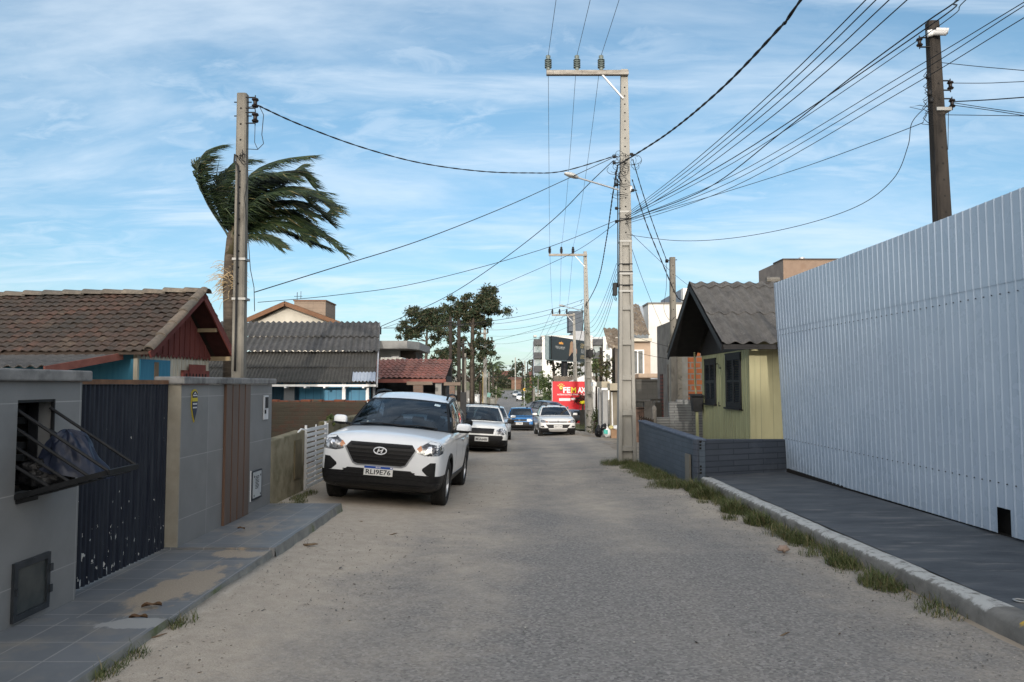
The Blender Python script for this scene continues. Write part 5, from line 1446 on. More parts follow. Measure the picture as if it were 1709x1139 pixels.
SH1 = M('dark shirt', (.02, .022, .03), (.035, .037, .045), 8, .9); SH2 = M('grey shirt', (.16, .17, .19), (.2, .21, .23), 8, .9); SH3 = M('blue shirt', (.05, .07, .10), (.08, .10, .13), 8, .9)
person(PICK_ROOT.location, R(4.5), (.34, 1.96, .56), None, 'driver in a dark shirt seen through the pickup windscreen', SH1, SK1, HR1)
person(BLUE_LOC, R(-4), (.34, 2.05, .52), None, 'driver in a grey shirt at the wheel of the blue hatchback', SH2, SK1, HR1)
person(POLO_LOC, R(2.5), (.36, 2.18, .55), None, 'driver in a dull blue shirt at the wheel of the pearl white hatchback', SH3, SK1, HR1)
person(POLO_LOC, R(2.5), (-.36, 2.2, .55), None, 'front passenger in a dark shirt in the pearl white hatchback', SH1, SK1, HR1, False)
# ---------------------------------------------------------------- clay tile roof
def tilecol(name, cols, dirt):
    """cols: three clay colours picked per tile through the tile id stored on the mesh"""
    m, t, p = newmat(name)
    at_ = nd(t, 'ShaderNodeAttribute', attribute_name='tile_id')
    rp_ = nd(t, 'ShaderNodeValToRGB'); t.links.new(at_.outputs['Fac'], rp_.inputs[0])
    e = rp_.color_ramp.elements
    e[0].color = c4(cols[0]); e[1].color = c4(cols[-1])
    for i, c in enumerate(cols[1:-1]):
        q = e.new((i + 1) / (len(cols) - 1)); q.color = c4(c)
    v = coords(t, True)
    col = mixc(t, noise_fac(t, v, 1.1, .38, .62, 8, .65), rp_.outputs[0], dirt)
    col = mixc(t, mth(t, 'MULTIPLY', noise_fac(t, v, 14, .4, .7, 6), .55), col, (dirt[0]*.5, dirt[1]*.5, dirt[2]*.5))
    t.links.new(col, p.inputs['Base Color']); p.inputs['Roughness'].default_value = .9
    addbump(t, p, noise_fac(t, v, 50, 0, 1, 5), .3, .01)
    return m
def tiles(mb, ids, O, U, V, nrm, lu, lv, tw, tl, amp=.03, seed=1, jit=.012, thick=.018, skip=None):
    """rows of single barrel tiles, each its own little arched plate"""
    O, U, V, nrm = Vector(O), Vector(U).normalized(), Vector(V).normalized(), Vector(nrm).normalized()
    rr = random.Random(seed)
    nr = max(1, math.ceil(lv / tl - .05)); nc = max(1, round(lu / tw)); tl = lv / nr; tw = lu / nc
    for j in range(nr):
        for i in range(nc):
            u0 = i * tw + rr.gauss(0, jit * .3); v0 = j * tl + rr.gauss(0, jit); h0 = rr.gauss(0, jit * .25)
            sag = -.03 * noise.noise(Vector((u0 * .5, v0 * .5, seed)))
            vs = []
            for (dv, hh) in ((0, .022 - thick), (0, .022), (tl * 1.08, -.012)):
                for k in range(7):
                    a = k / 6
                    prof_ = amp * (math.sin(math.pi * min(1, a / .62)) if a < .62 else -.35 * math.sin(math.pi * (a - .62) / .38))
                    vs.append(O + U * (u0 + a * tw * 1.06) + V * (v0 + dv) + nrm * (hh + h0 + sag + prof_))
            mb.add(vs, [(r_ * 7 + k, r_ * 7 + k + 1, (r_ + 1) * 7 + k + 1, (r_ + 1) * 7 + k) for r_ in range(2) for k in range(6)])
            ids += [rr.random()] * 21
def tile_build(mb, ids, name, mat_, parent):
    o = mb.build(name, [mat_], parent, recalc=False, smooth=True, ang=45)
    a = o.data.attributes.new('tile_id', 'FLOAT', 'POINT')
    a.data.foreach_set('value', ids)
    return o
MCLAY = tilecol('weathered clay', [(.038, .028, .024), (.07, .043, .033), (.105, .052, .036), (.06, .042, .033), (.10, .07, .05)], (.040, .034, .029))
MCLAY2 = tilecol('red clay', [(.27, .105, .08), (.34, .13, .10), (.23, .09, .07), (.30, .125, .095)], (.17, .085, .07))
MCLAY3 = tilecol('buff clay', [(.30, .235, .165), (.22, .17, .12), (.36, .29, .21), (.17, .13, .095)], (.15, .12, .09))

# ---------------------------------------------------------------- tile roofed house at left, turned a little from the street
HX, HY = -5.83, 12.0
th = thing('timber_house', 'red-gabled timber house under a mossy clay tile roof behind the blue gate', 'house', (HX, HY, 0), (0, 0, R(-7)))
# local frame: x to the left is negative (ridge runs along -x), y away
er, rr_, eb = 0.0, 1.58, 2.85      # front eave, ridge, back eave
ez, rz_ = 2.13, 3.27
LN = 7.5
ids = []; mb = MB()
s0 = Vector((0, rr_ - er, rz_ - ez)); tiles(mb, ids, (-LN, er, ez), (1, 0, 0), s0, (0, -s0.z, s0.y), LN + .04, s0.length, .165, .155, .022, 4, .009, .015)
s1 = Vector((0, rr_ - eb, rz_ - ez)); tiles(mb, ids, (-LN, eb, ez), (1, 0, 0), s1, (0, s1.z, -s1.y), LN + .04, s1.length, .165, .155, .022, 5, .009, .015)
rfm = tile_build(mb, ids, 'roof', MCLAY, th)
dk = MB()
for e_ in (er, eb): dk.hexa([(-LN, e_, ez - .05), (.0, e_, ez - .05), (.0, rr_, rz_ - .05), (-LN, rr_, rz_ - .05), (-LN, e_, ez - .02), (.0, e_, ez - .02), (.0, rr_, rz_ - .02), (-LN, rr_, rz_ - .02)])
dk.each('roof_deck', [M('old roof timber', (.03, .022, .017), (.05, .036, .028), 5, .9)], th)
def capline(mb, ids, a, b, w, seed, step=.38):
    a, b = Vector(a), Vector(b); n = int((b - a).length / step); rr = random.Random(seed)
    d = (b - a).normalized(); sd = d.cross(Vector((0, 0, 1))).normalized(); up = sd.cross(d)
    for i in range(n):
        p = a.lerp(b, i / n); q = a.lerp(b, (i + 1.12) / n); h = rr.gauss(0, .006)
        vs = []
        for (o_, r_, z_) in ((p, w, .012), (q, w * .86, -.008)):
            for k in range(9):
                t = math.pi * (k / 8); vs.append(o_ + sd * math.cos(t) * r_ + up * (math.sin(t) * r_ * .8 + z_ + h))
        for k in range(9):
            t = math.pi * (k / 8); vs.append(p + sd * math.cos(t) * w * .82 + up * (math.sin(t) * w * .62 + .0 + h))
        mb.add(vs, [(k, k + 1, 9 + k + 1, 9 + k) for k in range(8)] + [(18 + k, 18 + k + 1, k + 1, k) for k in range(8)]); ids += [rr.random()] * 27
MCAP = tilecol('lichen ridge tile', [(.15, .118, .09), (.20, .16, .12), (.11, .09, .072), (.25, .205, .155)], (.08, .075, .065))
ids = []; mb = MB(); capline(mb, ids, (-LN, rr_, rz_ - .005), (.08, rr_, rz_ - .005), .12, 3)
tile_build(mb, ids, 'ridge_cap', MCAP, rfm)
ids = []; mb = MB(); capline(mb, ids, (.02, er - .02, ez + .02), (.02, rr_, rz_ + .03), .095, 7, .33)
tile_build(mb, ids, 'verge_cap', MCAP, rfm)
MRED_W = M('oxide red boards', (.10, .028, .024), (.14, .04, .033), 5, .75, st=(1, 1, .2))
MCREAM = M('cream boards', (.36, .335, .27), (.46, .43, .36), 6, .75, st=(4, 4, .3))
MBLUEW = M('blue boards', (.03, .15, .24), (.045, .19, .29), 4, .7, st=(3, 3, .3))
gx = -.36
mb = MB()
mb.prism([(gx, .30, 2.12), (gx, 2.6, 2.12), (gx, rr_, rz_ - .16)], (-.06, 0, 0))
y = .45
while y < 2.5:
    hz = 2.12 + (y - .3) / (rr_ - .3) * (rz_ - .3 - 2.12) if y < rr_ else 2.12 + (2.6 - y) / (2.6 - rr_) * (rz_ - .3 - 2.12)
    if hz > 2.3: mb.box((gx + .0005, y, 2.10 - .02 * (int(y * 10) % 2)), (gx + .014, y + .045, hz))
    y += .17
for i in range(20): mb.prism([(gx + .004, .32 + i * .113, 2.118), (gx + .004, .32 + i * .113 + .10, 2.118), (gx + .004, .32 + i * .113 + .05, 2.05)], (.008, 0, 0))
mb.build('gable', [MRED_W], th)
mb = MB(); mb.box((gx - .10, .31, -.1), (gx - .03, 2.55, 2.115))
y = .4
while y < 2.5: mb.box((gx - .0295, y, -.1), (gx - .018, y + .03, 2.10)); y += .12
mb.build('side_wall', [MCREAM], th)
mb = MB(); mb.box((-LN, .34, -.1), (gx - .10, .42, 2.2)); mb.build('front_wall', [MBLUEW], th)
mb = MB(); mb.box((gx - .028, .36, .3), (gx - .005, 1.22, 2.02)); mb.box((gx - .0045, .74, .3), (gx + .004, .86, 1.98), 1); mb.build('blue_door', [MBLUEW, M('brown strip', (.14, .10, .06), (.2, .15, .1), 5)], th)
mb = MB(); mb.box((gx - .02, 1.58, .9), (gx + .03, 2.48, 1.86)); mb.box((gx + .031, 1.75, .9), (gx + .045, 2.32, 1.97))
wnd = mb.build('window', [M('red window', (.13, .035, .03), (.17, .05, .04), 6, .7)], th)
mb = MB()
for i in range(7): mb.box((gx + .0455, 1.64 + i * .11, 1.70), (gx + .05, 1.675 + i * .11, 1.80))
mb.each('slot', [MHOLE], wnd)
mb = MB(); mb.beam((.03, er, ez - .06), (.03, rr_, rz_ - .06), .03, .11); mb.beam((.03, eb, ez - .06), (.03, rr_, rz_ - .06), .03, .13); mb.each('bargeboard', [MRED_W], th)
mb = MB(); mb.quad((.02, er + .05, ez - .03), (gx, er + .05, ez - .03), (gx, rr_, rz_ - .05), (.02, rr_, rz_ - .05)); mb.quad((.02, eb - .05, ez - .03), (gx, eb - .05, ez - .03), (gx, rr_, rz_ - .05), (.02, rr_, rz_ - .05)); mb.each('soffit', [M('dark red soffit', (.04, .014, .012), (.06, .02, .018), 6)], th)
mb = MB(); mb.beam((gx, 2.1, 2.62), (.0, 2.1, 2.62), .06, .07); mb.beam((gx, 2.58, 2.10), (.04, 2.58, 2.10), .06, .08); mb.each('rafter_end', [M('bare timber', (.22, .17, .10), (.3, .24, .15), 6)], th)
# low corrugated lean-to in front of it
mb = MB(); s2 = Vector((0, 1.75, .26)); corr(mb, (-LN, -1.55, 1.84), (1, 0, 0), s2, (0, -s2.z, s2.y), LN - .55, s2.length, .177, .022, 1, seed=4, per=7)
mb.build('lean_to_roof', [MFIB], th, smooth=True, ang=50)
mb = MB(); mb.beam((-.53, -1.58, 1.80), (-.53, .12, 2.06), .03, .11); mb.beam((-LN, -1.42, 1.74), (-.55, -1.42, 1.74), .05, .07); mb.each('lean_to_fascia', [M('faded red board', (.17, .062, .048), (.23, .09, .07), 6, .8)], th)
mb = MB(); mb.box((-.75, -1.3, -.1), (-.66, -1.2, 1.74)); mb.box((-4, -1.3, -.1), (-3.9, -1.2, 1.74)); mb.each('lean_to_post', [MRED_W], th)

# ---------------------------------------------------------------- left utility pole
MBAND = M('steel band', (.26, .26, .25), rough=.5, metal=.4)
def round_pole(label, base, top, r0, r1, mat_, extras=None, sides=8, group=None, holes=True, face=-1):
    root = thing('utility_pole', label, 'pole', tuple(base), None, group)
    b, t = Vector(base), Vector(top)
    mb = MB()
    # square section with chamfered edges
    vs = []
    for (p, r_) in ((b, r0), (t, r1)):
        for (x, y) in ((-1, -.7), (-.7, -1), (.7, -1), (1, -.7), (1, .7), (.7, 1), (-.7, 1), (-1, .7)): vs.append(p + Vector((x * r_, y * r_, 0)))
    mb.add(vs, [(i, (i + 1) % 8, 8 + (i + 1) % 8, 8 + i) for i in range(8)] + [tuple(range(8, 16))])
    sh_ = mb.build('shaft', [mat_], root)
    if holes:
        mb = MB(); n_ = int((t - b).length / .24)
        for i in range(1, n_):
            f = i / n_
            if f < .5: continue
            p = b.lerp(t, f); r_ = lerp(r0, r1, f)
            T0 = Matrix.Translation(p + Vector((0, -r_ - .0015, 0))) @ Matrix.Rotation(math.pi / 2, 4, 'X')
            mb.lathe([(.016, 0), (.001, .0005)], T0, 8)
        mb.each('bolt_hole', [MHOLE], sh_)
    return root, sh_
def spool(parent, p, s=1, out=1):
    """two-groove spool insulator in a bracket"""
    p = Vector(p)
    mb = MB(); pr_ = [(.012, -.07), (.045, -.068), (.055, -.045), (.03, -.02), (.03, .02), (.055, .045), (.045, .068), (.012, .07)]
    mb.lathe([(a * s, b * s) for a, b in pr_], Matrix.Translation(p), 14); mb.build('insulator', [MPORCD], parent, smooth=True, ang=40)
    mb = MB(); mb.cyl(p + Vector((0, 0, -.12 * s)), p + Vector((0, 0, .12 * s)), .008, 6)
    for z_ in (-.085, .085): mb.beam(p + Vector((0, 0, z_ * s)), p + Vector((-out * .17, 0, z_ * s)), .03, .012)
    mb.build('bracket', [MBLK], parent)
lt = at(405.5, 158, 11.5); lb_ = Vector((at(400, 625, 11.5).x, 11.5, -.1))
lpole, lshaft = round_pole('concrete pole with two brown spool insulators behind the entrance wall, before the palm', lb_, lt, .100, .075, MCONC2)
for (px, py) in ((426, 172), (426, 197)): spool(lpole, at(px, py, 11.45), 1.0)
mb = MB()
for py in (171, 194): mb.cyl(at(391, py, 11.5), at(420, py, 11.5), .009, 6)
mb.each('bolt', [MBLK], lpole)
for py in (434, 500):
    p = at(402, py, 11.5); f = (py - 158) / 467; r_ = lerp(.082, .108, f) + .004
    mb = MB(); mb.prism([(p.x - r_, p.y - r_, p.z - .018), (p.x + r_, p.y - r_, p.z - .018), (p.x + r_, p.y + r_, p.z - .018), (p.x - r_, p.y + r_, p.z - .018)], (0, 0, .036)); mb.build('band', [MBAND], lpole)
mb = MB(); pts = [at(397, 262, 11.38), at(392, 258, 11.36), at(391, 270, 11.36), at(396, 275, 11.37)] + [at(398 - .6 * i, 290 + i * 33, 11.37) for i in range(11)]
mb.tube(pts, .017, 6); mb.build('riser_cable', [MWIRE], lpole, smooth=True)
mb = MB(); mb.tube([at(411, 180, 11.45), at(432, 176, 11.45), at(440, 192, 11.42), at(437, 225, 11.42), at(440, 240, 11.42), at(430, 250, 11.42), at(412, 249, 11.42)], .006, 5)
mb.tube([at(426, 200, 11.45), at(425, 238, 11.42), at(430, 249, 11.42)], .005, 5)
mb.tube([at(403, 255, 11.38), at(412, 260, 11.38), at(414, 300, 11.36), at(408, 330, 11.36), at(413, 380, 11.36), at(418, 450, 11.3), at(424, 480, 11.3), at(425, 520, 11.3)], .006, 5)
for i in range(6):
    a, b = rnd.uniform(398, 412), rnd.uniform(398, 412); y_ = 250 + i * 3
    mb.tube([at(a, y_, 11.37), at((a + b) / 2, y_ + rnd.uniform(-6, 10), 11.35), at(b, y_ + 9, 11.37)], .006, 4)
mb.each('loose_wire', [MWIRE], lpole, smooth=True)

# ---------------------------------------------------------------- palm bent by the wind
palm = thing('palm_tree', 'palm with dark fronds blown to the right behind the left pole', 'palm', tuple(Vector((at(383, 600, 16).x, 16, 0))))
MTRK = M('palm trunk', (.055, .043, .033), (.10, .08, .06), 5, .9, (.05, .04, .03), 14, .5, .7, bump=.5, bsc=14, st=(.6, .6, 3), pos=True)
mb = MB(); pts = [Vector((at(383, 640, 16).x, 16, -.1))] + [at(x, y, 16) for x, y in ((383, 560), (381, 480), (383, 430), (386, 400), (388, 380))]
mb.tube(pts, [.13, .125, .11, .105, .10, .06], 12); trk = mb.build('trunk', [MTRK], palm, smooth=True)
mb = MB(); mb.tube([at(384, 425, 16), at(388, 395, 16), at(393, 370, 16)], [.11, .09, .04], 10); mb.build('crownshaft', [M('green shaft', (.055, .05, .025), (.09, .075, .045), 5, .6)], trk, smooth=True)
MPL = [M('frond dark', (.007, .016, .007), (.014, .026, .010), 6, .5), M('frond mid', (.020, .034, .011), (.034, .05, .017), 6, .5), M('frond straw', (.10, .085, .035), (.13, .11, .05), 6, .6)]
FR = [
 ([(386, 405), (365, 365), (342, 325), (331, 285), (341, 255), (368, 243)], 0, .50, .15), ([(386, 400), (352, 350), (338, 322), (331, 300), (333, 275), (350, 262)], -.5, .42, .1),
 ([(388, 395), (372, 340), (372, 300), (392, 270), (420, 268)], .6, .55, .2), ([(389, 392), (395, 335), (420, 290), (465, 268), (518, 260)], -.3, .55, .3),
 ([(390, 392), (410, 340), (450, 300), (495, 285), (522, 312)], .3, .55, .35), ([(390, 394), (420, 345), (470, 312), (525, 328), (557, 352)], -.6, .55, .4),
 ([(390, 396), (425, 355), (470, 335), (520, 345), (552, 374)], .5, .5, .45), ([(390, 398), (425, 372), (470, 362), (520, 382), (575, 424)], 0, .5, .5),
 ([(390, 400), (420, 380), (455, 380), (500, 398), (545, 414)], .7, .46, .55), ([(389, 402), (410, 392), (440, 394), (470, 414)], -.7, .4, .55),
 ([(389, 398), (412, 352), (450, 322), (490, 318), (515, 338)], .2, .6, .5), ([(389, 396), (405, 358), (440, 338), (485, 338), (520, 362)], -.2, .6, .6), ([(390, 399), (420, 362), (455, 350), (495, 362), (520, 392)], .3, .6, .6), ([(388, 397), (398, 345), (420, 308), (455, 292), (490, 300)], -.4, .6, .4), ([(390, 400), (425, 378), (460, 370), (490, 378), (512, 400)], -.3, .55, .7), ([(389, 398), (406, 330), (440, 298), (480, 286), (512, 296)], .8, .55, .4), ([(387, 402), (378, 372), (368, 345), (360, 320), (372, 300)], .2, .45, .2),
 ([(388, 398), (400, 350), (425, 320), (470, 300), (505, 275)], 1.0, .5, .3), ([(388, 398), (380, 350), (395, 310), (430, 290), (470, 290)], -.9, .5, .35), ([(390, 398), (430, 360), (480, 350), (535, 360), (556, 345)], 1.1, .5, .4), ([(388, 396), (400, 370), (430, 330), (480, 318), (540, 322)], -1.1, .5, .4)]
for fi, (pxs, dd, ll, drop) in enumerate(FR):
    rr = random.Random(fi + 40)
    ctl = [at(x, y, 16 + dd * i / (len(pxs) - 1)) for i, (x, y) in enumerate(pxs)]
    def cr(t):
        n = len(ctl) - 1; i = min(n - 1, int(t * n)); f = t * n - i
        p0, p1, p2, p3 = ctl[max(0, i - 1)], ctl[i], ctl[i + 1], ctl[min(n, i + 2)]
        return .5 * ((2 * p1) + (p2 - p0) * f + (2 * p0 - 5 * p1 + 4 * p2 - p3) * f * f + (3 * p1 - p0 - 3 * p2 + p3) * f ** 3)
    mb = MB(); mb.tube([cr(t) for t in frange(0, 1, 12)], [lerp(.026, .005, t) for t in frange(0, 1, 12)], 5, 0)
    N_ = 150
    for i in range(N_):
        t = .13 + .87 * i / N_
        p = cr(t); tg = (cr(min(1, t + .02)) - cr(max(0, t - .02))).normalized()
        for s_ in (-1, 1):
            sd = tg.cross(Vector((0, -.35, 1))).normalized() * s_
            L_ = ll * (.55 + .6 * math.sin(math.pi * min(1, .18 + t * .8))) * rr.uniform(.7, 1.3)
            wind = Vector((1.0, 0, .06))
            d1 = (tg * .45 + sd * .8 + wind * .6 + Vector((0, 0, -.25 * drop))).normalized()
            d2 = (tg * .3 + sd * .42 + wind * .9 + Vector((0, 0, -.95 * drop - .15)) + Vector((rr.gauss(0, .16), rr.gauss(0, .2), rr.gauss(0, .2)))).normalized()
            a = p; b = a + d1 * L_ * .4; c = b + d2 * L_ * .6
            w_ = d1.cross(Vector((rr.gauss(0, .4), -1, .5))).normalized() * .0115
            mi = 2 if rr.random() < .05 else (1 if rr.random() < .35 else 0)
            mb.add([a - w_ * .5, a + w_ * .5, b + w_, b - w_, c], [(0, 1, 2, 3), (3, 2, 4)], mi)
    mb.build('frond', MPL, palm, recalc=False)
mb = MB(); rr = random.Random(77)
for i in range(150):
    p = at(382 + rr.gauss(0, 5), 470 + rr.gauss(0, 12), 16 + rr.gauss(0, .1)); s_ = rr.choice((-1, -1, 1)); pts = [p]
    d = Vector((s_ * rr.uniform(.2, 1), rr.uniform(-.8, .5), rr.uniform(-.2, .9))).normalized(); L_ = rr.uniform(.2, .52)
    for k in range(5): d = (d + Vector((rr.gauss(0, .25), rr.gauss(0, .25), -.28))).normalized(); pts.append(pts[-1] + d * L_ / 5)
    mb.tube(pts, [.008, .007, .006, .005, .004, .003], 3)
mb.build('dry_flower_stalk', [M('straw stalk', (.30, .22, .12), (.42, .32, .19), 9, .8)], palm, recalc=False)

# ---------------------------------------------------------------- left side walls beyond the entrance wall
MPLAS = M('mossy plaster', (.17, .145, .09), (.26, .225, .15), 4, .9, (.075, .07, .03), 2.2, .48, .68, bump=.5, bsc=30, pos=True)
pw = thing('plaster_wall', 'low mossy rendered wall with a rusty meter door beside the white gate', 'wall', (-3.3, 11, 0))
mb = MB(); slab(mb, (-3.16, 9.90), (-3.19, 11.58), -.2, .86, -.2, .90, .16, side=-1); mb.build('wall_panel', [MPLAS], pw, bev=.02)
mb = MB(); mb.box((-3.185, 11.0, .22), (-3.16, 11.34, .78)); mb.build('meter_door', [M('olive rust door', (.10, .085, .05), (.15, .12, .07), 5, .8)], pw)
MBRK = tilemat('mossy brick', 'xz', .23, .085, .012, (.135, .062, .042), (.085, .055, .042), (.085, .074, .056), .9, (0, 0), .9, offset=.5, stain=((.072, .062, .044), 3.4, .30, .55), gn=.7)
bw = thing('brick_wall', 'dark mossy brick boundary wall below the blue house, above the plaster wall', 'wall', (-6, 16, 0))
mb = MB(); mb.box((-11, 15.9, -.3), (-3.1, 16.08, 1.235)); mb.build('wall_panel', [MBRK], bw, bev=.015)
mb = MB(); rr = random.Random(2)
for i in range(22):
    x = -8 + i * .235; mb.box((x, 15.90, 1.237), (x + .215, 16.08, 1.28 - rr.choice((0, 0, .02))))
mb.build('brick_course', [M('bare brick', (.24, .085, .05), (.17, .07, .045), 8, .9, (.10, .09, .07), 5, .5, .6, pos=True)], bw)
gt2 = thing('garden_gate', 'small white slatted metal gate next to the mossy rendered wall', 'gate', (-3.19, 12.35, 0))
MSLAT = M('white slats', (.56, .57, .57), (.66, .67, .67), 6, .5)
mb = MB()
a_, b_ = 11.62, 12.86
mb.box((-3.20, a_, -.02), (-3.17, a_ + .03, .97)); mb.box((-3.20, b_ - .03, -.02), (-3.17, b_, .97)); mb.box((-3.195, (a_ + b_) / 2 - .015, -.0), (-3.178, (a_ + b_) / 2 + .015, .95)); mb.build('frame', [MSLAT], gt2)
for i in range(12):
    mb = MB(); z_ = .0 + i * .079; mb.box((-3.172, a_ + .0, z_), (-3.155, b_, z_ + .05)); mb.build('slat', [MSLAT], gt2)
mb = MB(); mb.tube([(-3.16, 11.62, .90), (-3.10, 11.3, .92), (-3.08, 11.0, .95), (-3.1, 10.9, .91)], .012, 5); mb.build('wire', [MWHITE], gt2)
mb = MB(); mb.cyl((-3.18, 12.92, -.1), (-3.18, 12.92, .94), .028, 10)
tag(mb.build('gate_post', [MWHITE], loc=(-3.18, 12.92, -.1), smooth=True, ang=40), 'slim white round post between the slatted gate and the wall stub', 'post')
sw_ = MB(); slab(sw_, (-3.17, 13.0), (-3.1, 15.88), -.2, .96, -.2, .98, .18, side=-1)
tag(sw_.build('plaster_wall', [MPLAS], loc=(-3.15, 14, -.2), bev=.02), 'mossy rendered wall stub behind the nose of the white SUV', 'wall')
def leafclump(mb, c, r_, n, size, seed, ms=3, shell=.55, flat=1.0):
    rr = random.Random(seed); c = Vector(c)
    for _ in range(n):
        d = Vector((rr.gauss(0, 1), rr.gauss(0, 1), rr.gauss(0, 1))).normalized(); k = rr.uniform(shell, 1) ** .7 if shell > .4 else min(1.5, abs(rr.gauss(0, .62)))
        p = c + Vector((d.x * r_[0] * k, d.y * r_[1] * k, d.z * r_[2] * k * flat))
        a = Vector((rr.gauss(0, 1), rr.gauss(0, 1), rr.gauss(0, .8))).normalized(); b = a.orthogonal().normalized(); b = (Matrix.Rotation(rr.uniform(0, 6.28), 3, a) @ b)
        s_ = size * rr.uniform(.6, 1.3); e = a.cross(b)
        mb.add([p - b * s_, p + e * s_ * .45, p + b * s_, p - e * s_ * .45], [(0, 1, 2, 3)], rr.randrange(ms))
MLF = [M('leaf dark', (.022, .040, .014), (.035, .058, .02), 3, .6), M('leaf mid', (.045, .07, .022), (.065, .09, .03), 3, .6), M('leaf light', (.08, .105, .035), (.10, .125, .045), 3, .6)]
MPN = [M('pine dark', (.012, .022, .012), (.02, .034, .017), 3, .7), M('pine mid', (.026, .042, .02), (.04, .056, .026), 3, .7), M('pine brown', (.05, .048, .026), (.07, .062, .035), 3, .7)]
fm = MB(); leafclump(fm, at(553, 702, 13.3), (.09, .09, .11), 130, .035, 3)
fm.tube([(at(553, 715, 13.3)), at(553, 700, 13.3)], .01, 4, 0)
tag(fm.build('fern', [M('fern green', (.10, .13, .03), (.16, .19, .05), 4, .6), MLF[2], MLF[1]], loc=at(553, 715, 13.3), recalc=False), 'small bright green fern growing on top of the wall stub by the gate', 'plant')

# ---------------------------------------------------------------- blue house with two-tier corrugated roof
bh = thing('blue_house', 'blue boarded house under a dark two-tier corrugated roof', 'house', (-7, 21, -.3))
pl0 = at(627, 640, 20.0); pu0 = at(631, 541, 23.9)
w_ = 7.2
U = Vector((1, 0, 0)); mid = pl0.lerp(pu0, .46)
mb = MB(); V = mid - pl0; corr(mb, pl0 - U * w_, U, V, Vector((0, -V.z, V.y)), w_, V.length + .15, .096, .016, 2, per=7, seed=3.3, lift=.03)
mb.build('lower_roof', [fibremat('mossy fibre cement', (.036, .034, .030), (.066, .062, .054), (.20, .19, .17), (.026, .026, .02))], bh, smooth=True, ang=50)
mb = MB(); q0 = mid + Vector((.03, 0, .075)); V = pu0 - mid; corr(mb, q0 - U * w_ - V * .05, U, V, Vector((0, -V.z, V.y)), w_ + .03, V.length * 1.04, .182, .030, 2, per=8, seed=6.1, lift=.05)
mb.build('upper_roof', [fibremat('grey fibre cement', (.055, .054, .053), (.095, .092, .09), (.16, .16, .15), (.035, .035, .03))], bh, smooth=True, ang=50)
mb = MB(); V = mid - pl0; corr(mb, pl0 - U * .62 + Vector((0, -.05, .042)), U, V, Vector((0, -V.z, V.y)), .62, V.length * .30, .096, .016, 1, per=7, seed=3.3)
mb.build('patch_sheet', [M('galvanised sheet', (.42, .45, .50), (.5, .53, .58), 4, .4, metal=.3)], bh, smooth=True, ang=50)
mb = MB(); mb.box((pl0.x - w_, 20.02, pl0.z - .09), (pl0.x, 20.05, pl0.z - .03)); mb.build('fascia', [MWHITE], bh)
mb = MB()
for i in range(8): x = pl0.x - .35 - i * .52; mb.box((x, 19.96, pl0.z - .13), (x + .05, 20.4, pl0.z - .092))
mb.each('rafter_end', [MWHITE], bh)
MBOARD = boardmat('blue boards house', 'X', .21, (.045, .20, .33), (.06, .235, .38), .06)
mb = MB(); mb.box((pl0.x - 2.2, 20.6, -.5), (pl0.x - .25, 20.68, pl0.z + .1)); mb.build('front_wall', [MBOARD], bh)
mb = MB(); mb.box((pl0.x - w_, 21.2, -.5), (pl0.x - 2.2, 21.28, pl0.z + .3)); mb.build('porch_wall', [boardmat('dark blue boards', 'X', .25, (.02, .085, .16), (.035, .12, .2), .05)], bh)
mb = MB()
for (x, w1, m_) in ((pl0.x - .95, .09, 0), (pl0.x - .31, .08, 0), (pl0.x - 2.52, .28, 1), (pl0.x - 3.6, .09, 1)): mb.box((x, 20.25, -.5), (x + w1, 20.33, pl0.z + .05), m_)
mb.each('post', [MWHITE, M('grey post', (.11, .12, .13), (.15, .16, .17), 4, .8)], bh)
mb = MB(); mb.prism([(pl0.x - .07, 20.3, -.5), (pu0.x - .05, 23.8, -.5), (pu0.x - .05, 23.8, pu0.z - .1), (pl0.x - .07, 20.3, pl0.z)], (-.06, 0, 0)); mb.build('side_wall', [M('grey gable wall', (.2, .21, .22), (.27, .28, .29), 3, .8)], bh)
mb = MB(); mb.beam(pl0 + Vector((.035, 0, -.05)), pu0 + Vector((.05, 0, .0)), .04, .12); mb.build('bargeboard', [M('pale grey board', (.3, .31, .33), (.36, .37, .39), 4)], bh)
mb = MB(); mb.box((pu0.x + .06, 23.6, pu0.z - .35), (pu0.x + .14, 23.72, pu0.z - .1)); mb.build('cable_clamp', [MBLK], bh)

# gabled cream house with brown water tank box behind
ch = thing('gabled_house', 'cream gabled house with brown eaves rising behind the corrugated roof', 'house', (-10, 30, 0))
apx = at(475, 504, 30); el = at(402, 536, 30); er_ = at(590, 546, 30)
mb = MB(); mb.prism([(el.x + .3, 30.4, -.5), (er_.x - .3, 30.4, -.5), (er_.x - .3, 30.4, er_.z - .1), (apx.x, 30.4, apx.z - .12), (el.x + .3, 30.4, el.z - .1)], (0, 6, 0)); mb.build('wall', [M('cream render', (.46, .43, .37), (.52, .49, .43), 3, .85)], ch)
MBRW = M('brown eave', (.12, .06, .032), (.17, .085, .045), 4, .7)
mb = MB(); mb.beam(apx + Vector((0, .02, -.07)), el + Vector((0, .02, -.07)), .05, .17); mb.beam(apx + Vector((.0, .02, -.07)), er_ + Vector((0, .02, -.07)), .05, .17); mb.each('bargeboard', [MBRW], ch)
mb = MB()
for e_ in (el, er_): mb.quad(apx + Vector((0, .0, .03)), e_ + Vector((0, 0, .03)), e_ + Vector((0, 7, .03)), apx + Vector((0, 7, .03)))
mb.build('roof', [M('pale roof edge', (.28, .25, .22), (.36, .33, .3), 5)], ch)
tb = thing('tank_tower', 'brown boarded water tank box above the cream gable', 'tank', (-8, 36, 0))
a, b = at(491, 503, 36), at(543, 540, 36); c = at(557, 506, 37.5)
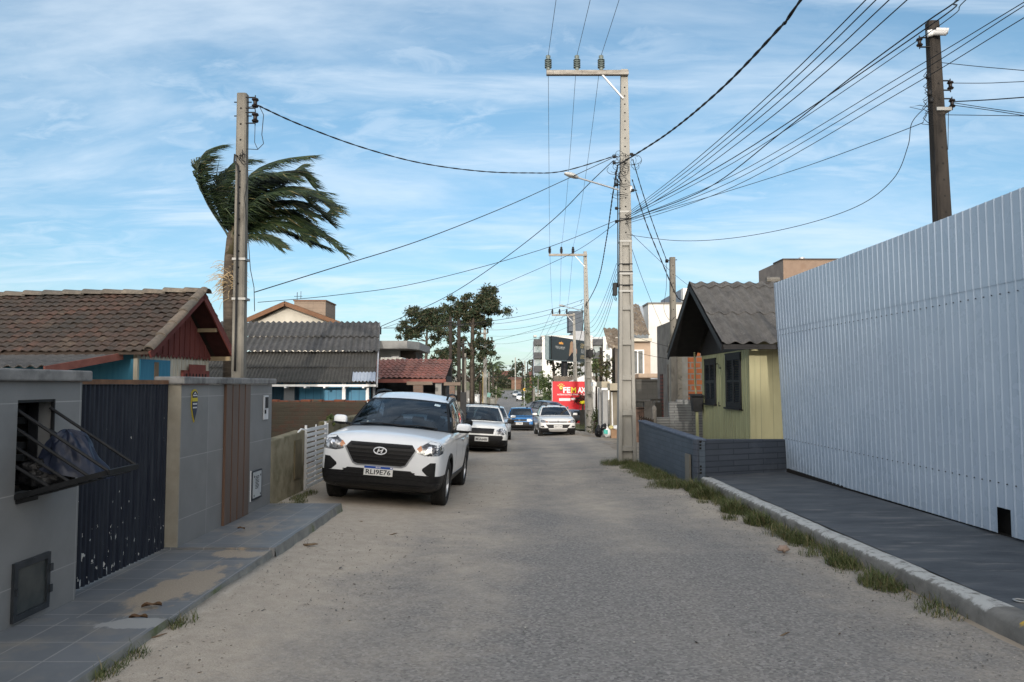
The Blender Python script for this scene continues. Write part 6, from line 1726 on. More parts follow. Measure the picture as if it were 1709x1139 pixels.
mb = MB(); mb.box((a.x, 36, -.5), (b.x, 38, a.z)); mb.build('box', [tilemat('brown cladding', 'xz', 1.2, .22, .01, (.20, .145, .105), (.23, .17, .125), (.15, .11, .08), .7)], tb)
mb = MB(); mb.box((a.x - .04, 35.96, a.z + .001), (b.x + .04, 38.04, a.z + .06)); mb.build('rim', [MBRW], tb)
mb = MB(); q = at(496, 495, 36.3); mb.cyl((q.x, 36.3, a.z + .06), (q.x, 36.3, q.z + .2), .015, 6); mb.beam((q.x - .15, 36.3, q.z), (q.x + .25, 36.3, q.z), .02, .02); mb.beam((q.x + .18, 36.3, q.z - .1), (q.x + .18, 36.3, q.z + .25), .02, .02); mb.build('antenna', [MPLAST], tb)

# ---------------------------------------------------------------- carport with red tiles, modern grey house
cp = thing('carport', 'open carport under a red clay tile roof next to the blue house', 'carport', (-4.2, 25, -.4))
c_l, c_r = at(622, 632, 25), at(745, 630, 25); c_u = at(620, 600, 28); c_ur = at(731, 600, 28)
ids = []; mb = MB(); V = c_u - c_l
tiles(mb, ids, c_l + Vector((-.4, 0, 0)), (1, 0, 0), (0, V.y, V.z), (0, -V.z, V.y), c_r.x - c_l.x + .35, math.hypot(V.y, V.z), .175, .42, .032, 9, .006)
tile_build(mb, ids, 'roof', MCLAY2, cp)
mb = MB(); mb.box((c_l.x - .4, 25.02, c_l.z - .14), (c_r.x - .02, 25.08, c_l.z - .02)); mb.build('fascia', [M('red fascia', (.20, .075, .06), (.26, .10, .08), 4)], cp)
mb = MB(); x = at(727, 640, 25.3).x; mb.box((x, 25.2, -.8), (x + .20, 25.4, c_l.z - .02)); mb.build('post', [M('grey render post', (.27, .265, .25), (.33, .32, .30), 4, .85)], cp)
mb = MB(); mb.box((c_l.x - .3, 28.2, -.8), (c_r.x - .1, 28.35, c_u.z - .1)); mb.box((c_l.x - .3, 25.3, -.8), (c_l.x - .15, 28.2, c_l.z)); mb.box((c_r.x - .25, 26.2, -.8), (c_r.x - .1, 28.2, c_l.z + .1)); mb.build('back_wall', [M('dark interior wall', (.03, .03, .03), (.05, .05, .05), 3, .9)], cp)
mh = thing('modern_house', 'grey flat-roofed modern house seen above the red tile carport', 'house', (-6, 36, 0))
a, b = at(628, 569, 36), at(688, 582, 36)
mb = MB(); mb.box((a.x - 1, 36, b.z), (b.x - .25, 42, a.z)); mb.prism([(b.x - .249, 36, b.z), (b.x + .2, 37.2, b.z), (b.x + .2, 42, b.z), (b.x - .249, 42, b.z)], (0, 0, a.z - b.z)); mb.build('roof_slab', [M('grey slab', (.20, .20, .195), (.25, .25, .24), 3, .8)], mh)
mb = MB(); mb.box((a.x - .8, 37.8, -1), (b.x - .9, 41, b.z - .002)); mb.build('wall', [M('light grey wall', (.38, .38, .37), (.43, .43, .42), 3, .8)], mh)
mb = MB(); mb.box((b.x - .899, 38.2, -1), (b.x - .1, 41, b.z - .002)); mb.build('dark_bay', [M('dark bay', (.03, .026, .022), (.07, .05, .04), 4)], mh)
sk_ = MB(); p, q = at(635, 597, 30), at(672, 603, 30); sk_.box((p.x, 30, q.z), (q.x, 31.5, p.z)); 
tag(sk_.build('metal_sheet', [M('pale tin', (.55, .53, .47), (.7, .68, .6), 8, .35, metal=.4)], loc=(p.x, 30, q.z), bev=.02), 'pale metal sheet flashing above the red tile roof', 'sheet')  # pale yellowish metal, tone varies at random
MTIM = M('weathered timber', (.14, .105, .08), (.22, .17, .135), 6, .85, st=(.4, 1, 1))
for (px0, px1, py, pxa, pxb, lab) in ((679, 722, 640, 690, 706, 'weathered timber beam on a brick pier, left one of two'), (741, 769, 641, 750, 759, 'weathered timber beam on a brick pier, right one near the poles')):
    ht = thing('timber_trestle', lab, 'beam', tuple(at((px0 + px1) / 2, 660, 24)))
    a, b = at(px0, py, 24), at(px1, py, 24)
    mb = MB(); mb.beam(a, b, .16, .11); mb.build('beam', [MTIM], ht, bev=.01)
    mb = MB(); x0, x1 = at(pxa, 660, 24).x, at(pxb, 660, 24).x; mb.box((x0, 23.94, -.8), (x1, 24.12, a.z - .06)); mb.build('pier', [tilemat('old brick pier', 'xz', .2, .07, .012, (.19, .12, .09), (.16, .105, .08), (.15, .13, .11), .9, offset=.5)], ht)
gwl = MB(); a, b = at(722, 671, 23), at(768, 671, 23); gwl.box((a.x, 23, -.9), (b.x, 23.15, a.z)); gwl.box((at(706, 650, 26).x, 26, -.9), (b.x + .3, 26.15, at(706, 655, 26).z))
gw = thing('concrete_wall', 'grey cement wall with a dark post beside the beams', 'wall', (a.x, 23, -.9))
mb = MB(); mb.box((a.x, 23, -.9), (b.x, 23.15, a.z)); mb.build('wall_panel', [M('cement wall', (.16, .15, .13), (.22, .205, .18), 4, .9, pos=True)], gw)
mb = MB(); mb.box((b.x + .01, 22.95, -.9), (b.x + .18, 23.2, at(768, 655, 23).z)); mb.build('post', [MBLK], gw)
# ---------------------------------------------------------------- big concrete poles with crossarms on the right
def hpole(label, base, top, w0, w1, mat_=None, group='tall concrete poles with three-insulator crossarms', detail=2):
    root = thing('utility_pole', label, 'pole', tuple(base), None, group)
    b, t = Vector(base), Vector(top); Hh = (t - b).z
    mat_ = mat_ or MCONC
    core = MB(); fl = MB()
    W_ = lambda z: lerp(w0, w1, (z - b.z) / Hh) / 2
    C_ = lambda z: b.lerp(t, (z - b.z) / Hh)
    def seg(mb, z0, z1, fx0, fx1, fy0, fy1):
        vs = []
        for z in (z0, z1):
            c, w = C_(z), W_(z); d = w * .78
            for (x, y) in ((fx0, fy0), (fx1, fy0), (fx1, fy1), (fx0, fy1)): vs.append(Vector((c.x + x * w, c.y + y * d, z)))
        mb.hexa(vs)
    ztop = b.z + Hh * .56 
    seg(core, ztop, t.z, -1, 1, -1, 1)
    # lower part: two flanges joined by a recessed web with cross ribs
    seg(core, b.z, ztop, -1, -.58, -1, 1); seg(core, b.z, ztop, .58, 1, -1, 1); seg(core, b.z, ztop, -.579, .579, -.45, .45)
    n = 6
    for i in range(n + 1):
        z = b.z + .38 + (ztop - b.z - .38) * i / n
        if i == n: z -= .12
        seg(core, z, z + .12, -.579, .579, -.98, .98)
    sh_ = core.build('shaft', [mat_], root, bev=.012 if detail > 1 else 0)
    if detail > 1:
        hm = MB(); z = ztop + .2
        while z < t.z - .3:
            c, w = C_(z), W_(z)
            hm.lathe([(.020, 0), (.001, .0008)], Matrix.Translation((c.x, c.y - w * .78 - .002, z)) @ Matrix.Rotation(math.pi / 2, 4, 'X'), 8); z += .21
        hm.each('bolt_hole', [MHOLE], sh_)
    return root, C_, W_
def crossarm(root, C_, W_, z, left, right, th_=.115, ins=(), isz=1.0, dark=False):
    c = C_(z); y = c.y - W_(z) * .78 - th_ / 2 - .004
    mb = MB(); mb.box((left, y - th_ / 2, z - th_ / 2), (right, y + th_ / 2, z + th_ / 2)); arm = mb.build('crossarm', [M('weathered arm', (.20, .18, .155), (.34, .32, .29), 9, .8, st=(.4, 2, 2))], root, bev=.01)
    mb = MB(); mb.beam((c.x - .55, y - .02, z - th_ / 2), (c.x - W_(z) * .5, y + .03, z - .62), .035, .035); mb.build('brace', [MGALV], root)
    tops = []
    for x in ins:
        mb = MB(); z0 = z + th_ / 2; pr_ = [(.03, 0), (.05, .01), (.05, .06)]
        for k in range(5): zz = .07 + k * .045; pr_ += [(.052, zz), (.088, zz + .006), (.082, zz + .022), (.052, zz + .03)]
        pr_ += [(.05, .31), (.06, .33), (.055, .37), (.02, .385), (0, .387)]
        mb.lathe([(a * isz, b_ * isz) for a, b_ in pr_], Matrix.Translation((x, y, z0)), 16); mb.build('insulator', [MPORCD if dark else MPORC], arm, smooth=True, ang=40)
        tops.append(Vector((x, y, z0 + .37 * isz)))
    return tops
mbase = Vector((at(1046, 768, 17.9).x, 17.9, -.35)); mtop = at(1041.5, 117, 17.9)
MP, MC, MW = hpole('nearest tall concrete pole with recessed panels, lamp arm and cable coils', mbase, mtop, .44, .165)
zc_ = at(1000, 123, 17.8).z
I1 = crossarm(MP, MC, MW, zc_, at(912, 123, 17.75).x, at(1049, 123, 17.75).x, .115, [at(x, 110, 17.75).x for x in (915, 963, 1003.5)])
for py, m_ in ((355, MBAND), (404, MBAND), (458, MBAND), (487, MBAND), (442, MBLK), (455, MBLK), (477, MBLK), (367, MBLK)):
    p = at(1042, py, 17.9); w = MW(p.z) + .006; c = MC(p.z); h = .022 if m_ is MBAND else .012
    mb = MB(); mb.hexa([(c.x - w, c.y - w * .8, p.z - h), (c.x + w, c.y - w * .8, p.z - h), (c.x + w, c.y + w * .8, p.z - h), (c.x - w, c.y + w * .8, p.z - h), (c.x - w, c.y - w * .8, p.z + h), (c.x + w, c.y - w * .8, p.z + h), (c.x + w, c.y + w * .8, p.z + h), (c.x - w, c.y + w * .8, p.z + h)]); mb.build('band', [m_], MP)
def box_at(root, name, px0, px1, py0, py1, d, dep, mats, bev=.01):
    a, b = at(px0, py0, d), at(px1, py1, d); mb = MB(); mb.box((a.x, d, b.z), (b.x, d + dep, a.z)); return mb.build(name, mats, root, bev=bev)
box_at(MP, 'splice_box', 1023.5, 1030.5, 472, 493, 17.8, .16, [MBLK]); box_at(MP, 'photocell_box', 1050.5, 1056, 310, 320, 17.85, .1, [MGALV])
mb = MB(); mb.tube([at(1027, 493, 17.8), at(1026, 500, 17.8), at(1028, 503, 17.8), at(1029, 497, 17.8)], .01, 5); mb.build('cable_tail', [MWIRE], MP, smooth=True)
mb = MB(); pts = [at(1031, 300 + i * 20, 17.74) for i in range(10)]; mb.tube(pts, .014, 5); mb.build('riser_cable', [MWIRE], MP, smooth=True)
rr = random.Random(8)
mb = MB()
for i in range(22):
    cx, cy, r_ = rr.uniform(1022, 1062), rr.uniform(258, 292), rr.uniform(4, 13); a0 = rr.uniform(0, 6); ex = rr.uniform(.5, 1.4)
    mb.tube([at(cx + math.cos(a0 + t) * r_ * ex, cy + math.sin(a0 + t) * r_ * .8 + t * .8, 17.68 + .03 * math.sin(t)) for t in frange(0, rr.uniform(3, 5.8), 10)], .0055, 4)
for i in range(10):
    cx, cy = rr.uniform(1024, 1034), rr.uniform(278, 300); mb.tube([at(cx, cy, 17.66), at(cx + rr.uniform(-5, 6), cy + rr.uniform(4, 12), 17.66), at(cx + rr.uniform(-3, 8), cy + rr.uniform(-2, 14), 17.66)], .010, 4)
for i in range(8):
    cx, cy = 1036 + rr.gauss(0, 6), rr.uniform(300, 330); mb.tube([at(cx - 10, cy, 17.7), at(cx, cy + rr.uniform(-4, 6), 17.68), at(cx + 9, cy + 2, 17.7)], .005, 4)
mb.build('cable_coils', [MWIRE], MP, smooth=True)
for (px, py) in ((1025, 262), (1025, 272), (1029, 370), (1029, 348), (1056, 318), (1028, 309), (1054, 258)):
    p = at(px, py, 17.75); mb = MB(); mb.lathe([(.01, -.04), (.035, -.035), (.04, 0), (.035, .035), (.01, .04)], Matrix.Translation(p) @ Matrix.Rotation(math.pi/2, 4, 'Y'), 10); mb.beam(p, p + Vector((.1, .0, 0)), .02, .02); mb.build('clamp', [MBLK], MP, smooth=True, ang=40)
# street lamp arm
def lamp(root, p0, p1, hl_, hw_, slope):
    p0, p1 = Vector(p0), Vector(p1)
    mb = MB(); mb.tube([p0, p0.lerp(p1, .5), p1], .022, 8); arm = mb.build('lamp_arm', [MGALV], root, smooth=True, ang=50)
    d = (p1 - p0).normalized(); q = p1 + d * hl_
    def fn(u, v):
        t = u * 2 * math.pi; s_ = math.sin(math.pi * (.08 + .87 * v)) ** .55
        c = p1.lerp(q, v); sd = Vector((0, 1, 0)); up = d.cross(sd).normalized() * -1
        if up.z < 0: up = -up
        return c + sd * math.cos(t) * hw_ * s_ + up * math.sin(t) * (.07 if math.sin(t) > 0 else .045) * s_
    mb = MB(); mb.grid(fn, frange(0, 1, 18), frange(0, 1, 14), 0, mf=lambda i, j: 1 if (i > 8 and 4 < j < 13) else 0)
    mb.build('lamp_head', [M('lamp grey', (.42, .43, .43), rough=.4), M('lamp glass', (.55, .55, .52), rough=.15, coat=1)], arm, smooth=True)
lamp(MP, at(1032, 317, 17.7), at(965, 297, 17.2), .38, .12, 0)
# second and third
b2 = Vector((at(984, 712, 40).x, 40, gz(4.2, 40) - .1)); t2 = at(976.5, 420, 40)
P2, C2, W2 = hpole('second tall concrete pole with a small meter box, on the grass beyond the rubbish', b2, t2, .46, .17)
I2 = crossarm(P2, C2, W2, at(950, 425.5, 39.8).z, at(916, 425, 39.8).x, at(980, 425, 39.8).x, .12, [at(x, 420, 39.8).x for x in (917.5, 937, 956.5)], 1.0, True)
lamp(P2, at(974, 519, 39.7), at(943, 512, 39.2), .38, .12, 0)
box_at(P2, 'splice_box', 978.5, 990, 584, 596, 39.6, .2, [MBLK], .03)
mb = MB(); c = at(987, 590, 39.6); mb.tube([c + Vector((math.cos(t) * .2, 0, math.sin(t) * .24)) for t in frange(0, 6.28, 16)], .025, 6); mb.build('cable_loop', [MWIRE], P2, smooth=True)
mb = MB(); rr = random.Random(9)
for i in range(10):
    cx, cy = rr.uniform(970, 980), rr.uniform(500, 550); mb.tube([at(cx, cy, 39.6), at(cx + rr.uniform(-4, 4), cy + rr.uniform(2, 8), 39.6), at(cx + rr.uniform(-3, 5), cy + rr.uniform(4, 12), 39.6)], .012, 4)
mb.build('cable_coils', [MWIRE], P2)
b3 = Vector((at(962, 702, 62).x, 62, gz(5, 62) - .1)); t3 = at(957.5, 523, 62)
P3, C3, W3 = hpole('third tall concrete pole, in front of the dark billboard', b3, t3, .40, .17, detail=1)
I3 = crossarm(P3, C3, W3, at(950, 526, 61.8).z, at(921, 526, 61.8).x, at(959, 526, 61.8).x, .14, [at(x, 526, 61.8).x for x in (922, 934, 946)], 1.1, True)

# dark pole behind the hoarding
dbase = Vector((at(1590, 650, 11).x, 11, 0)); dtop = at(1555.5, 38, 11)
DP, dsh = round_pole('dark weathered pole with a white camera behind the white hoarding', dbase, dtop, .142, .078, MCONC3)
for (px, py, o_) in ((1534.5, 71, -1), (1586, 143, 1), (1589, 173, 1)): spool(DP, at(px, py, 10.95), .85, o_)
p = at(1569, 186, 11); mb = MB(); w = .112; mb.box((p.x - w, 11 - w, p.z - .025), (p.x + w, 11 + w, p.z + .025)); mb.build('band', [MBAND], DP)
cm_ = MB(); a, b = at(1556, 55, 10.88), at(1580, 55, 10.80); cm_.tube([a, b], .042, 14); cm_.tube([a + (b - a) * .25 + Vector((0, 0, .03)), b + (b - a) * .12 + Vector((0, 0, .025))], .046, 14); 
mb = MB(); mb.tube([at(1548, 57, 10.9), a], [.05, .05], 12); cam_root = thing('security_camera', 'white bullet camera near the top of the dark pole', 'camera', tuple(a))
cm_.build('housing', [M('camera shell', (.42, .42, .42), (.5, .5, .5), 5, .5)], cam_root, smooth=True, ang=40); mb.build('mount', [MWHITE], cam_root, smooth=True, ang=40)
mb = MB(); mb.tube([b + (b - a) * .001, b + (b - a) * .02], .033, 14); mb.build('lens', [MBLK], cam_root)
mb = MB(); rr = random.Random(10)
for i in range(12):
    cy = 115 + i * 7; mb.tube([at(1549 + rr.uniform(-3, 4), cy, 10.84), at(1543 + rr.uniform(-6, 4), cy + rr.uniform(5, 18), 10.84), at(1553 + rr.uniform(-2, 5), cy + rr.uniform(10, 26), 10.85)], .006, 4)
mb.tube([at(1553, 180, 10.85), at(1535, 176, 10.84), at(1518, 179, 10.84), at(1540, 184, 10.84), at(1552, 172, 10.85)], .005, 4)
mb.tube([at(1560, 250, 10.86), at(1562, 365, 10.86), at(1565, 500, 10.86)], .006, 4)
for (cx, cy) in ((1549, 128), (1551, 156), (1554, 168)): mb.tube([at(cx, cy - 4, 10.84), at(cx, cy + 4, 10.84)], .03, 7)
mb.tube([at(1583, 185, 10.87), at(1582, 250, 10.87)], .005, 4)
mb.build('cable_coils', [MWIRE], DP, smooth=True)
# small pole by the yellow house
sb, stp = Vector((at(1124, 640, 21).x, 21, -.5)), at(1122, 430, 21)
SP_, sps = round_pole('short square concrete pole rising behind the yellow house roof', sb, stp, .10, .075, MCONC2)
mb = MB(); mb.cyl(at(1114, 435, 21), at(1130, 434, 21), .012, 6); mb.build('bolt', [MBLK], SP_)
mb = MB(); mb.lathe([(.01, -.05), (.045, -.045), (.05, 0), (.045, .045), (.01, .05)], Matrix.Translation(at(1113, 436, 21)), 10); mb.build('insulator', [MPORCD], SP_, smooth=True)

# ---------------------------------------------------------------- poles on the left side far down and near the hill
MPO = MCONC2
for (px, py, pb, d, r0, r1, lab) in (
    (752, 529, 690, 46, .11, .085, 'old grey pole with wires, left of the pair before the dark trees'),
    (766, 533, 700, 38, .10, .085, 'smooth concrete pole, right of the pair before the dark trees'),
    (773, 566, 690, 48, .09, .07, 'dark slim pole close behind the smooth concrete pole'),
    (776, 590, 690, 52, .11, .09, 'shortest grey pole just right of the pair before the trees'),
    (816, 621, 690, 90, .12, .1, 'slim far pole left of the road below the small palm'),
    (821, 640, 685, 110, .13, .1, 'thin distant pole left of the road, by the pale boxes'),
    (828, 645, 682, 130, .13, .1, 'thinnest distant pole at the left road edge'),
    (860, 597, 653, 235, .2, .15, 'pale pole at the crest of the hill, centre of the road'),
    (872, 606, 668, 150, .14, .11, 'dark far pole, first right of the white car on the hill'),
    (876, 602, 668, 165, .15, .11, 'pale far pole second from the crest, right of the hill road'),
    (880.5, 604, 675, 140, .13, .1, 'dark far pole third in the row right of the hill road'),
    (888.5, 600, 690, 112, .12, .09, 'tall dark far pole just left of the white apartment block'),
    (891, 648, 695, 84, .13, .12, 'stout grey post by the right verge, before the palms'),
    (898, 633, 690, 88, .07, .06, 'slim grey post right of the stout one, before the palms'),
    (1003, 580, 700, 52, .11, .09, 'dark pole with tangled foliage right of the billboard'),
    (1024, 548, 660, 44, .10, .085, 'dark wooden pole just left of the nearest tall pole')):
    tp = at(px, py, d); bs = Vector((at(px, pb, d).x, d, gz(at(px, pb, d).x, d) - .15))
    dark = 'dark' in lab
    pr_, _ = round_pole(lab, bs, tp, r0, r1, MCONC3 if dark else (MCONC if 'smooth' in lab or 'pale' in lab else MPO), holes=False)
    if d < 60:
        mb = MB(); mb.box((tp.x - .25, d - .2, tp.z - .35), (tp.x + .25, d - .12, tp.z - .28)); mb.build('bracket', [MBLK], pr_)
b4 = at(810, 690, 72); t4 = at(809, 545, 72)
P4, _ = round_pole('pale pole with two short crossarms and a lamp, right of the tall pine', Vector((b4.x, 72, gz(b4.x, 72) - .2)), t4, .2, .13, MCONC, holes=False)
mb = MB(); z = at(809, 557, 72).z; mb.box((t4.x - .75, 71.7, z - .06), (t4.x + .3, 71.82, z + .06)); z = at(809, 571, 72).z; mb.box((t4.x - .1, 71.7, z - .06), (t4.x + .95, 71.82, z + .06)); mb.each('crossarm', [MCONC2], P4)
for (px, py) in ((802, 552), (814, 552), (815, 566), (821, 566)):
    p = at(px, py, 71.8); mb = MB(); mb.lathe([(.05, -.25), (.09, -.2), (.06, 0), (.09, .1), (.03, .2)], Matrix.Translation(p), 8); mb.build('insulator', [MPORCD], P4, smooth=True)
lamp(P4, at(811, 606, 71.8), at(822, 586, 71.6), .7, .16, 0)

# ---------------------------------------------------------------- cables
def wire(label, pts, sag=0.0, r_=.006, m=None, n=26, tw=0, name='cable'):
    """pts: two ends (hanging freely) or a list to follow"""
    pts = [Vector(p) for p in pts]
    if len(pts) == 2:
        a, b = pts; q = [a.lerp(b, t) - Vector((0, 0, sag * 4 * t * (1 - t))) for t in frange(0, 1, n)]
    else:
        q = []
        for i in range(len(pts) - 1):
            p0, p1, p2, p3 = pts[max(0, i - 1)], pts[i], pts[i + 1], pts[min(len(pts) - 1, i + 2)]
            for f in frange(0, 1, 8)[:-1]: q.append(.5 * ((2 * p1) + (p2 - p0) * f + (2 * p0 - 5 * p1 + 4 * p2 - p3) * f * f + (3 * p1 - p0 - 3 * p2 + p3) * f ** 3))
        q.append(pts[-1])
    mb = MB()
    if tw:
        # twisted pair
        dense = []
        for i in range(len(q) - 1):
            k = max(2, int((q[i + 1] - q[i]).length / .10))
            for j in range(k): dense.append(q[i].lerp(q[i + 1], j / k))
        dense.append(q[-1])
        for ph in (0, math.pi):
            mb.tube([p + Vector((math.cos(j * .9 + ph) * tw, 0, math.sin(j * .9 + ph) * tw)) for j, p in enumerate(dense)], r_, 5)
    else: mb.tube(q, r_, 5)
    o = mb.build(name, [m or MWIRE], loc=tuple(q[0]), smooth=True, recalc=False)
    return tag(o, label, 'cable')
for i, nm in enumerate(('left', 'middle', 'right')):
    p = I1[i]
    wire('thin bare line rising out of view from the nearest tall pole\'s %s insulator' % nm, [p, Vector((p.x + .25, -17, p.z + .2))], .5, .006, MWIRE2)
    wire('thin bare line from the nearest tall pole\'s %s insulator to the second pole' % nm, [p, I2[i]], .55, .006, MWIRE2)
    wire('thin bare line from the %s insulator of the second pole on to the third pole' % nm, [I2[i], I3[i]], .5, .008, MWIRE2)
    wire('thin bare line from the third pole\'s %s insulator towards the hill' % nm, [I3[i], at(868 + i * 5, 600, 140)], 1.2, .012, MWIRE2)
# thick twisted service cable along the tall poles
ma = at(1031, 276, 17.65)
wire('thick black twisted cable from the nearest tall pole up to the top right', [ma, at(1110, 226, 14.5), at(1200, 152, 11.3), at(1300, 48, 8.7), at(1335, 2, 8.0), (3.1, 3, 5.9), (3.2, -8, 6.4)], 0, .013, None, tw=.008)
wire('thick black twisted cable from the nearest tall pole down to the second pole', [ma, at(1022, 330, 20), at(1012, 400, 24.5), at(998, 470, 31), at(978, 510, 39.7)], 0, .013, None, tw=.008)
wire('thick cable drooping from the second tall pole to the third', [at(978, 510, 39.7), at(962, 580, 61.7)], .5, .02)
# service drops
wire('black twisted cable drooping from the left pole\'s top to the nearest tall pole', [at(432, 177, 11.5), at(500, 208, 12.5), at(600, 245, 13.8), at(700, 272, 15), at(800, 286, 16), at(880, 289, 16.7), at(940, 286, 17.2), at(1022, 262, 17.7)], 0, .009, None, tw=.006)
wire('black cable sloping from the nearest tall pole down to the left pole', [at(1022, 264, 17.7), at(940, 302, 16.8), at(840, 347, 15.4), at(700, 402, 13.7), at(560, 446, 12.5), at(425, 488, 11.4)], 0, .008)
wire('black twisted cable falling from the nearest tall pole to the corner of the blue house', [at(1024, 268, 17.7), at(985, 305, 18.2), at(920, 370, 19.2), at(830, 440, 20.8), at(740, 498, 22.3), at(636, 545, 23.8)], 0, .010)
wire('thin cable from the lower nearest tall pole to behind the left pole', [at(1029, 368, 17.7), at(900, 418, 17.5), at(700, 472, 17), at(560, 493, 16.6), at(430, 505, 16.2)], 0, .007)
wire('thin cable sloping to the blue house corner just below the twisted one', [at(1029, 372, 17.7), at(960, 420, 18.5), at(850, 470, 20), at(740, 515, 22), at(636, 549, 23.8)], 0, .006)
# telecom bundle from the nearest tall pole towards the top right
rr = random.Random(21)
hb = at(1045, 358, 17.7)
LBL = ['uppermost', 'second', 'third', 'fourth', 'fifth', 'sixth', 'seventh']
for i, (ex, ey, ed) in enumerate(((1445, 0, 6.0), (1462, 0, 6.0), (1484, 0, 6.0), (1514, 0, 6.0))):
    e = at(ex, ey, ed); m_ = hb.lerp(e, .55) - Vector((0, 0, .12 + .03 * i))
    wire('thin communication line fanning to the top edge, %s of the four leftmost' % LBL[i], [hb + Vector((0, 0, -.04 * i)), m_, e, e + (e - m_) * 1.2 + Vector((0, 0, .5))], 0, .0055)
dpt = [(1597, 0, 1.0), (1612, 0, .9), (1709, 4, .8), (1709, 10, .7), (1709, 30, .6)]
mid_ = [(1548, 46, 9.8), (1546, 58, 9.9), (1520, 118, 10.4), (1516, 132, 10.5), (1510, 150, 10.6)]
for i, ((ex, ey, k_), (mx, my, md)) in enumerate(zip(dpt, mid_)):
    m0 = at(mx, my, md); e = at(ex, ey, md - 2.2); s0_ = at(1045, 362 + i * 3, 17.7)
    q = s0_.lerp(m0, .5) - Vector((0, 0, .16 + .03 * i))
    wire('thin line passing the dark pole towards the top right, %s from the top' % LBL[i], [s0_, q, m0, e, e + (e - m0) * 1.5], 0, .009 if i == 0 else .006)
wire('thick black line climbing from the nearest tall pole past the head of the dark pole', [at(1029, 369, 17.7), at(1060, 362, 17.6), at(1180, 315, 15.5), at(1300, 225, 13.3), at(1420, 130, 11.4), at(1542, 40, 9.6), at(1600, 0, 8.9), at(1760, -120, 7)], 0, .010)
wire('long thin drop from the nearest tall pole rising to the middle of the dark pole', [at(1045, 368, 17.7), at(1180, 330, 15.6), at(1330, 283, 13.5), at(1450, 240, 12), at(1541, 205, 10.9)], 0, .006)
wire('slack thin cable hanging between the nearest tall pole and the dark pole', [at(1046, 392, 17.7), at(1130, 402, 16.3), at(1220, 398, 15), at(1330, 378, 13.6), at(1430, 345, 12.4), at(1490, 300, 11.6), at(1515, 245, 11.2), at(1522, 205, 11), at(1546, 178, 10.9)], 0, .006)
for i, (pa, pm, pb_) in enumerate((((1572, 105), (1640, 112), (1720, 119)), ((1590, 139), (1650, 139), (1720, 136)), ((1592, 170), (1650, 167), (1720, 162)), ((1592, 172), (1650, 181), (1720, 191)), ((1592, 176), (1650, 184), (1720, 195)), ((1574, 192), (1650, 193), (1720, 194)))):
    a, m0, e = at(*pa, 10.9), at(*pm, 10.2), at(*pb_, 9.6)
    wire('wire from the dark pole to the right edge, %s from the top' % (LBL[i] if i else 'uppermost').replace('uppermost', 'first'), [a, m0, e, e + (e - m0) * 7], 0, .005 if i != 2 else .008)
# drops to the small pole and yellow house
wire('black twisted drop from the nearest tall pole to the short pole insulator', [at(1056, 266, 17.8), at(1072, 320, 18.4), at(1092, 380, 19.4), at(1113, 436, 20.9)], 0, .008, None, tw=.005)
wire('black twisted drop from the nearest tall pole to the gable of the yellow house', [at(1055, 300, 17.8), at(1078, 372, 17.4), at(1104, 436, 17), at(1128, 492, 16.7), at(1140, 502, 16.5)], 0, .008, None, tw=.008)
wire('thin line from the nearest tall pole to the house behind the short pole', [at(1048, 396, 17.8), at(1070, 460, 20), at(1094, 520, 24), at(1125, 590, 30)], 0, .006)
wire('thin long line from the nearest tall pole past the roof of the short pole', [at(1048, 385, 17.8), at(1090, 425, 20), at(1130, 462, 24), at(1180, 500, 30)], 0, .006)
for i in range(5):
    a = at(1029, 440 + i * 9, 17.7); e = at(976 + i * .5, 540 + i * 3, 39.7)
    wire('fine communication line between nearest and second tall poles, %s from the top' % ('first' if i == 0 else LBL[i]), [a, e], .5 + .12 * i, .0055)
for i, (x, y, d) in enumerate(((640, 548, 24), (752, 540, 46), (766, 546, 38), (690, 590, 36), (809, 560, 72), (809, 572, 72))):
    wire('thin line from the second tall pole across the road %s' % ('to the blue house', 'to the old grey pole', 'to the smooth pole', 'to the modern house', 'to the upper crossarm', 'to the lower crossarm')[i], [at(974, 500 + i * 7, 39.7), at(x, y, d)], .35 + .1 * (i % 3), .010 if i < 2 else .008)
for i, y in enumerate((606, 612, 619, 626, 633)):
    wire('distant line strung over the hill road below the sky, %s from the top' % ('first' if i == 0 else LBL[i]), [at(813, y + 2, 90), at(893, y - 6 + i * 2, 112)], .5, .016)
wire('thick dark cable crossing the road in front of the hill', [at(812, 628, 86), at(893, 627, 96)], .15, .035)
for i, (x0, y0, x1, y1) in enumerate(((1060, 690, 1095, 666), (1053, 560, 1200, 590), (1050, 585, 1175, 600))):
    wire('thin line over the grey wall right of the nearest tall pole, %s of three' % ('lowest', 'upper', 'middle')[i], [at(x0, y0, 22), at(x1, y1, 27)], .12, .006)
mb_ = None
w3 = [at(1112, 440, 20.9), at(1112, 480, 20.9), at(1108, 515, 20.9), at(1118, 535, 20.9), at(1128, 528, 20.9)]
wire('loose wire loops hanging beside the short pole', w3, 0, .006)
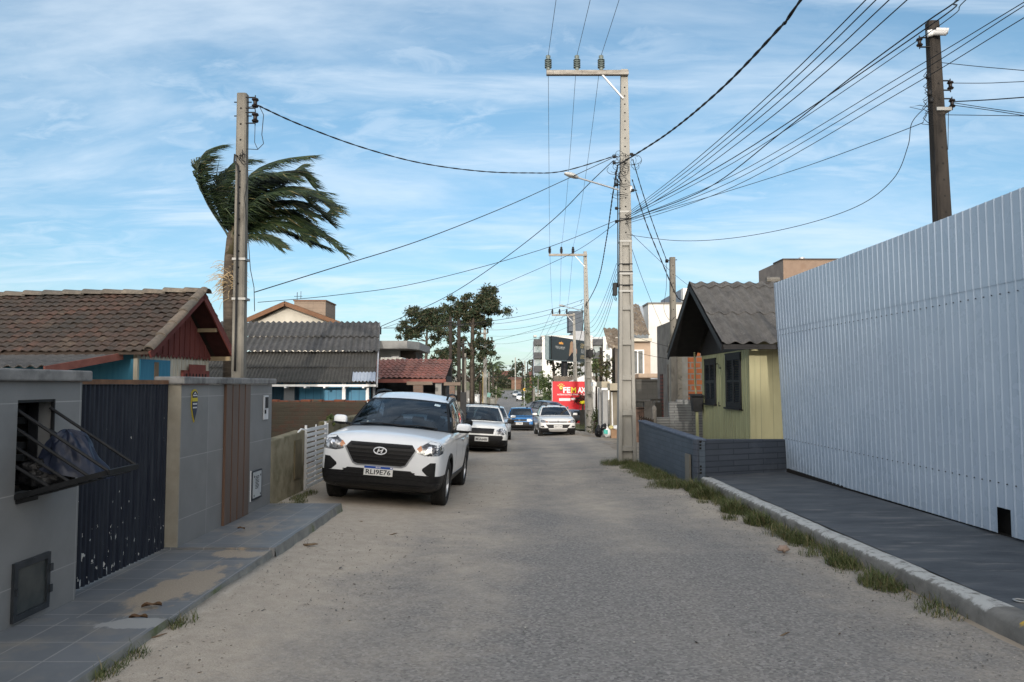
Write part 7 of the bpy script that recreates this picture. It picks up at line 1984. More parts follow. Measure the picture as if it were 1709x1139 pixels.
# ---------------------------------------------------------------- buildings on the right beyond the yellow house
MCEM = M('bare cement', (.14, .13, .115), (.20, .185, .165), 3, .9, (.09, .085, .078), 1.6, .5, .75, pos=True, bump=.25, bsc=30)
MHOLB = tilemat('orange hollow brick', 'xz', .30, .16, .022, (.50, .16, .055), (.42, .125, .045), (.27, .25, .22), .9, (.05, .02), .8, offset=.5, gn=.2)
MROUGH = tilemat('rough grey block', 'xz', 1.2, .07, .012, (.17, .175, .175), (.21, .215, .21), (.11, .11, .11), .9, (0, 0), 1.0, offset=.4, stain=((.24, .25, .245), 2.5, .5, .75))
sw_ = thing('rough_wall', 'stepped grey rough block wall behind the low slate-blue wall', 'wall', (4.5, 20, -.4))
a, b, c = at(1117, 671, 20), at(1172, 700, 20), at(1094, 697, 20)
mb = MB(); mb.box((a.x, 20, -.6), (6.5, 20.15, a.z)); mb.box((a.x + .2, 20.001, a.z), (6.5, 20.149, a.z + .06)); mb.build('wall_panel', [MROUGH], sw_, bev=.01)
mb = MB(); mb.box((c.x, 20.004, -.6), (a.x - .002, 20.146, c.z)); mb.build('lower_step', [MROUGH], sw_, bev=.01)
mb = MB(); p = at(1092, 692, 19.9); mb.cyl((p.x, 19.9, -.5), (p.x, 19.9, p.z + .12), .06, 10); mb.lathe([(.07, 0), (.05, .08), (0, .12)], Matrix.Translation((p.x, 19.9, p.z + .12)), 10)
tag(mb.build('gate_post', [MCEM], loc=(p.x, 19.9, -.5), smooth=True, ang=40), 'short grey cement post at the left end of the stepped rough wall', 'post')
mb = MB(); a = at(1067, 697, 18.6); b = at(1090, 703, 18.3)
for i in range(7): p = a.lerp(b, i / 6); mb.box((p.x - .012, p.y - .012, p.z - .9), (p.x + .012, p.y + .012, p.z + .05))
mb.beam(a, b, .03, .04); mb.beam(a - Vector((0, 0, .12)), b - Vector((0, 0, .12)), .03, .03)
tag(mb.build('iron_gate', [M('rusty black iron', (.03, .022, .018), (.055, .04, .03), 9, .8)], loc=a), 'low rusty iron gate showing above the slate-blue wall', 'gate')
ub = thing('brick_house', 'unfinished house of orange hollow bricks and bare cement columns', 'house', (6, 22, -.5))
a, b = at(1137, 590, 21.2), at(1180, 672, 21.2)
mb = MB(); mb.box((a.x, 21.2, -.6), (8.5, 21.35, at(1137, 585, 21.2).z + .25)); mb.build('brick_panel', [MHOLB], ub)
a0 = at(1120, 585, 21.1); mb = MB(); mb.box((a0.x, 21.1, -.6), (a.x - .003, 21.45, a0.z + .2)); mb.build('column', [M('rough column', (.24, .22, .18), (.31, .285, .24), 8, .9, (.14, .13, .11), 9, .55, .66, pos=True, bump=.5, bsc=20)], ub)
mb = MB(); a1 = at(1136, 620, 21.15); mb.box((a.x + .001, 21.12, -.6), (a.x + .16, 21.198, a0.z + .2)); mb.build('column', [M('pale column', (.26, .25, .22), (.32, .31, .28), 6, .9)], ub)
X5 = 5.1
mb = MB(); zt = at(1143, 527, 22).z
mb.box((X5, 22.2, -.6), (X5 + .15, 23.2, zt)); mb.box((X5, 23.2, 2.25), (X5 + .15, 24.6, zt)); mb.box((X5, 24.6, -.6), (X5 + .15, 26.3, zt)); mb.box((X5 + .151, 22.2, -.6), (9, 22.35, zt)); mb.box((X5 + .151, 26.1, -.6), (9, 26.3, zt)); mb.build('cement_wall', [MCEM], ub)
mb = MB(); mb.box((X5 + .15, 22.4, zt - .2), (9, 26, zt - .05)); mb.build('roof_slab', [MCEM], ub)
mb = MB(); mb.box((X5 - .02, 25.3, .45), (X5 - .001, 25.75, 1.95)); mb.build('brick_slot', [tilemat('dark brick slot', 'yz', .2, .12, .02, (.13, .035, .022), (.10, .03, .02), (.02, .018, .016), .9)], ub)
mb = MB(); mb.box((X5 + .2, 23.0, -.6), (X5 + .3, 24.8, 2.4)); mb.build('opening', [MHOLE], ub)
gw = thing('boundary_wall', 'dark grey block wall right of the nearest tall pole, below the white house', 'wall', (6, 31, -.7))
a, b = at(1059, 636, 31), at(1099, 668, 31)
mb = MB(); mb.box((a.x, 31, -1), (b.x + .6, 31.15, a.z)); mb.box((a.x - .05, 30.95, a.z + .001), (b.x + .6, 31.2, a.z + .07)); mb.build('wall_panel', [tilemat('dark block', 'xz', .4, .2, .008, (.085, .08, .07), (.10, .095, .085), (.06, .058, .05), .9, offset=.5)], gw)
mb = MB(); a = at(1058, 633, 31); mb.box((a.x - .28, 30.9, -1), (a.x - .06, 31.2, a.z + .12)); mb.build('column', [M('ochre column', (.28, .25, .18), (.34, .31, .23), 4, .9)], gw)
rl = thing('railing_wall', 'low pinkish wall with thin iron rails and a cement post', 'wall', (6, 27.5, -.6))
a, b = at(1058, 671, 27.5), at(1097, 697, 27.5)
mb = MB(); mb.box((a.x, 27.5, -.8), (a.x + .42, 27.62, a.z - .2)); mb.build('wall_panel', [M('pink render', (.20, .13, .10), (.27, .18, .14), 5, .9)], rl)
mb = MB()
for i in range(6): mb.box((a.x + .02 + i * .075, 27.46, -.3), (a.x + .032 + i * .075, 27.48, a.z))
mb.box((a.x, 27.45, a.z - .02), (a.x + .45, 27.49, a.z + .01)); mb.box((a.x, 27.45, a.z - .25), (a.x + .45, 27.47, a.z - .23)); mb.build('rail', [MBLK], rl)
mb = MB(); x0 = at(1083, 680, 27.5).x; mb.box((x0 - .18, 27.4, -.8), (x0 + .10, 27.7, a.z)); mb.box((a.x, 27.44, a.z + .015), (x0 + .1, 27.7, a.z + .06)); mb.build('post', [MCEM], rl)
mb = MB(); x1 = at(1094, 672, 25.5).x; mb.box((x1, 25.5, -.7), (x1 + .55, 25.6, at(1094, 672, 25.5).z)); mb.box((x1 - .15, 25.45, at(1094, 669, 25.5).z), (x1 + .75, 25.65, at(1094, 666, 25.5).z)); mb.build('dark_gate', [M('dark gate', (.045, .042, .036), (.07, .065, .055), 4, .8)], rl)

wh = thing('white_house', 'plain white two-storey house with bluish overhang behind the bare cement wall', 'house', (8, 40, -1))
a, b = at(1082, 508, 40), at(1130, 632, 40)
MWH = M('white render', (.62, .60, .56), (.70, .68, .64), 2.5, .8, (.5, .48, .44), 1.2, .6, .8, pos=True)
mb = MB(); mb.box((a.x, 40, b.z + .1), (b.x + 4, 50, a.z)); mb.build('wall', [MWH], wh)
mb = MB(); mb.box((a.x - .3, 40.3, b.z - .4), (b.x + 4, 50, b.z + .099)); mb.build('ledge', [M('pale blue render', (.45, .49, .54), (.52, .56, .6), 3)], wh)
mb = MB(); mb.box((a.x + .0, 40.6, -1.5), (b.x + 4, 50, b.z - .4)); mb.build('ground_floor', [M('beige render', (.36, .28, .21), (.42, .33, .25), 3, .85)], wh)
mb = MB(); c = at(1079, 545, 41.5); mb.box((c.x - .35, 41.5, c.z), (a.x - .001, 46, at(1079, 511, 41.5).z)); mb.build('overhang', [M('blue grey render', (.33, .38, .44), (.4, .45, .5), 3)], wh)
mb = MB(); mb.box((a.x - .05, 39.95, a.z + .001), (b.x + 4, 50, a.z + .09)); mb.build('coping', [MCEM], wh)
tk = thing('tank_tower', 'small grey rendered roof box behind the short pole', 'tank', (9, 46, 6))
a, b = at(1116, 481, 46), at(1165, 510, 46)
mb = MB(); x0 = at(1140, 490, 46).x; mb.box((x0, 46, -1), (b.x + 1, 46.6, a.z)); mb.build('box', [MWH], tk); mb = MB(); mb.box((x0 + .01, 46.601, -1), (b.x + 1, 53, a.z)); mb.build('side', [M('blue grey side', (.20, .23, .27), (.26, .29, .33), 3)], tk)
bgh = thing('beige_house', 'beige upstairs house with buff tiled roof behind the nearest tall pole', 'house', (7, 37, -1))
e0, e1 = at(1018, 577, 37), at(1083, 568, 37)
u0 = at(1050, 508, 40)
mb = MB(); ids = []
L0 = at(1050, 560, 37); tiles(mb, ids, (L0.x, 37, L0.z), (1, 0, 0), (0, 3.2, u0.z - L0.z), (0, -(u0.z - L0.z), 3.2), at(1084, 560, 37).x - L0.x, math.hypot(3.2, u0.z - L0.z), .21, .4, .05, 14, .01)
L1 = at(1016, 582, 37.0); u1 = at(1022, 548, 39); tiles(mb, ids, (L1.x, 37.2, L1.z), (1, 0, 0), (0, 2, u1.z - L1.z), (0, -(u1.z - L1.z), 2), at(1040, 560, 37).x - L1.x, math.hypot(2, u1.z - L1.z), .21, .4, .05, 15, .01)
tile_build(mb, ids, 'roof', MCLAY3, bgh)
a = at(1020, 577, 37.4); b = at(1086, 640, 37.4)
mb = MB(); mb.box((at(1032, 600, 37.4).x, 37.4, -1.2), (b.x, 38.6, at(1050, 566, 37.4).z)); mb.build('wall', [M('tan render', (.40, .30, .225), (.46, .35, .265), 3, .85)], bgh)
mb = MB(); mb.box((at(1049, 560, 37).x - .3, 36.95, at(1049, 570, 37).z), (b.x, 37.2, at(1049, 565, 37).z)); mb.build('fascia', [M('cream fascia', (.45, .41, .33), (.52, .48, .4), 3)], bgh)
p, q = at(1053, 584, 37.4), at(1075, 626, 37.4)
mb = MB(); f_ = .07; 
for bx in (((p.x, q.z), (q.x, q.z + f_)), ((p.x, p.z - f_), (q.x, p.z)), ((p.x, q.z + f_), (p.x + f_, p.z - f_)), ((q.x - f_, q.z + f_), (q.x, p.z - f_)), (((p.x + q.x) / 2 - .03, q.z + f_), ((p.x + q.x) / 2 + .03, p.z - f_))): mb.box((bx[0][0], 37.33, bx[0][1]), (bx[1][0], 37.39, bx[1][1]))
wn = mb.build('window', [MWHITE], bgh)
mb = MB(); mb.box((p.x + .02, 37.36, q.z + .02), (q.x - .02, 37.385, p.z - .02)); mb.build('pane', [M('pane', (.10, .11, .115), (.2, .2, .19), 3, .1)], wn)
mb = MB(); mb.box((at(1063, 628, 36.8).x, 36.3, at(1063, 631, 36.8).z), (b.x + .3, 37.3, at(1063, 624, 36.8).z)); mb.build('balcony', [M('tan balcony', (.36, .27, .2), (.42, .32, .24), 3)], bgh)
bt = thing('brown_tower', 'flat-topped brown rendered block rising behind the white hoarding', 'building', (11, 30, 0))
a, b = at(1307, 434, 30), at(1410, 470, 30)
mb = MB(); mb.box((a.x, 30, -.5), (b.x + 2, 31, a.z)); mb.build('wall', [M('brown render', (.205, .145, .108), (.25, .18, .135), 3, .85, (.2, .13, .09), 2, .6, .8)], bt)
mb = MB(); sx = at(1282, 440, 32).x; mb.prism([(a.x - .002, 30, -.5), (a.x - .002, 33, -.5), (sx, 33, -.5), (sx + .02, 32, -.5)], (0, 0, a.z + .5)); mb.build('side_wall', [M('shaded brown side', (.17, .145, .13), (.22, .19, .17), 3, .85)], bt)  # face turned from the sun: its shade put into a greyer render colour
mb = MB(); mb.box((a.x - .03, 29.95, a.z + .001), (b.x + 2, 31.1, a.z + .05)); mb.build('rim', [M('dark rim', (.06, .05, .045), (.09, .075, .065), 4)], bt)
mb = MB(); q = at(1338, 430, 30.3); mb.cyl((q.x, 30.3, a.z + .052), (q.x, 30.3, a.z + .14), .12, 10); mb.build('vent', [MGALV], bt)
mb = MB(); q = at(1289, 467, 24); mb.cyl((q.x, 24, q.z - .4), (q.x, 24, q.z + .02), .07, 10); mb.tube([(q.x - .2, 24, q.z), (q.x + .22, 24, q.z)], .09, 8)
tag(mb.build('roof_vent', [MCEM], loc=(q.x, 24, q.z - .4), smooth=True, ang=40), 'small dark vent stub above the yellow house roof beside the hoarding', 'vent')

# ---------------------------------------------------------------- garage boxes, rubbish heap
gb = thing('garage', 'pale concrete garage front with flat canopy and a white meter box', 'garage', (4.7, 34, -.9))
a, b = at(1007, 640, 33), at(1034, 640, 33)
MGAR = M('garage render', (.34, .30, .225), (.40, .355, .27), 3, .88, pos=True)
mb = MB(); mb.box((at(1018, 651, 33).x, 33, at(1018, 652, 33).z), (b.x + 1.2, 36, at(1018, 640, 33).z)); mb.box((at(1004, 651, 34).x, 34, at(1010, 647, 34).z), (at(1018, 651, 34).x - .01, 36, at(1010, 637, 34).z)); mb.build('canopy', [MGAR], gb)
mb = MB(); mb.box((at(1018, 650, 33.5).x, 33.5, -1.2), (b.x + 1, 33.7, at(1018, 652, 33.5).z)); mb.box((at(1001, 655, 35).x, 35.3, -1.2), (at(1018, 650, 33.5).x, 35.5, at(1010, 650, 35).z)); mb.each('front_wall', [M('garage brown grey', (.22, .195, .15), (.27, .24, .19), 3, .9, pos=True)], gb)
mb = MB(); mb.box((at(1006, 655, 33.2).x, 33.2, -1.2), (at(1014, 655, 33.2).x, 33.5, at(1010, 652, 33.2).z)); mb.box((at(1000, 655, 34.5).x, 34.5, -1.2), (at(1004.5, 655, 34.5).x, 35, at(1010, 648, 34.5).z)); mb.each('pillar', [M('grey pillar', (.29, .29, .285), (.34, .34, .33), 3, .85), ], gb)
mb = MB(); mb.box((at(1004, 646, 33.1).x, 33.1, at(1004, 651.5, 33.1).z), (at(1014, 646, 33.1).x, 33.19, at(1004, 647.5, 33.1).z)); mb.build('meter_plate', [MWHITE], gb)
mb = MB(); p = at(1021, 655, 33.4); mb.tube([p, (p.x + .02, 33.4, -.3), (p.x + .12, 33.4, -.75)], .035, 6); mb.build('pipe', [MWHITE], gb, smooth=True)
mb = MB(); mb.box((at(990, 639, 36).x, 36, at(990, 645, 36).z), (at(1000, 639, 36).x, 37, at(990, 638, 36).z))
tag(mb.build('awning_box', [MWHITE], loc=at(990, 645, 36)), 'small white box sign jutting between the second tall pole and the garage', 'sign')
for (px, py, rx, rz_, mt_, sd, lab, kn) in ((999, 722.5, .17, .22, M('black sack', (.006, .006, .007), (.011, .011, .012), 5, .22, bump=.5, bsc=25), 1.5, 'black rubbish sack at the left of the heap by the garage', (0, 0, 1)), (1007.5, 714, .13, .14, None, 6.6, 'black sack lying behind the white bag in the heap', (.4, 0, 1)),
    (1013.5, 722.5, .18, .20, M('white sack', (.62, .64, .65), (.74, .75, .75), 5, .4, bump=.4, bsc=22), 3.2, 'white carrier bag with a green print in the heap by the garage', (-.3, 0, 1)), (1020, 714, .11, .09, M('yellow sack', (.42, .36, .15), (.52, .46, .22), 5, .5), 5.2, 'pale yellow bag on top of the rubbish heap', None), (1028, 714, .12, .10, M('pale sack', (.6, .62, .66), (.72, .73, .75), 5, .4), 7.2, 'small white bag on the cardboard box, half behind the nearest pole', None)):
    c = at(px, py, 31.5); mb = MB(); blob(mb, c, (rx, rx * .8, rz_), sd, .22, 2.2, .06, 6, 40, knot=kn)
    if mt_ is None: mt_ = bpy.data.materials['black sack']
    tag(mb.build('rubbish_bag', [mt_], loc=c - Vector((0, 0, rz_)), smooth=True), lab, 'rubbish bag', 'rubbish bags heaped by the garage')
wb = [o for o in bpy.data.objects if o.get('label', '').startswith('white carrier')][0]
c = at(1011, 721, 31.28); mb = MB(); mb.grid(lambda u, v: (c.x + (u - .5) * .17, c.y - .03 * math.sin(u * 3.1), c.z + (v - .5) * .17 + .01 * math.sin(u * 6)), frange(0, 1, 6), frange(0, 1, 4)); mb.build('print', [M('teal print', (.05, .36, .30), (.08, .42, .36), 5, .5)], wb)
c = at(1026, 723, 31.4); mb = MB(); mb.box((c.x - .17, 31.3, c.z - .21), (c.x + .17, 31.6, c.z + .14)); mb.hexa([(c.x - .17, 31.29, c.z + .141), (c.x + .0, 31.29, c.z + .15), (c.x + .0, 31.6, c.z + .15), (c.x - .17, 31.6, c.z + .141), (c.x - .17, 31.29, c.z + .15), (c.x, 31.29, c.z + .165), (c.x, 31.6, c.z + .165), (c.x - .17, 31.6, c.z + .15)])
tag(mb.build('cardboard_box', [M('cardboard', (.24, .15, .09), (.30, .195, .125), 4, .9)], loc=(c.x, 31.4, c.z - .21), bev=.008), 'brown cardboard box at the right of the heap', 'box')

# ---------------------------------------------------------------- red shop sign, billboard
fs_ = thing('shop_sign', 'red shop board lettered FEMAX with a yellow light bulb', 'sign', (5, 58, -1.3))
a, b = at(921.5, 637, 58), at(981, 682, 58)
mb = MB(); mb.box((a.x, 58, gz(a.x, 58) - .1), (b.x, 58.12, a.z)); mb.build('board', [M('sign red', (.55, .012, .02), (.60, .02, .03), 2, .45)], fs_)
mb = MB(); mb.box((a.x - .03, 57.985, gz(a.x, 58)), (a.x + .03, 57.999, a.z)); mb.build('edge_strip', [M('pale edge', (.5, .42, .42))], fs_)
def face(px, py, d): q = at(px, py, d); return Matrix.Translation((q.x, d - .012, q.z)) @ Matrix.Rotation(R(90), 4, 'X')
S58 = 58 / F
mb = MB(); text(mb, 'FE', 12.2 * S58, 9.6 * S58, face(946, 651.2, 58), 0, .035); text(mb, 'AX', 13.5 * S58, 9.6 * S58, face(971, 651.2, 58), 0, .035); text(mb, 'MATERIAIS ELETRICOS E HIDRAULICOS', 46 * S58, 2.6 * S58, face(953, 658.8, 58), 0, .01); mb.build('lettering', [M('sign letters', (.8, .8, .79), rough=.5)], fs_)
mb = MB(); text(mb, 'M', 8 * S58, 9.6 * S58, face(957.4, 651.2, 58), 0, .035); mb.build('yellow_letter', [M('letter yellow', (.75, .55, .03), rough=.5)], fs_)
mb = MB(); c = at(936.3, 647, 58); r_ = 2.7 * S58
mb.prism([(c.x + math.cos(t) * r_, 57.985, c.z + math.sin(t) * r_ * 1.15) for t in frange(0, 6.2832, 20)[:-1]], (0, .01, 0))
for k in range(5):
    t = R(30 + k * 30); mb.beam((c.x + math.cos(t) * r_ * 1.5, 57.98, c.z + math.sin(t) * r_ * 1.6), (c.x + math.cos(t) * r_ * 2.4, 57.98, c.z + math.sin(t) * r_ * 2.6), .05, .01, up=(0, 1, 0))
lbq = mb.build('bulb_picture', [M('bulb yellow', (.75, .60, .12), rough=.5)], fs_); mb = MB(); mb.box((c.x - .06, 57.984, c.z - .26), (c.x + .08, 57.99, c.z - .14)); mb.box((c.x - .03, 57.98, c.z - .04), (c.x + .05, 57.984, c.z + .06)); mb.build('bulb_base', [M('olive base', (.10, .12, .03))], lbq)
mb = MB(); p, q = at(933, 665, 58), at(952, 669.5, 58); mb.box((p.x, 57.985, q.z), (q.x, 57.999, p.z)); p, q = at(953.5, 664.5, 58), at(960, 668, 58); mb.box((p.x, 57.985, q.z), (q.x, 57.999, p.z)); mb.build('white_panel', [M('white panel', (.72, .66, .66), rough=.5)], fs_)
bb = thing('billboard', 'dark billboard on a post with a long-haired woman in black', 'billboard', (6, 80, -1.8))
ang_ = -.30
A0 = at(921, 561, 80); B0 = at(984, 571, 91)
d_ = (Vector((B0.x, B0.y, 0)) - Vector((A0.x, A0.y, 0))); wB = d_.length; d_.normalize(); hB = A0.z - at(921, 600.5, 80).z
Tb = Matrix(((d_.x, 0, d_.y, A0.x), (d_.y, 0, -d_.x, A0.y), (0, 1, 0, A0.z - hB), (0, 0, 0, 1)))    # x along the board, y up, z out to the street
mb = MB(); mb.box((0, 0, -.15), (wB + .1, hB, 0), 0, Tb); mb.build('board', [M('board black', (.012, .014, .016), (.018, .02, .022), 3, .4)], bb)
mb = MB(); mb.box((-.55, .05, -.5), (-.01, hB - .05, -.1), 0, Tb); mb.build('side_panel', [M('side dark', (.03, .05, .055), (.05, .075, .08), 3, .5)], bb)
mb = MB(); mb.box((-.62, 0, -.56), (-.55, hB, -.1), 0, Tb); mb.box((-.55, -.06, -.5), (wB + .1, -.001, 0), 0, Tb); mb.build('frame', [M('teal grey frame', (.16, .21, .22), (.2, .25, .26), 3)], bb)
pc = at(942, 625, 84.9); mb = MB(); mb.cyl((pc.x, 84.9, gz(pc.x, 84) - .2), (pc.x, 84.9, A0.z - .6), .36, 16); mb.build('post', [MBLK], bb, smooth=True, ang=40)
mb = MB(); text(mb, 'CIELO VARGAS', wB * .24, .19, Tb @ Matrix.Translation((wB * .20, hB * .57, .003)), 0, .01); text(mb, 'ESTETICA', wB * .18, .09, Tb @ Matrix.Translation((wB * .205, hB * .50, .003)), 0); text(mb, 'SUA PELE EM', wB * .22, .10, Tb @ Matrix.Translation((wB * .86, hB * .56, .003)), 0); text(mb, 'BOAS MAOS', wB * .22, .10, Tb @ Matrix.Translation((wB * .86, hB * .50, .003)), 0); text(mb, 'SEMPRE', wB * .22, .10, Tb @ Matrix.Translation((wB * .86, hB * .43, .003)), 0); mb.build('lettering', [M('pale letters', (.5, .5, .48))], bb)
mb = MB(); text(mb, 'CUIDAR', wB * .24, .30, Tb @ Matrix.Translation((wB * .86, hB * .80, .003)), 0, .03); text(mb, 'DE VOCE', wB * .26, .2, Tb @ Matrix.Translation((wB * .86, hB * .68, .003)), 0, .02); text(mb, 'AGENDE SEU', wB * .26, .16, Tb @ Matrix.Translation((wB * .86, hB * .28, .003)), 0, .02); text(mb, 'HORARIO', wB * .26, .16, Tb @ Matrix.Translation((wB * .86, hB * .18, .003)), 0, .02); mb.build('gold_lettering', [M('gold letters', (.42, .33, .17))], bb)
mb = MB(); mb.box((wB * .17, hB * .70, .002), (wB * .27, hB * .78, .006), 0, Tb); mb.prism([(wB * .16, hB * .70, .004), (wB * .23, hB * .82, .004), (wB * .28, hB * .72, .004)], (0, 0, .004), 0, Tb); mb.build('orange_mark', [M('orange mark', (.75, .35, .08))], bb)
mb = MB(); z_ = .004; W2_, H2_ = wB, hB
ell = lambda cx, cy, rx, ry, z: [(cx * W2_ + math.cos(t) * rx, cy * H2_ + math.sin(t) * ry, z) for t in frange(0, 6.2832, 18)[:-1]]
mb.prism([(wB * .42, hB * .22, z_), (wB * .44, hB * .55, z_), (wB * .455, hB * .82, z_), (wB * .49, hB * .91, z_), (wB * .53, hB * .86, z_), (wB * .535, hB * .66, z_), (wB * .50, hB * .5, z_), (wB * .48, hB * .2, z_)], (0, 0, .003), 0, Tb)
mb.prism(ell(.505, .745, .15, .26, .008), (0, 0, .003), 1, Tb); mb.prism([(wB * .49, hB * .62, .0085), (wB * .52, hB * .60, .0085), (wB * .54, hB * .46, .0085), (wB * .51, hB * .36, .0085), (wB * .48, hB * .5, .0085)], (0, 0, .003), 1, Tb)
mb.prism([(wB * .60, hB * .38, .008), (wB * .63, hB * .36, .008), (wB * .635, hB * .52, .008), (wB * .62, hB * .60, .008), (wB * .605, hB * .52, .008), (wB * .585, hB * .56, .008)], (0, 0, .003), 1, Tb)
mb.prism([(wB * .36, .05, .012), (wB * .49, hB * .36, .012), (wB * .52, hB * .38, .012), (wB * .56, hB * .46, .012), (wB * .6, hB * .36, .012), (wB * .66, .05, .012)], (0, 0, .003), 2, Tb)
mb.build('woman_picture', [M('fair hair', (.32, .20, .12), (.42, .28, .17), 20), SK1, M('black suit', (.018, .02, .025))], bb)

# ---------------------------------------------------------------- white apartment block
ab = thing('apartment_block', 'white four-storey apartment block with dark balconies behind the billboard', 'building', (10, 160, -2))
D = 160
pxw = lambda px: at(px, 600, D).x
pzh = lambda py: at(900, py, D).z
MAPT = M('apartment white', (.62, .61, .58), (.68, .67, .64), 1.5, .85)
mb = MB(); mb.box((pxw(905), D, -3), (pxw(949), D + 14, pzh(562))); mb.box((pxw(949) + .002, D - .5, -3), (pxw(957), D + 14, pzh(562))); mb.box((pxw(975), D + 1, -3), (pxw(990), D + 14, pzh(560))); mb.box((pxw(1007) + .002, D, -3), (pxw(1034), D + 14, pzh(562))); mb.build('wall', [MAPT], ab)
mb = MB(); mb.box((pxw(957) + .002, D - .3, -3), (pxw(975) - .002, D + 14, pzh(553))); mb.build('grey_bay', [M('grey bay', (.30, .31, .33), (.35, .36, .38), 1)], ab)
mb = MB(); mb.box((pxw(951), D + 2, pzh(552)), (pxw(975), D + 8, pzh(518))); mb.build('tank_tower', [M('slate tower', (.075, .09, .11), (.095, .11, .13), 1)], ab)
mb = MB(); mb.box((pxw(892), D + 1.5, -3), (pxw(905) - .002, D + 12, pzh(566))); mb.box((pxw(990) + .002, D + 2, -3), (pxw(1007), D + 12, pzh(562))); mb.build('recessed_wall', [M('recess grey', (.42, .44, .46), (.5, .52, .54), 1)], ab)
for px0, px1 in ((891, 905), (990, 1007)):
    for k in range(4):
        y0 = 566 + k * 22.5
        mb = MB(); mb.box((pxw(px0) + .01, D + .2, pzh(y0 + 10)), (pxw(px1) - .01, D + 1.49, pzh(y0))); bl = mb.build('balcony', [M('balcony dark', (.06, .063, .068), (.085, .088, .092), 1)], ab)
        mb = MB(); mb.box((pxw(px0) + .3, D + 1.40, pzh(y0 + 22)), (pxw(px1) - .3, D + 1.49, pzh(y0 + 10.5))); mb.build('window', [M('pale glazing', (.16, .22, .25), (.4, .45, .46), .8, .12)], ab)
for (x0, x1) in ((959, 964), (966, 972)):
    mb = MB(); mb.box((pxw(x0), D - .36, pzh(631)), (pxw(x1), D - .301, pzh(616))); mb.build('window', [M('dark glazing', (.04, .05, .06), (.3, .33, .34), 1.2, .1)], ab)
for py in (575, 593, 611): 
    mb = MB(); mb.box((pxw(1012), D - .05, pzh(py + 9)), (pxw(1018), D - .002, pzh(py))); mb.build('window', [bpy.data.materials['dark glazing']], ab)
mb = MB(); mb.box((pxw(891), D + 1, pzh(562) + .002), (pxw(896), D + 4, pzh(559))); mb.box((pxw(903), D - .1, pzh(562) + .002), (pxw(957), D + 14, pzh(560.3))); mb.build('parapet', [M('parapet', (.45, .44, .42), (.5, .49, .47), 1)], ab)
bg_ = thing('gabled_house', 'buff tiled house with a white gable behind the red sign', 'house', (7, 70, -1.5))
mb = MB(); ids = []; a = at(926, 636, 72); tiles(mb, ids, (a.x, 72, at(926, 645, 72).z), (1, 0, 0), (0, 3, 1.0), (0, -1, 3), 4.9, 3.1, .3, .6, .06, 22, .01); tile_build(mb, ids, 'roof', MCLAY3, bg_)
mb = MB(); a = at(945, 637, 71); mb.prism([(at(940, 638, 71).x, 71, -2), (at(1001, 638, 71).x, 71, -2), (at(1001, 640, 71).x, 71, at(1001, 640, 71).z), (at(975, 627, 71).x, 71, at(975, 627, 71).z), (at(945, 639, 71).x, 71, at(945, 639, 71).z)], (0, .9, 0)); mb.build('wall', [MAPT], bg_)

# ---------------------------------------------------------------- trees and shrubs
def limb(mb, a, b, r0, r1, seed, bend=.12):
    rr = random.Random(seed); a, b = Vector(a), Vector(b); L_ = (b - a).length
    o = Vector((rr.uniform(-1, 1), rr.uniform(-1, 1), rr.uniform(-.3, .6))) * L_ * bend
    q = [a.lerp(b, t) + o * math.sin(math.pi * t) for t in frange(0, 1, 6)]
    mb.tube(q, [lerp(r0, r1, t) for t in frange(0, 1, 6)], 6)
def tree(name, label, base, trunk, r0, clumps, mats, n, leafsize, seed=1, cat='tree', group=None, lims=True, rs=1.0):
    """trunk: points; clumps: (centre, radii, share)"""
    root = thing(name, label, cat, tuple(base), None, group)
    clumps = [(c, [q * rs for q in r_], s_) for c, r_, s_ in clumps]
    mb = MB(); trunk = [Vector(p) for p in trunk]
    mb.tube(trunk, [lerp(r0, r0 * .4, i / max(1, len(trunk) - 1)) for i in range(len(trunk))], 8)
    if lims:
        for i, (c, r_, s_) in enumerate(clumps):
            c = Vector(c); below = [p for p in trunk if p.z < c.z - .2] or [trunk[0]]
            t0 = min(below, key=lambda p: (p - c).length); limb(mb, t0, c, r0 * .33, r0 * .06, seed + i)
    mb.build('trunk', [M('bark ' + label[:12], (.05, .04, .032), (.085, .07, .055), 5, .9)], root, smooth=True)
    mb = MB(); tot = sum(s_ for _, _, s_ in clumps)
    for i, (c, r_, s_) in enumerate(clumps):
        m_ = int(n * s_ / tot); rr = random.Random(seed * 31 + i)
        sub = max(3, int(11 * s_))
        for k in range(sub):
            o = Vector((rr.gauss(0, .50) * r_[0], rr.gauss(0, .50) * r_[1], rr.gauss(0, .50) * r_[2]))
            q_ = rr.uniform(.25, .5); leafclump(mb, Vector(c) + o, [q * q_ for q in r_], m_ // sub, leafsize, seed * 77 + i * 9 + k, len(mats), .25)
    mb.build('crown', mats, root, recalc=False)
    return root
Dp = 55
PA_ = lambda x, y, d=Dp: at(x, y, d)
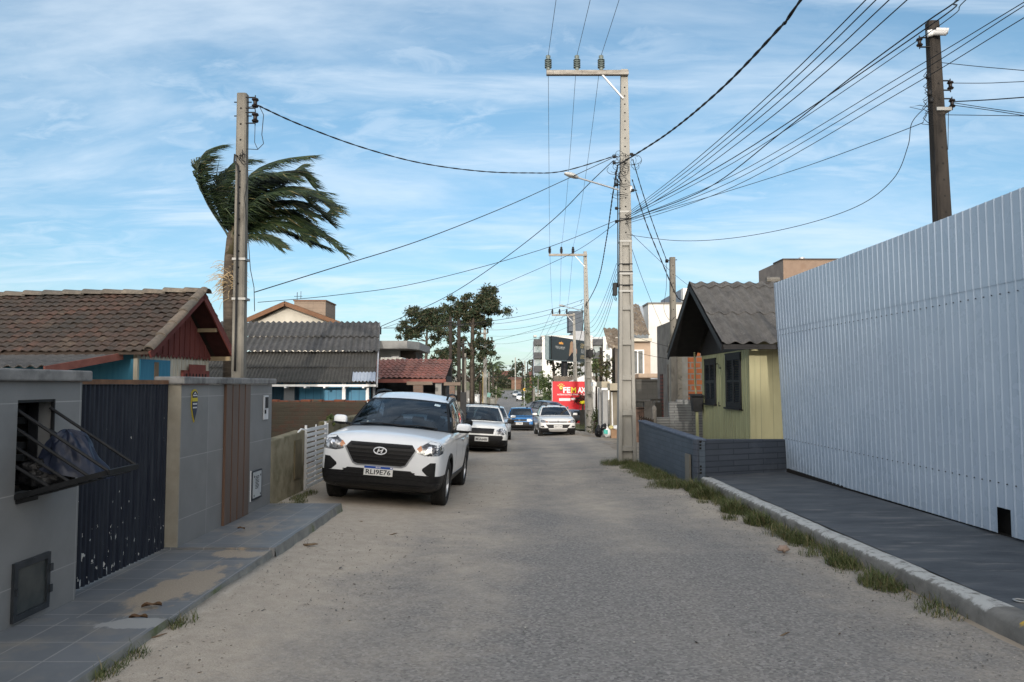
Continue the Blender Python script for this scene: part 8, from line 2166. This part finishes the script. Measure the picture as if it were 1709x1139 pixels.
tree('pine_tree', 'tall dark pine with a leaning flat-topped crown and thick straight trunk', (PA_(787, 690).x, Dp, -1.6), [Vector((PA_(787, 690).x, Dp, -1.8)), PA_(788, 640), PA_(788, 590), PA_(789, 545), PA_(791, 520), PA_(800, 500)], .21,
    [(PA_(814, 500), (.75, .7, .5), 1.6), (PA_(800, 515), (.8, .7, .5), 1.5), (PA_(822, 514), (.45, .5, .5), .9), (PA_(790, 535, 55.4), (.75, .6, .35), 1), (PA_(775, 518), (.75, .6, .42), 1.1), (PA_(760, 516), (.55, .5, .35), .8), (PA_(755, 540), (.6, .6, .5), .7), (PA_(770, 550), (.5, .5, .4), .5), (PA_(803, 545), (.35, .4, .2), .3), (PA_(812, 538), (.25, .3, .16), .25),
     (PA_(806, 578), (.6, .5, .36), .9), (PA_(790, 587), (.6, .5, .3), .6), (PA_(816, 595), (.35, .4, .35), .5), (PA_(762, 580), (.6, .5, .5), .8), (PA_(748, 600), (.7, .6, .6), .8), (PA_(735, 590, 57), (.45, .4, .4), .3), (PA_(752, 566), (.4, .4, .35), .4), (PA_(796, 560), (.2, .2, .2), .15)], MPN, 42000, .10, 3, rs=1.6)
DT = 62
tree('pine_tree', 'broad open pine with bare forked limbs, left of the tall pine', (at(712, 690, DT).x, DT, -1.7), [Vector((at(711, 690, DT).x, DT, -1.8)), at(711, 600, DT), at(712, 570, DT), at(713, 545, DT)], .16,
    [(at(700, 545, DT), (.8, .7, .55), 1.2), (at(720, 535, DT), (.9, .7, .6), 1.5), (at(733, 550, DT), (.7, .6, .7), 1.1), (at(685, 555, DT), (.7, .6, .45), .9), (at(672, 563, DT), (.4, .4, .3), .4), (at(712, 520, DT), (.8, .6, .35), .9), (at(735, 525, DT), (.6, .5, .5), .7), (at(717, 575, DT), (.2, .2, .16), .1), (at(724, 574, DT), (.15, .2, .15), .08), (at(696, 530, DT), (.6, .5, .4), .6), (at(700, 600, DT), (.8, .5, .2), .4), (at(730, 598, DT), (.8, .5, .25), .4)], MPN, 28000, .10, 5, rs=1.55)
# dense growth below the pines on the left
for (x, y, d, rx, rz_, n, ls, lab, mats) in (
    (752, 640, 60, 1.9, 1.9, 3600, .10, 'dense dark shrubbery at the foot of the pines', MPN), (736, 650, 33, .8, .75, 1500, .06, 'dark green bush between the carport and the beams', MLF), (800, 610, 95, 2.2, 2.4, 2600, .14, 'rounded dark tree beyond the tall pine trunk', MPN), (806, 650, 100, 2.6, 1.2, 1500, .14, 'low dark bush beyond the pine by the road', MLF),
    (829, 668, 175, 1.7, 3.0, 1300, .2, 'narrow dark bush at the left edge of the hill road', MLF), (902, 640, 110, 2.0, 2.2, 2600, .14, 'dark leafy tree left of the red sign', MLF), (886, 660, 125, 1.8, 1.8, 1800, .15, 'round bush at the right edge of the hill road', MLF), (918, 648, 100, 2.0, 2.0, 2200, .13, 'olive bush just left of the red board', MLF), (935, 632, 96, 1.9, 1.2, 1800, .13, 'bush rising behind the top left of the red board', MLF),
    (995, 610, 58, .9, .9, 1000, .10, 'straggly creeper around the dark pole by the garage', MLF), (1012, 615, 42, .7, .75, 1100, .07, 'dry brownish bush above the garage canopy', [M('dry leaf', (.09, .07, .035), (.13, .10, .055), 4), MLF[2], MPN[2]]), (973, 668, 56.5, .75, .6, 1300, .06, 'dark red-leaved bush in front of the right side of the red board', [M('wine leaf', (.10, .012, .018), (.16, .02, .025), 4), MPN[0], MPN[0]]), (992, 705, 38, .35, .9, 700, .05, 'weeds between the second tall pole and the garage', MLF)):
    c = at(x, y, d); g0 = gz(c.x, d)
    rr = random.Random(x); cl = [(c + Vector((rr.uniform(-.5, .5) * rx, rr.uniform(-.4, .4) * rx, rr.uniform(-.5, .5) * rz_)), (rx * .6, rx * .5, rz_ * .5), 1) for _ in range(6)]
    tree('shrub' if 'bush' in lab or 'shrub' in lab or 'weed' in lab or 'creeper' in lab else 'leafy_tree', lab, (c.x, d, g0), [Vector((c.x, d, g0 - .1)), c - Vector((0, 0, rz_ * .3)), c], .09, cl, mats, n, ls, x, 'bush' if 'bush' in lab or 'shrub' in lab or 'creeper' in lab else ('plant' if 'weed' in lab else 'tree'), lims=True)
# leaning palm-like tree under the billboard, small palm by the left poles
c = at(948, 618, 88); tree('leafy_tree', 'dark drooping tree below and behind the billboard', (at(927, 690, 88).x, 88, -2), [Vector((at(926, 690, 88).x, 88, -2.2)), at(925, 650, 88), at(924, 612, 88), at(920, 590, 88), at(918, 575, 88)], .22,
    [(at(934, 613, 88), (1.0, .8, .6), 1.2), (at(950, 613, 88), (1.2, .8, .7), 1.3), (at(965, 620, 88), (.9, .8, .6), .8), (at(919, 595, 88), (.3, .3, .8), .5), (at(917, 578, 88), (.2, .3, .6), .3)], MPN, 4200, .12, 8)
def minipalm(label, p, base, n, L_, seed):
    root = thing('palm_tree', label, 'palm', tuple(base)); rr = random.Random(seed); p = Vector(p)
    mb = MB(); mb.tube([Vector(base) - Vector((0, 0, .2)), Vector(base).lerp(p, .5), p], [.2, .15, .12], 7); mb.build('trunk', [MTRK], root, smooth=True)
    mb = MB()
    for i in range(n):
        a = i * 6.283 / n + rr.uniform(-.2, .2); el = rr.uniform(.1, 1.0); q = [p]; d = Vector((math.cos(a) * math.cos(el), math.sin(a) * math.cos(el), math.sin(el)))
        for k in range(6): d = (d + Vector((0, 0, -.24))).normalized(); q.append(q[-1] + d * L_ / 6)
        for k in range(6):
            for f in (0, .25, .5, .75):
                o = q[k].lerp(q[k + 1], f); t = (q[k + 1] - q[k]).normalized(); sd = t.cross(Vector((0, 0, 1))).normalized()
                for s_ in (1, -1):
                    e = o + (sd * s_ * .8 + t * .6 + Vector((0, 0, -.5))).normalized() * L_ * .28; w = t * L_ * .02
                    mb.add([o - w, o + w, e], [(0, 1, 2)], rr.randrange(3))
    mb.build('crown', MLF, root, recalc=False)
c = at(823, 609, 105); minipalm('small pale green palm left of the far road', c, (c.x, 105, gz(c.x, 105)), 16, 2.0, 3)
for (x, y, d, sd, lab) in ((915, 664, 84, 5, 'low palm with arching fronds left of the red board'), (903, 668, 92, 6, 'low palm behind the slim post at the right verge')):
    c = at(x, y, d); minipalm(lab, c, (c.x, d, gz(c.x, d) - .1), 15, 1.7, sd)
# trees, houses on the crest of the hill
rr = random.Random(6)
for i, (x, y, d, rx, rz_, lab) in enumerate(((862, 613, 300, 3.2, 4.0, 'tall airy dark tree on the hill crest beside the pale pole'), (856, 628, 296, 2.6, 3.0, 'bushy lower tree hiding the crest behind the pale pole'), (840, 638, 290, 3.5, 3.2, 'dark crest tree above the grassy slope, left of centre'), (848, 640, 288, 3.0, 2.6, 'second dark crest tree above the grassy slope'), (832, 634, 292, 3.2, 3.6, 'dark crest tree at the left end of the grassy slope'),
    (833, 620, 310, 3.2, 2.6, 'far dark tree rising beyond the left end of the crest'), (889, 612, 320, 2.0, 3.6, 'thin conical tree on the crest next to the apartment block'), (884, 636, 295, 3, 3, 'dark crest tree right of the sign with the yellow diamond'), (876, 632, 300, 2.6, 3, 'crest tree between the far poles'), (868, 642, 286, 2.6, 2.0, 'low crest tree right of the pale pole'), (820, 636, 260, 4, 4, 'wide dark tree left of the crest behind the poles'), (806, 628, 240, 4.5, 5, 'large dark tree closing the far left of the road'))):
    c = at(x, y, d); g0 = prof(d) + .2
    cl = [(c + Vector((rr.uniform(-.7, .7) * rx, rr.uniform(-.5, .5) * rx, rr.uniform(-.8, .6) * rz_)), (rx * .5, rx * .5, rz_ * .35), 1) for _ in range(7)]
    tree('leafy_tree', lab, (c.x, d, g0), [Vector((c.x, d, g0 - .3)), c - Vector((0, 0, rz_ * .3)), c + Vector((0, 0, rz_ * .4))], .25, cl, MPN, 1500, .32, i + 200, group='trees along the hill crest')
for (x0, x1, yt, yb, d, c_, lab) in ((853.5, 870, 630.5, 644, 280, (.19, .115, .08), 'small brown rendered building beside the pale pole on the crest'), (884, 893, 621, 640, 270, (.19, .10, .075), 'red-brown roofed house on the crest left of the apartment block'), (886, 890, 613.5, 622, 330, (.5, .43, .33), 'cream house top showing over the crest'), (826, 853, 619.5, 640, 340, (.20, .10, .075), 'long rusty-red roofed building behind the crest trees')):
    t = thing('hill_house', lab, 'house', tuple(at((x0 + x1) / 2, yb, d)), None, 'houses on the hill crest')
    a, b = at(x0, yt, d), at(x1, yb, d); mb = MB(); mb.box((a.x, d, b.z - 3), (b.x, d + 8, lerp(b.z, a.z, .7))); mb.build('wall', [M('hill wall', c_, (c_[0]*.8, c_[1]*.8, c_[2]*.8), .5, .9)], t)
    mb = MB(); z0 = lerp(b.z, a.z, .7) + .01; mb.prism([(a.x - .3, d - .3, z0), (b.x + .3, d - .3, z0), (b.x + .3, d + 4, a.z), (a.x - .3, d + 4, a.z)], (0, 0, .15)); mb.build('roof', [M('hill roof', (c_[0]*.7, c_[1]*.6, c_[2]*.6), (c_[0]*.9, c_[1]*.8, c_[2]*.8), 1, .9)], t)
# small things along the far verges
ys_ = thing('road_sign', 'yellow diamond warning sign at the right of the hill road', 'sign', tuple(at(875, 672, 120)))
c = at(875.3, 650.5, 120); mb = MB(); s_ = .26; mb.prism([(c.x - s_, 120, c.z), (c.x, 120, c.z + s_), (c.x + s_, 120, c.z), (c.x, 120, c.z - s_)], (0, .03, 0)); pn = mb.build('plate', [M('warning yellow', (.75, .42, .02), rough=.5)], ys_)
mb = MB(); mb.box((c.x - .10, 119.985, c.z - .035), (c.x + .10, 119.999, c.z + .035)); mb.box((c.x - .035, 119.98, c.z - .10), (c.x + .035, 119.984, c.z + .10)); mb.build('symbol', [MBLK], pn); mb = MB(); mb.cyl((c.x, 120.04, gz(c.x, 120)), (c.x, 120.04, c.z), .03, 8); mb.build('post', [MGALV], ys_)
MPALE = M('pale fence wall', (.34, .33, .30), (.42, .41, .38), 2, .85, pos=True)
for (x0, x1, yt, d, m_, lab) in ((818, 826, 655, 100, MPALE, 'pale low building end on the left verge by the far palm'), (793, 800, 660, 64, MWHITE, 'small white box wall at the foot of the tall pine'), (801, 809, 672, 80, MPALE, 'low pale wall left of the far road'), (805.5, 808, 622, 74, M('ochre panel', (.42, .30, .12), (.5, .36, .15), 3), 'narrow ochre board standing beside the pale pole'), (801, 803.5, 640, 74, M('dark brown board', (.06, .04, .03), (.1, .065, .045), 3), 'dark brown board left of the ochre one'), (895, 906, 659, 96, MPALE, 'small pale block wall left of the red board'),
    (901, 922, 671, 78, M('orange brown wall', (.30, .16, .08), (.36, .20, .11), 2), 'orange-brown low wall left of the red board'), (903, 919, 677, 76, M('grey stone base', (.10, .09, .075), (.15, .135, .115), 2, .9), 'dark stone wall under the orange-brown one'), (968, 985, 686, 50, M('dark planter', (.04, .04, .035), (.07, .065, .06), 3), 'dark block planter below the red-leaved bush'), (781, 792, 667, 62, MWHITE, 'white garden wall piece behind the pickup roof'), (735, 752, 652, 44, M('olive wall', (.12, .11, .08), (.16, .145, .11), 3), 'olive grey wall between the timber beams')):
    a, b = at(x0, yt, d), at(x1, yt, d); g0 = gz(a.x, d) - .2; mb = MB(); mb.box((a.x, d, g0), (b.x, d + .35, a.z)); mb.box((a.x - .03, d - .03, a.z + .001), (b.x + .03, d + .38, a.z + .06))
    tag(mb.build('low_wall', [m_], loc=(a.x, d, g0)), lab, 'wall')
mb = MB(); a, b = at(969, 670, 55.6), at(978, 674, 55.6); leafclump(mb, (a + b) / 2, (.28, .2, .10), 260, .05, 4, 1); mb.tube([(a + b) / 2 - Vector((0, 0, .5)), (a + b) / 2], .02, 5, 1)
tag(mb.build('flowering_plant', [M('yellow bloom', (.70, .62, .02), (.78, .7, .05), 4), MLF[0]], loc=(a + b) / 2 - Vector((0, 0, .5)), recalc=False), 'bright yellow flower cluster under the right of the red board', 'plant')
mb = MB(); c = at(815, 660, 78); mb.grid(lambda u, v: (c.x + (u - .5) * .35 + .08 * v, 78 - .05 * math.sin(u * 5), c.z + (v - .5) * .45 + .06 * math.sin(u * 4)), frange(0, 1, 6), frange(0, 1, 6)); mb.tube([(c.x - .15, 78, c.z - .5), (c.x - .15, 78, c.z + .5)], .02, 5)
tag(mb.build('banner', [M('mint cloth', (.30, .55, .48), (.36, .6, .53), 4)], loc=(c.x, 78, c.z - .5)), 'small mint green flag left of the far road', 'flag')

# ---------------------------------------------------------------- houses behind the viewer, which shade the near street
for (x0, x1, y0, y1, h, lab, c_) in ((-16, -4.7, -27, -17, 7.4, 'two-storey cream house behind the viewer on the left', (.45, .42, .36)), (-5.2, 5.2, -44, -34, 10.2, 'broad pale house closing the street behind the viewer', (.42, .38, .32)), (4.7, 18, -27, -17, 7.4, 'two-storey grey house behind the viewer on the right', (.36, .35, .33))):
    t = thing('house', lab, 'house', ((x0 + x1) / 2, y1, 0)); mb = MB(); mb.box((x0, y0, -.2), (x1, y1, h - .8)); mb.build('wall', [M('rear wall', c_, (c_[0]*.9, c_[1]*.9, c_[2]*.9), 1, .85)], t)
    mb = MB(); mb.prism([(x0 - .3, y0 - .3, h - .79), (x0 - .3, y1 + .3, h - .79), (x0 - .3, (y0 + y1) / 2, h + .3)], (x1 - x0 + .6, 0, 0)); mb.build('roof', [MCLAY2], t)
    n = int((x1 - x0) / 2.4)
    for i in range(n):
        for z0 in (1.0, 3.6):
            if z0 + 1.2 > h - .9: continue
            x = x0 + (i + .5) * (x1 - x0) / n; mb = MB(); mb.box((x - .5, y1 + .002, z0), (x + .5, y1 + .05, z0 + 1.2)); mb.build('window', [M('rear pane', (.05, .06, .07), (.1, .11, .12), 2, .1)], t)

for o in SC.objects:
    if o.parent is None and o.get('category') and not o.get('kind'): o['kind'] = 'thing'
